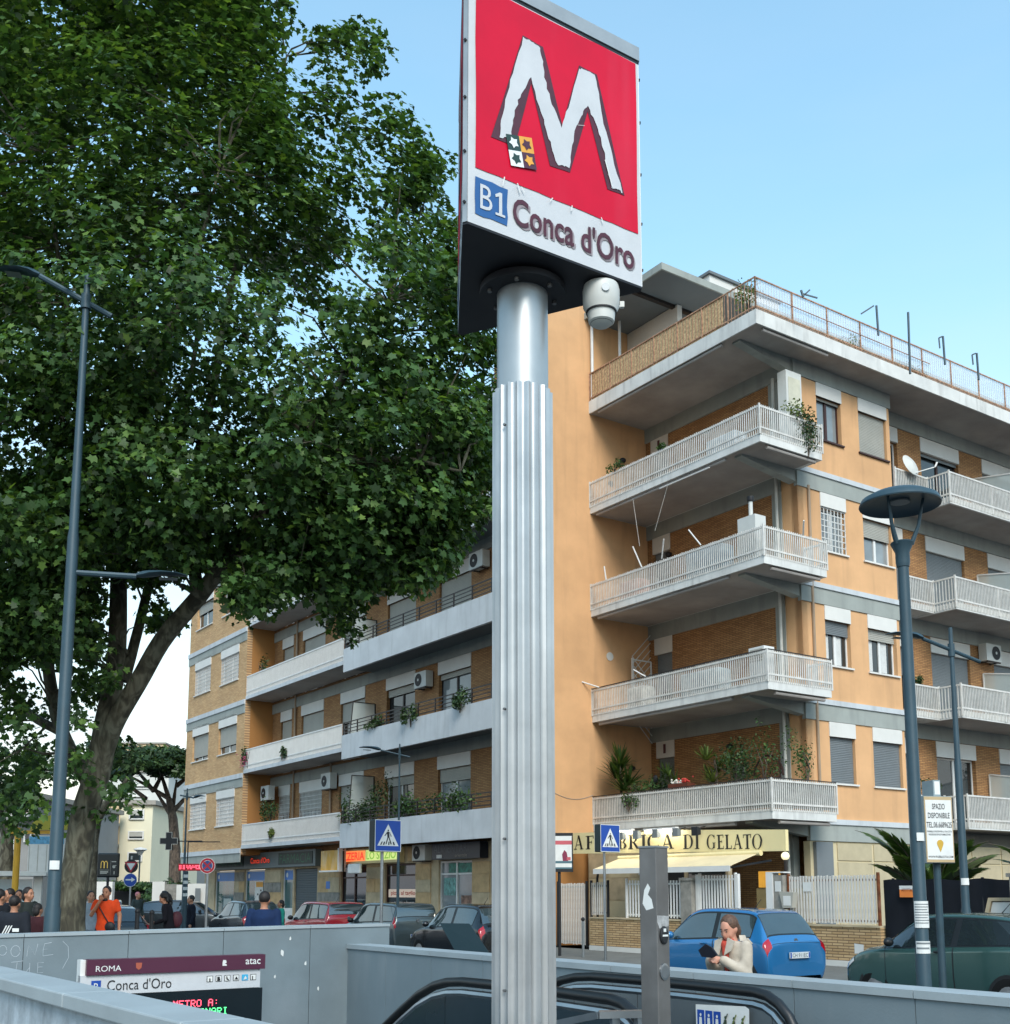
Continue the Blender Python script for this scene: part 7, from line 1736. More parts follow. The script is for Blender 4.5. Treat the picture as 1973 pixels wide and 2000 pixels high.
for (x0, x1, za, zb_) in ((-.27,.05,-.165,-.155),(-.25,.02,-.24,-.20),(-.25,-.02,-.28,-.255),(.09,.095,-.32,.16),(.12,.27,.10,.13),(.20,.23,-.30,-.20),(.16,.28,-.02,.0)): mb.flat([(x0,za),(x1,za),(x1,zb_),(x0,zb_)], f, .003)
disc(mb, f, .20, -.05, .05, .003, 0, 14)
part('small_print', mb, K['shutter'], o)
# pharmacy cross and running-text sign
p = at(331, 1643, 42); t = thingW('pharmacy_cross', 'dark unlit pharmacy cross edged in white', 'sign', p.x, p.y, p.z-.32)
cr_ = [(-.11,-.32),(.11,-.32),(.11,-.11),(.32,-.11),(.32,.11),(.11,.11),(.11,.32),(-.11,.32),(-.11,.11),(-.32,.11),(-.32,-.11),(-.11,-.11)]
mb = MB(); mb.prism(cr_, lambda a, b, d: (a, d, .32+b), -.08, .08, 0); part('cross', mb, K['ink'], t)
mb = MB()
for i in range(12): a, b = cr_[i], cr_[(i+1) % 12]; mb.bar((a[0], -.085, .32+a[1]), (b[0], -.085, .32+b[1]), .018)
part('outline', mb, K['shutter'], t)
mb = MB(); mb.bar((0.3,0,.32),(1.2,.0,.32),.04); part('bracket', mb, K['ink'], t)
p = at(372, 1694, 36); t = thingW('message_sign', 'red running text sign hung beside the no stopping sign', 'sign', p.x, p.y, p.z-.11)
mb = MB(); mb.box(-.36,.36,-.06,.06,0,.22); part('case', mb, M('led_case', '#7d1018', .4, emit=.35), t)
mb = MB()
rg_ = random.Random(4)
for i in range(18):
    x = -.33+i*.037
    for j in range(3):
        if rg_.random() < .75: mb.flat([(x,.05+j*.045),(x+.026,.05+j*.045),(x+.026,.085+j*.045),(x,.085+j*.045)], lambda a, b, d: (a, -.062, b))
part('led_text', mb, K['ledred'], t)
mb = MB(); mb.bar((-.1,0,.22),(-.1,0,.9),.03); mb.bar((-.1,0,.9),(.9,0,.9),.03); part('hanger', mb, K['ink'], t)
p = at(362, 1740, 30); t = thingW('striped_pole', 'black and white banded pole at the plaza edge', 'pole', p.x, p.y, -.05)
mb = MB(); mb.cyl((0,0,0),(0,0,2.2),.06,10); part('shaft', mb, K['lampblue'], t, 40)
for q in range(4): mb = MB(); mb.cyl((0,0,1.55+q*.16),(0,0,1.63+q*.16),.063,10); part('white_band', mb, K['paper'], t)
# advertising box on a post
Ya = 17.2; pa_ = at(1834, 1620, Ya); t = thingW('advertising_box', 'grey advertising box on a post reading SPAZIO DISPONIBILE', 'sign', pa_.x, Ya, ROAD, R(12))
zc = pa_.z-ROAD; mb = MB(); mb.cyl((.03,.15,0),(.03,.15,zc-.5),.055,10); part('post', mb, K['lampblue'], t, 40)
hw, hh = .235, .50
mb = MB(); mb.box(-hw,hw,-.0,.42,zc-hh,zc+hh); o = part('case', mb, M('ad_case', '#8a989c', .5, .2, var=.06), t)
f = lambda a, b, d: (a, -.001-d, zc+b)
mb = MB(); mb.prism([(-hw+.005,-hh+.01),(hw-.005,-hh+.01),(hw-.005,hh-.01),(-hw+.005,hh-.01)], f, 0, .012, 0); part('frame', mb, M('ad_frame', '#b8a079', .5), o)
mb = MB(); mb.flat([(-hw+.02,-hh+.05),(hw-.02,-hh+.05),(hw-.02,hh-.06),(-hw+.02,hh-.06)], f, .014, 0); sh_ = part('poster', mb, K['paper'], o)
mb = MB()
for (s_, zz, w_, hgt) in (('SPAZIO', .30, .21, .085), ('DISPONIBILE', .165, .36, .085), ('TEL.06.6689625', .025, .42, .085), ('PANNELLI E POSTER PER LA TUA CITTA', -.045, .41, .026), ('NOLEGGIO SPAZI PUBBLICITARI', -.09, .36, .026), ('WWW.PUBBLICITA.COM', -.425, .41, .032)):
    q = MB(); q.text(s_, f, ax=.5, box=(w_, hgt), d=.017, bold=.006); mb.add([(x, y, z_+zz) for x, y, z_ in q.v], q.f)
part('lettering', mb, K['ink'], sh_)
mb = MB(); disc(mb, f, 0, -.21, .055, .017, 0, 12); mb.flat([(-.05,-.23),(.05,-.23),(.0,-.34)], f, .018, 0); part('emblem', mb, M('emblem_gold', '#c9a23a', .5), sh_)
mb = MB(); mb.box(-.02,.10,.06,.36,zc+hh+.002,zc+hh+.25); o2 = part('top_box', mb, bpy.data.materials['ad_case'], t)
mb = MB(); mb.flat([(-.0,hh+.03),(.09,hh+.03),(.09,hh+.23),(0,hh+.23)], lambda a, b, d: (a, .058, zc+b)); part('top_plate', mb, K['paper'], o2)
mb = MB(); mb.box(-hw-.004,-hw-.001,.08,.34,zc-.42,zc-.33); part('side_label', mb, K['paper'], o)
# poster panel beside the gate
p = at(1092, 1665, 29.6); t = thingW('poster_panel', 'framed poster panel with red band by the gate, cut by the column', 'poster', p.x, p.y, 1.2, R(-6)); ORG[t.name] = Vector((0,0,0))
z0 = p.z-1.2; f = lambda a, b, d: (a, -.03-d, z0+b)
mb = MB(); mb.box(-.55,.36,-.03,.03,z0-.5,z0+.5); part('frame', mb, K['ink'], t)
mb = MB(); mb.flat([(-.5,-.42),(.33,-.42),(.33,.42),(-.5,.42)], f, .002, 0); mb.flat([(-.5,.20),(.33,.20),(.33,.30),(-.5,.30)], f, .004, 1); mb.flat([(.10,-.22),(.24,-.22),(.20,.0),(.14,.06),(.08,-.05)], f, .004, 2); mb.flat([(.2,-.12),(.3,-.12),(.3,-.2),(.2,-.2)], f, .005, 1)
mb.flat([(-.5,-.28),(.33,-.28),(.33,-.22),(-.5,-.22)], f, .004, 3); mb.flat([(-.5,-.42),(.33,-.42),(.33,-.38),(-.5,-.38)], f, .004, 3)
part('print', mb, [K['paper'], M('print_red', '#c05a62', .6), M('print_wine', '#7d2a45', .6), M('print_teal', '#4a6a74', .6)], t)
mb = MB(); mb.cyl((0,.05,-1.2),(0,.05,z0-.5),.04,8); part('post', mb, K['ink'], t)
# tilted dark panel behind the escalator wall
t = thingG('lectern_board', 'tilted dark information board behind the parapet wall', 'board', 7.2, 11.4, ROAD)
c = [W(*G(*at(860,1803,13.6)[:2])) for _ in (0,)]
P4 = [at(859,1803,13.7), at(917,1804,13.4), at(955,1860,12.9), at(888,1856,13.2)]
q4 = [Vector((*G(p.x, p.y), p.z)) for p in P4]; nrm_ = (q4[1]-q4[0]).cross(q4[3]-q4[0]).normalized()*.03
mb = MB(); mb.add([*q4, *[p+nrm_ for p in q4]], [(0,1,2,3),(7,6,5,4),(0,4,5,1),(1,5,6,2),(2,6,7,3),(3,7,4,0)]); part('panel', mb, M('board_back', '#16282c', .5, var=.06), t)
mb = MB(); cc_ = sum((p for p in q4), Vector())/4; mb.bar(cc_-Vector((0,0,.05)), (cc_.x, cc_.y, ROAD), .07); part('leg', mb, K['shutterg'], t)
# scooter parked behind the board: handlebar, screen and mirror show above it
t = thingL('scooter', 'dark scooter behind the tilted board with handlebar and mirror showing', 'scooter', 8.3, 12.6, ROAD, R(60))
mb = MB(); mb.tube([(0,-.32,1.05),(.05,-.15,1.08),(.05,.15,1.08),(0,.32,1.05)], .022, 8); part('handlebar', mb, K['ink'], t, 50)
mb = MB(); mb.tube([(.05,0,1.05),(.18,0,.6),(.32,0,.25)], .06, 8); mb.prism([(.12,.35),(.30,.4),(.14,1.08),(.02,1.1)], lambda a, b, d: (a, d, b), -.18, .18); part('front_shield', mb, K['black'], t, 40)
mb = MB(); mb.prism([(-.95,.35),(-.2,.25),(.1,.3),(.05,.38),(-.25,.4),(-.3,.72),(-.95,.78)], lambda a, b, d: (a, d, b), -.16, .16); part('bodywork', mb, K['black'], t, 40)
mb = MB(); mb.ell((-.6,0,.80),(.36,.15,.06),12,6); part('seat', mb, K['rubber'], t, 60)
for x in (.42, -.78):
    mb = MB(); mb.lathe([(.12,-.05),(.22,-.05),(.24,0),(.22,.05),(.12,.05)], n=20); mb.v = [(x+a, c_, .24+b) for a, b, c_ in mb.v]; part('wheel', mb, K['tyre'], t, 40)
for s in (-1, 1): mb = MB(); mb.tube([(.05,s*.2,1.08),(.0,s*.26,1.30)], .01, 6); mb.ell((0,s*.27,1.34),(.02,.06,.045),10,6); part('mirror', mb, K['ink'], t, 60)
# bollards left
for (x, y0, y1, Yb, lab) in ((269, 1775, 1818, 23, 'black bollard near the blue arrow sign, left one'), (297, 1778, 1818, 23.5, 'black bollard near the curly haired woman, right one')):
    p = at(x, y0, Yb); t = thingW('bollard', lab, 'bollard', p.x, p.y, -.05, 0, 'black plaza bollards'); hh = p.z+.05
    mb = MB(); mb.cyl((0,0,0),(0,0,hh-.06),.045,10); part('post', mb, K['ink'], t, 40); mb = MB(); mb.ell((0,0,hh-.05),(.055,.055,.06),10,7); part('cap', mb, K['ink'], t, 60)

# ------------------------------------------------------------------ bus stop at the left edge
p = at(40, 1720, 30); bs = thingW('bus_shelter', 'white roofed bus shelter with glass sides at the left edge', 'bus shelter', p.x, p.y, -.05, R(10))
zr = at(30, 1706, 30).z
mb = MB(); mb.box(-2.2,.75,-.6,.9,zr-.02,zr+.10); part('roof', mb, K['box'], bs)
for a_, b_ in ((.35, .55), (-2.0, -1.85)):
    mb = MB(); mb.box(a_,b_,-.1,.05,0,zr-.022); part('post', mb, K['box'], bs)
mb = MB(); mb.box(-1.8,.3,-.04,-.02,.3,zr-.1); part('glass_panel', mb, clear_glass('shelter_glass', (.45,.6,.65), .6, .08), bs)
p = at(36, 1620, 27); ysn = thingW('bus_stop_pole', 'yellow bus stop pole with arched top and timetable board', 'sign', p.x, p.y, -.05)
mb = MB(); z1 = at(36, 1613, 27).z; mb.cyl((0,0,0),(0,0,z1),.075,12); mb.bar((-.2,0,z1-.1),(1.0,0,z1-.1),.08); part('pole', mb, M('stop_yellow', '#c99a25', .5, var=.1), ysn, 40)
mb = MB(); q = [(-.45,0),(.45,0),(.40,.16),(.22,.30),(0,.34),(-.22,.30),(-.40,.16)]; mb.prism(q, lambda a, b, d: (.75+a, d, z1-.05+b), -.08, .08); part('arched_top', mb, M('stop_olive', '#a8a02c', .5), ysn)
z2, z3 = at(60, 1628, 27).z, at(60, 1700, 27).z
mb = MB(); mb.box(.28,1.12,-.05,.05,z3,z2); o = part('timetable_board', mb, K['paper'], ysn)
mb = MB(); mb.box(.29,1.11,-.054,-.052,z2-.2,z2-.02); part('header', mb, M('board_blue', '#5b9fc4', .5, var=.3, scale=12), o)
for i in range(4): mb = MB(); mb.box(.30+i*.205,.31+i*.205+.003,-.054,-.052,z3+.03,z2-.22); part('column_line', mb, K['shutter'], o)

# ------------------------------------------------------------------ things on balconies and walls
def wall_lamp(label, p, r=.09):
    t = thingG('wall_lamp', label, 'lamp', *p, 'balcony wall lamps'); mb = MB(); mb.ell(p, (r*1.3, r*1.3, r), 12, 7); part('shade', mb, K['ink'], t, 60)
    mb = MB(); mb.cyl((p[0], p[1], p[2]+r*.6), (p[0]+.12, p[1]+.08, p[2]+r*.6), .02, 6); part('arm', mb, K['ink'], t)
for lab, p in (('dark oval lamp on the orange wall below the roof terrace', (23.9, 27.85, 15.85)), ('dark oval lamp under the terrace on the upper brick wall', (24.9, 24.9, 16.1)), ('dark lamp above the door of the third balcony', (24.95, 26.85, 12.55)), ('dark lamp on the orange wall of the lowest balcony', (24.1, 27.85, 5.55)), ('black twin lamp on the lowest brick wall', (24.95, 24.35, 5.95))): wall_lamp(lab, p)
for (lab, v, z, r) in (('plate shaped ornament on the lowest brick wall, left one', 25.25, 5.15, .24), ('plate shaped ornament on the lowest brick wall, right one', 24.1, 5.15, .27)):
    mb = MB(); mb.lathe([(0,.03),(r*.3,.03),(r*.35,.045),(r,.02),(r,0),(0,0)], n=24); mb.v = [(25.08-c-.002, v+a, z+b) for a, b, c in mb.v]; soloG('wall_plate_ornament', mb, M('pewter', '#6f6a63', .4, .4, var=.3, scale=14) if 'pewter' not in bpy.data.materials else bpy.data.materials['pewter'], lab, 'ornament', (25.05, v, z), 'wall plates on the lowest balcony', 50)
mb = MB(); mb.lathe([(0,.02),(.14,.02),(.14,0),(0,0)], n=20); mb.v = [(23.35+a, 27.995-c, 9.15+b) for a, b, c in mb.v]; soloG('wall_clock', mb, K['box'], 'pale round clock on the orange wall of the second balcony', 'clock', (23.35, 27.97, 9.15))
mb = MB(); mb.lathe([(0,.02),(.10,.02),(.10,0),(0,0)], n=20); mb.v = [(23.5+a, 27.995-c, 15.0+b) for a, b, c in mb.v]; soloG('wall_clock', mb, K['pewter'] if 'pewter' in K else bpy.data.materials['pewter'], 'round thermometer on the orange wall of the top balcony', 'thermometer', (23.5, 27.97, 15.0))
# trellis screen on the second balcony
t = thingG('trellis_panel', 'white lattice trellis by the second balcony door', 'trellis', 24.2, 27.6, 7.2)
mb = MB(); mb.bar((24.1,27.75,7.2),(24.1,27.75,9.15),.06); mb.bar((24.1,27.75,9.1),(24.9,27.75,9.1),.04); mb.bar((24.9,27.75,7.2),(24.9,27.75,9.1),.04); part('frame', mb, K['white'], t)
mb = MB()
for i in range(-4, 5):
    for sg in (1, -1):
        a = Vector((24.1, 27.76, 8.2+i*.25)); b = Vector((24.9, 27.76, 8.2+i*.25+sg*.8))
        mb.bar(a, b, .02)
part('lattice', mb, K['white'], t)
# awning arms and poles sticking out of the balconies
def stick(label, a, b, r=.022):
    mb = MB(); mb.cyl(a, b, r, 6); part('awning_arm', mb, K['white'], cb)
stick('short white awning arm at the left end of the third balcony', (22.58, 27.2, 11.4), (22.55, 27.25, 11.85)); stick('leaning white awning arm before the third balcony door', (22.58, 25.5, 11.4), (22.45, 25.75, 12.1)); stick('white awning arm tilted right on the third balcony', (22.58, 24.6, 11.45), (22.4, 24.3, 11.95)); stick('white awning arm by the chimney pipe of the third balcony', (22.58, 22.95, 11.45), (22.4, 23.25, 11.95)); stick('white awning arm leaning out left of the second balcony', (22.58, 27.6, 8.0), (22.2, 28.0, 8.2)); stick('white awning arm beside the lattice trellis', (22.58, 25.4, 8.0), (22.4, 25.75, 8.25)); stick('white awning arm near the side window of the third floor', (24.2, 20.6, 11.4), (23.9, 20.3, 11.7))
# white cabinet with flue on the third balcony corner
t = thingG('boiler_cabinet', 'white cabinet with a flue pipe on the third balcony corner', 'cabinet', 22.9, 21.2, 10.62)
mb = MB(); mb.box(22.68,23.1,20.95,21.6,10.62,11.85); part('case', mb, K['acwhite'], t)
mb = MB(); mb.cyl((22.9,21.3,11.85),(22.9,21.3,12.35),.06,10); part('flue', mb, K['acwhite'], t, 40)
mb = MB(); mb.lathe([(.09,0),(.10,.05),(.10,.14),(.0,.16)], c=(22.9,21.3,12.33), n=12); part('flue_cap', mb, K['ink'], t, 40)
t = thingG('slatted_cabinet', 'white slatted cabinet on the second balcony corner', 'cabinet', 22.9, 21.1, 7.19)
mb = MB(); mb.box(22.70,23.1,20.8,21.35,7.19,8.15); part('case', mb, K['white'], t)
for q in range(5): mb = MB(); mb.box(22.69,22.70,20.85,21.30,7.75+q*.075,7.79+q*.075); part('slat', mb, K['shutter'], t)
# household clutter glimpsed behind the pickets
for i, (u, v, z, w, h, c, lab) in enumerate(((23.0, 26.4, 7.19, .8, .7, '#b8b8b0', 'pale storage chest behind the second balcony pickets'), (23.0, 23.6, 7.19, 1.6, .75, '#8f9a9c', 'grey covered table behind the second balcony pickets'), (23.0, 23.3, 10.62, 1.5, .9, '#6d7f88', 'blue grey covered stack on the third balcony'), (23.0, 26.6, 10.62, .9, .7, '#b58a7a', 'pinkish box behind the third balcony pickets'), (23.1, 22.6, 14.05, 1.2, .7, '#a8b0b4', 'pale bundle on the top balcony'))):
    mb = MB(); mb.box(u, u+.5, v-w/2, v+w/2, z, z+h); o = soloG('storage_chest', mb, M('clutter_%d' % i, c, .8, var=.3, scale=5), lab, 'chest', (u+.25, v, z)); bv = o.modifiers.new('b', 'BEVEL'); bv.width = .06; bv.segments = 2
# satellite dish
t = thingG('satellite_dish', 'tilted satellite dish on the top side-road balcony', 'satellite dish', 30.6, 21.4, 14.0)
mb = MB(); mb.lathe([(.0,.10),(.15,.085),(.30,.035),(.38,0),(.385,.006),(.30,.045),(0,.112)], n=26); rm = Matrix.Rotation(R(70), 3, 'X'); mb.v = [tuple(rm @ Vector((p[0]*.9, p[1], p[2]))+Vector((30.35,21.4,15.05))) for p in mb.v]; part('dish', mb, K['acwhite'], t, 50)
mb = MB(); mb.bar((30.35,21.35,15.05),(30.45,21.55,14.8),.04); mb.bar((30.45,21.55,14.85),(30.5,21.6,14.0),.05); mb.bar((30.35,21.3,14.75),(30.9,20.9,14.95),.025); mb.bar((30.9,20.9,14.95),(30.95,20.85,15.1),.05); part('arm', mb, K['white'], t)
# rooftop antennas
def antenna(label, px, py0, py1, Yq, bars=()):
    a, b = at(px, py0, Yq), at(px-4, py1, Yq); u, v = G(a.x, a.y); t = thingL('roof_antenna', label, 'antenna', u, v, a.z, -PHI, 'aerials on the roof terrace')
    mb = MB(); mb.cyl((0,0,0), b-a, .035, 6); part('mast', mb, K['lampblue'], t)
    if bars:
        mb = MB()
        for (x0, y0, x1, y1) in bars: mb.bar(at(x0, y0, Yq)-a, at(x1, y1, Yq)-a, .035)
        part('boom', mb, K['lampblue'], t)
antenna('bent antenna mast above the terrace railing', 1716, 655, 597, 32, ((1707,597,1682,613),)); antenna('tall straight antenna mast above the terrace railing', 1778, 730, 610, 31.5); antenna('hooked antenna mast right of the tall one', 1846, 712, 657, 33, ((1841,657,1834,660),(1834,660,1836,680))); antenna('hooked antenna mast furthest right on the roof', 1912, 742, 690, 33, ((1906,690,1899,693),(1899,693,1901,712))); antenna('thin branched aerial by the terrace corner', 1569, 580, 567, 30, ((1569,578,1582,566),(1569,574,1597,582)))
# plants on the balconies
def bplant(label, u, v, z, r, n, seed, mat='leafb', ls=.08, shape=LEAF1, name='balcony_plant', grp='plants on the corner balconies'): return shrub(label, u, v, z, r, n, mat, seed, shape, ls, grp, name, 'plant')
spiky('tall spiky yucca at the left end of the lowest balcony', 22.95, 27.05, 4.4, 220, 1.3, 'leafpalm', 51); spiky('spiky yellow green yucca right of the flower box', 22.95, 22.95, 4.45, 150, .95, 'leafy', 52)
spiky('small palm like plant below the wall plates', 22.95, 24.9, 4.4, 90, .8, 'leafpalm', 53, 'potted_palm')
for (lab, u, v, z, r, n, sd, mt) in (('bushy plant spilling over the lowest balcony rail left of the door', 22.9, 26.0, 4.35, (.4,.7,.55), 420, 54, 'leafb'), ('leafy plant in front of the lowest balcony door', 22.95, 25.5, 4.4, (.35,.4,.7), 260, 55, 'leafb'), ('trailing plant hanging outside the lowest balcony', 22.5, 26.2, 4.0, (.12,.5,.5), 200, 56, 'leafb'), ('large dark bush under the wicker arch', 23.0, 22.3, 4.4, (.5,.9,1.1), 900, 57, 'leafd'), ('tall airy shrub at the lowest balcony corner', 23.1, 21.3, 4.5, (.6,.7,1.3), 420, 58, 'leafb'), ('leafy shrub at the end of the lowest balcony', 24.3, 20.85, 4.5, (.7,.3,1.1), 380, 59, 'leafb'), ('dark potted shrub near the silhouette ornament', 22.95, 25.3, 4.35, (.3,.35,.4), 160, 60, 'leafd'), ('green bush overgrowing the corner of the top balcony', 24.55, 20.6, 13.75, (.5,.35,1.3), 900, 61, 'leafd'), ('sparse twigs above the top balcony corner', 24.3, 20.7, 14.7, (.7,.4,.6), 160, 62, 'leafy'), ('small plant on the left of the top balcony rail', 22.6, 26.7, 14.75, (.2,.4,.35), 160, 63, 'leafb'), ('plant box on the top balcony rail', 22.65, 24.6, 14.8, (.15,.4,.22), 120, 64, 'leafb'), ('dry shrub on the roof terrace corner', 22.95, 21.2, 17.9, (.5,.6,.8), 300, 65, 'leafy'), ('dry creeper on the roof terrace railing', 27.0, 20.75, 17.65, (.6,.12,.4), 140, 66, 'leafy'), ('second dry creeper further along the roof railing', 29.9, 20.75, 17.6, (1.2,.12,.45), 220, 67, 'leafy'), ('potted shrub on the lowest side-road balcony', 30.9, 21.6, 4.5, (.5,.3,.5), 240, 68, 'leafd'), ('tall cactus like plant at the right edge balcony', 36.5, 20.9, 4.4, (.3,.3,1.9), 240, 69, 'leafd'), ('potted leaf plant on the second side-road balcony', 30.6, 21.7, 7.9, (.3,.2,.35), 120, 70, 'leafd')): bplant(lab, u, v, z, r, n, sd, mt)
for (lab, v, z, r, n, sd, mt, uu) in (('dense planting along the first parapet balcony, left end', 38.6, 4.0, (.45,1.6,1.0), 900, 71, 'leafd', 19.95), ('planting along the first parapet balcony, middle', 35.0, 4.1, (.4,1.7,.75), 800, 72, 'leafb', 19.95), ('planting along the first parapet balcony by the column', 32.2, 4.1, (.4,1.6,.8), 800, 73, 'leafb', 19.95), ('dark rubber plant before the frosted screen', 37.6, 4.4, (.4,.6,1.2), 360, 74, 'leafd', 20.1), ('geranium box hanging on the second parapet, left', 37.0, 7.55, (.25,.9,.35), 300, 75, 'leafd', 19.75), ('trailing plant over the second parapet, centre', 34.4, 7.3, (.22,.45,.7), 300, 76, 'leafd', 19.65), ('trailing plant over the second parapet near the column', 31.2, 7.4, (.22,.6,.6), 320, 77, 'leafd', 19.65), ('dark tropical plant on the lowest loggia', 47.3, 4.5, (.4,.9,1.0), 420, 78, 'leafd', 20.0), ('small plant hanging outside the lowest loggia rail', 46.4, 3.85, (.12,.5,.4), 160, 79, 'leafy', 19.6), ('flower pot hanging outside the second loggia rail', 45.3, 7.2, (.12,.4,.5), 160, 80, 'leafd', 19.6), ('red flowering plant at the left end of the second loggia', 49.4, 7.2, (.25,.5,.9), 300, 81, 'leafd', 19.7), ('banana like plant on the third loggia', 48.9, 11.1, (.35,.6,1.3), 200, 82, 'leafd', 20.0), ('small pot plant on the fourth loggia rail', 47.0, 14.4, (.1,.35,.4), 100, 83, 'leafd', 19.65)): bplant(lab, uu, v, z, r, n, sd, mt, .11, LEAF1, grp='plants on the wing balconies')
def flowers(label, u, v, z, r, n, col, seed, grp):
    rg = np.random.default_rng(seed); t = thingL('flowers', label, 'flowers', u, v, z, 0, grp); mb = MB()
    for i in range(n): mb.ell((rg.normal()*r[0], rg.normal()*r[1], abs(rg.normal())*r[2]), .03, 6, 4)
    part('petals', mb, M('petal_%d' % seed, col, .6, var=.25, scale=20), t, kind='stuff')
    return t
flowers('pink red blossoms hanging from the second loggia corner', 19.55, 49.5, 7.25, (.1,.22,.35), 40, '#b0486a', 91, 'balcony blossoms'); flowers('red blossoms in the flower box under the wall plates', 22.75, 24.0, 4.72, (.06,.12,.06), 26, '#c8443a', 92, 'balcony blossoms'); flowers('white blossoms in the flower box under the wall plates', 22.75, 24.35, 4.72, (.06,.12,.06), 24, '#dad6cc', 93, 'balcony blossoms')
mb = MB(); mb.box(22.65,22.95,23.8,24.6,4.5,4.7); soloG('flower_box', mb, M('flowerbox_brown', '#6a3a2c', .8), 'brown flower box under the right wall plate', 'flower box', (22.8, 24.2, 4.5))
t = thingG('wicker_arch', 'dark lattice arch on the lowest balcony behind the bush', 'arch', 24.9, 22.7, 4.7); mb = MB()
arc_ = [(24.85, 22.75+.55*math.cos(R(a)), 4.9+.62*math.sin(R(a))) for a in range(0, 181, 15)]; mb.tube(arc_, .03, 6)
for i in range(1, 12, 1): mb.tube([arc_[i], (24.85, 22.75+.5*math.cos(R(i*15+60)), 4.75)], .012, 4)
part('lattice', mb, M('wicker', '#3a2018', .7), t)
mb = MB(); mb.tube([(22.9,25.9,4.45),(22.9,25.55,4.75),(22.9,25.35,4.85)], .02, 6); mb.ell((22.9,25.42,4.92),(.05,.11,.14),10,7); mb.tube([(22.9,25.45,4.8),(22.9,25.3,4.5)], .03, 6); soloG('silhouette_ornament', mb, K['ink'], 'black figure ornament on the lowest balcony rail', 'ornament', (22.9, 25.5, 4.45))
# drying line under the top balcony
for i, (v0, v1, z0, z1) in enumerate(((25.9, 25.6, 13.7, 12.1), (24.3, 24.9, 13.7, 12.4))):
    mb = MB(); mb.cyl((22.62, v0, z0), (22.6, v1, z1), .005, 5); part('awning_cord', mb, K['box'], cb)
mb = MB(); mb.cyl((22.55, 22.5, 13.62), (22.55, 24.6, 13.62), .02, 6)
part('awning_bar', mb, K['white'], cb)

# ------------------------------------------------------------------ far buildings
def far_house(label, x0, x1, ytop, Y, depth, wall, rz=0.0, floors=(), roofc='#9c968c', balc=(), side=None, ybase=1760, parapet=True):
    a, b = at(x0, ytop, Y), at(x1, ytop, Y); t = thingW('apartment_house', label, 'building', (a.x+b.x)/2, Y, ROAD, rz); w = (b.x-a.x); h = a.z-ROAD
    mb = MB(); mb.box(-w/2, w/2, 0, depth, 0, h); o = part('wall', mb, wall, t)
    mb = MB(); mb.box(-w/2-.3, w/2+.3, -.3, depth+.3, h+.002, h+.35); part('roof', mb, M('roof_'+str(len(bpy.data.materials)), roofc, .9), t)
    for (wx0, wx1, wy0, wy1, sh) in floors:
        p, q = at(wx0, wy0, Y), at(wx1, wy1, Y); cx_ = (a.x+b.x)/2; x_0, x_1, z_1, z_0 = p.x-cx_, q.x-cx_, p.z-ROAD, q.z-ROAD
        mb = MB(); fr = .10
        mb.box(x_0, x_0+fr, -.12, -.01, z_0, z_1); mb.box(x_1-fr, x_1, -.12, -.01, z_0, z_1); mb.box(x_0+fr, x_1-fr, -.12, -.01, z_1-fr, z_1); mb.box(x_0+fr, x_1-fr, -.15, -.01, z_0, z_0+fr); wo_ = part('window', mb, K['box'], t)
        mb = MB(); mb.box(x_0+fr, x_1-fr, -.06, -.02, z_0+fr, z_1-fr); part('pane', mb, K['glass'], wo_)
        if sh: mb = MB(); mb.box(x_0+fr, x_1-fr, -.10, -.065, z_1-fr-(z_1-z_0-2*fr)*sh, z_1-fr); part('blind', mb, K['shutter'], wo_)
    for (bx0, bx1, by0, by1) in balc:
        p, q = at(bx0, by0, Y), at(bx1, by1, Y); cx_ = (a.x+b.x)/2
        mb = MB(); mb.box(p.x-cx_, q.x-cx_, -1.5, -.01, q.z-ROAD, q.z-ROAD+.25); bo_ = part('balcony', mb, K['box'], t)
        mb = MB(); mb.box(p.x-cx_, q.x-cx_, -1.5, -1.42, q.z-ROAD+.26, p.z-ROAD); part('parapet', mb, M('parapet_pink', '#b99a80', .8) if 'parapet_pink' not in bpy.data.materials else bpy.data.materials['parapet_pink'], bo_)
    return t
K['houseCream'] = M('house_cream', '#e0d8bb', .85, var=.06, scale=.3); K['houseWhite'] = M('house_white', '#cfcfc8', .85, var=.06, scale=.3); K['housePink'] = M('house_pink', '#8f5c4b', .85, var=.08, scale=.3); K['houseGreyAndShade'] = M('house_grey_and_shade', '#8d8d8a', .85, var=.1, scale=.3); K['houseSand'] = M('house_sand', '#cbb48f', .85, var=.06, scale=.3)
far_house('cream four storey house seen past the plane tree trunk', 236, 299, 1572, 92, 14, K['houseCream'], 0, [(253,282,1581,1601,.6),(251,281,1623,1640,.7),(250,278,1664,1683,0)])
far_house('cream house wing with balconies behind the restaurant sign', 160, 236, 1566, 95, 14, K['houseSand'], 0, [(210,228,1581,1600,.4),(203,227,1624,1640,.5),(182,200,1581,1600,.5),(180,196,1624,1640,.4)], balc=[(182,234,1600,1614),(180,232,1641,1655)])
far_house('cream house side with shade painted in grey behind the pine trunk', 299, 335, 1580, 98, 14, K['houseGreyAndShade'], 0, [(304,309,1585,1600,0),(313,318,1588,1603,0),(303,308,1622,1637,0),(312,317,1625,1640,0)])  # right side of the cream house; its shade is put into the grey
far_house('large white apartment block under the umbrella pine', 200, 330, 1508, 128, 18, K['houseWhite'], 0, [(232,262,1512,1520,0),(232,300,1534,1541,0),(250,290,1555,1562,0)])
far_house('pinkish brown building at the back behind the brick wing', 296, 372, 1506, 140, 14, K['housePink'], 0)
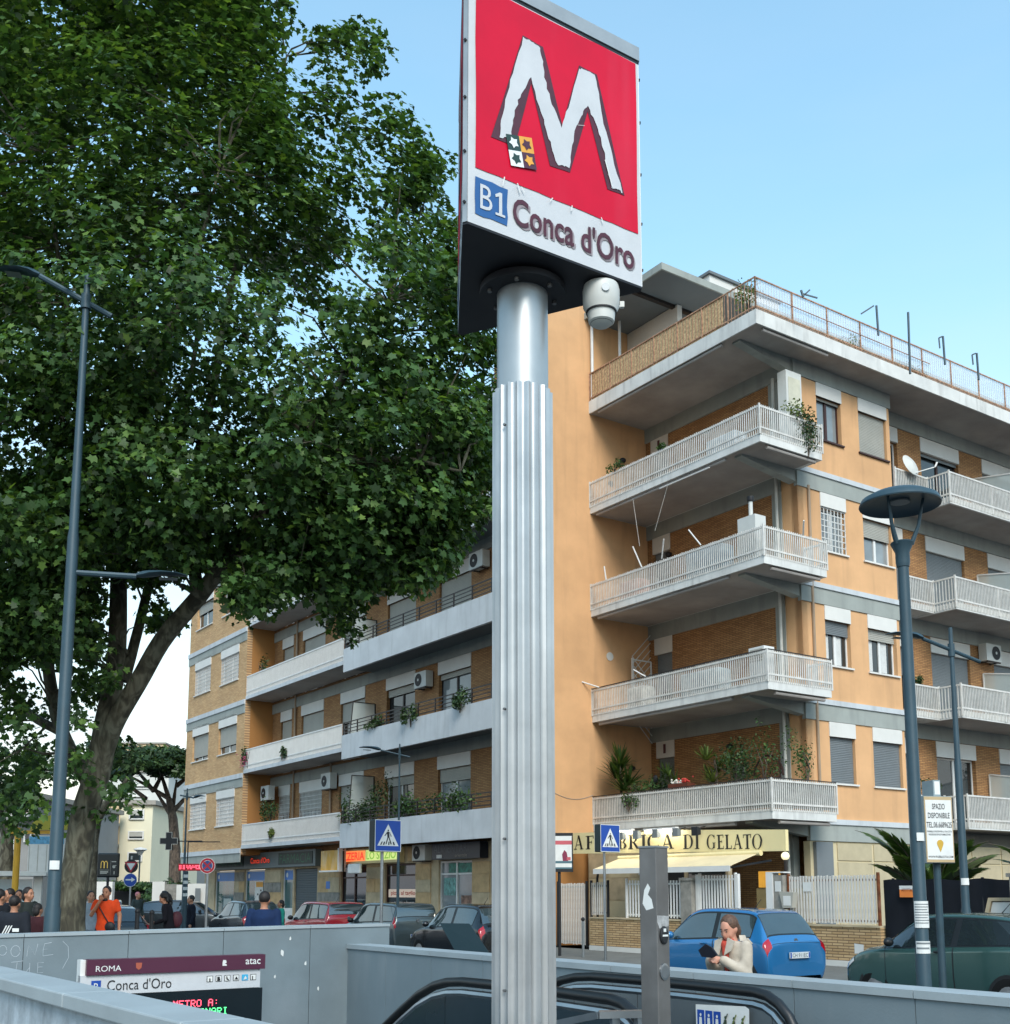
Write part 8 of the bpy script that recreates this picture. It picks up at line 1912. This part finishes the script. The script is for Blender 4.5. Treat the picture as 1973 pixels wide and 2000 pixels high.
far_house('rooftop with terraces on the skyline', 238, 322, 1453, 260, 20, K['houseSand'], 0, [(249,255,1457,1462,0),(262,268,1455,1462,0)])
far_house('shadowed grey apartment house at the left edge', -120, 74, 1560, 75, 16, K['houseGreyAndShade'], 0, [(20,28,1640,1660,0),(45,60,1580,1596,0),(18,27,1680,1696,0),(48,62,1625,1645,0),(24,34,1600,1620,0)], balc=[(36,72,1582,1598)])
# boundary walls of the far street
mb = MB(); a, b = at(165, 1722, 64), at(220, 1722, 64); mb.box(a.x, b.x, 64, 64.4, ROAD, a.z); t = thingW('street_wall', 'white wall at the end of the far street', 'wall', 0, 0, 0); part('wall', mb, K['box'], t)
mb = MB(); a, b = at(215, 1723, 68), at(303, 1723, 68); mb.box(a.x, b.x, 68, 68.4, ROAD, a.z); t = thingW('street_wall', 'dark low wall below the cream house hedge', 'wall', 0, 0, 0); part('wall', mb, K['black'], t)
for i, (x0, x1, yt, Yq, kk) in enumerate(((298, 322, 1722, 55, 'box'), (322, 345, 1727, 54, 'stoneg'), (345, 366, 1728, 53, 'box'), (366, 402, 1726, 52.5, 'box'))):
    mb = MB(); a, b = at(x0, yt, Yq), at(x1, yt, Yq); mb.box(a.x, b.x, Yq, Yq+.3, ROAD, a.z); t = thingW('site_hoarding', ['white hoarding panel beside the far cars', 'grey concrete hoarding panel behind the curly haired woman', 'white hoarding panel next to the striped pole', 'white hoarding panel with small poster against the brick corner'][i], 'hoarding', 0, 0, 0, 0, 'hoarding panels at the street corner'); part('panel', mb, K[kk], t)
    if i == 3:
        p, q = at(382, 1735, 52.4), at(391, 1768, 52.4); mb = MB(); mb.box(p.x, q.x, 52.36, 52.39, q.z, p.z); part('poster', mb, K['shutterg'], t)
Yq = 88; p = at(274, 1660, 86); t = thingW('street_lamp', 'small far mushroom lamp before the cream house', 'street lamp', p.x, 86, ROAD); hh = p.z-ROAD
mb = MB(); mb.cyl((0,0,0),(0,0,hh-.3),.06,8); part('pole', mb, K['lampblue'], t); mb = MB(); mb.lathe([(.1,hh-.4),(.3,hh-.1),(.5,hh),(.45,hh+.1),(0,hh+.2)], n=14); part('shade', mb, K['box'], t)
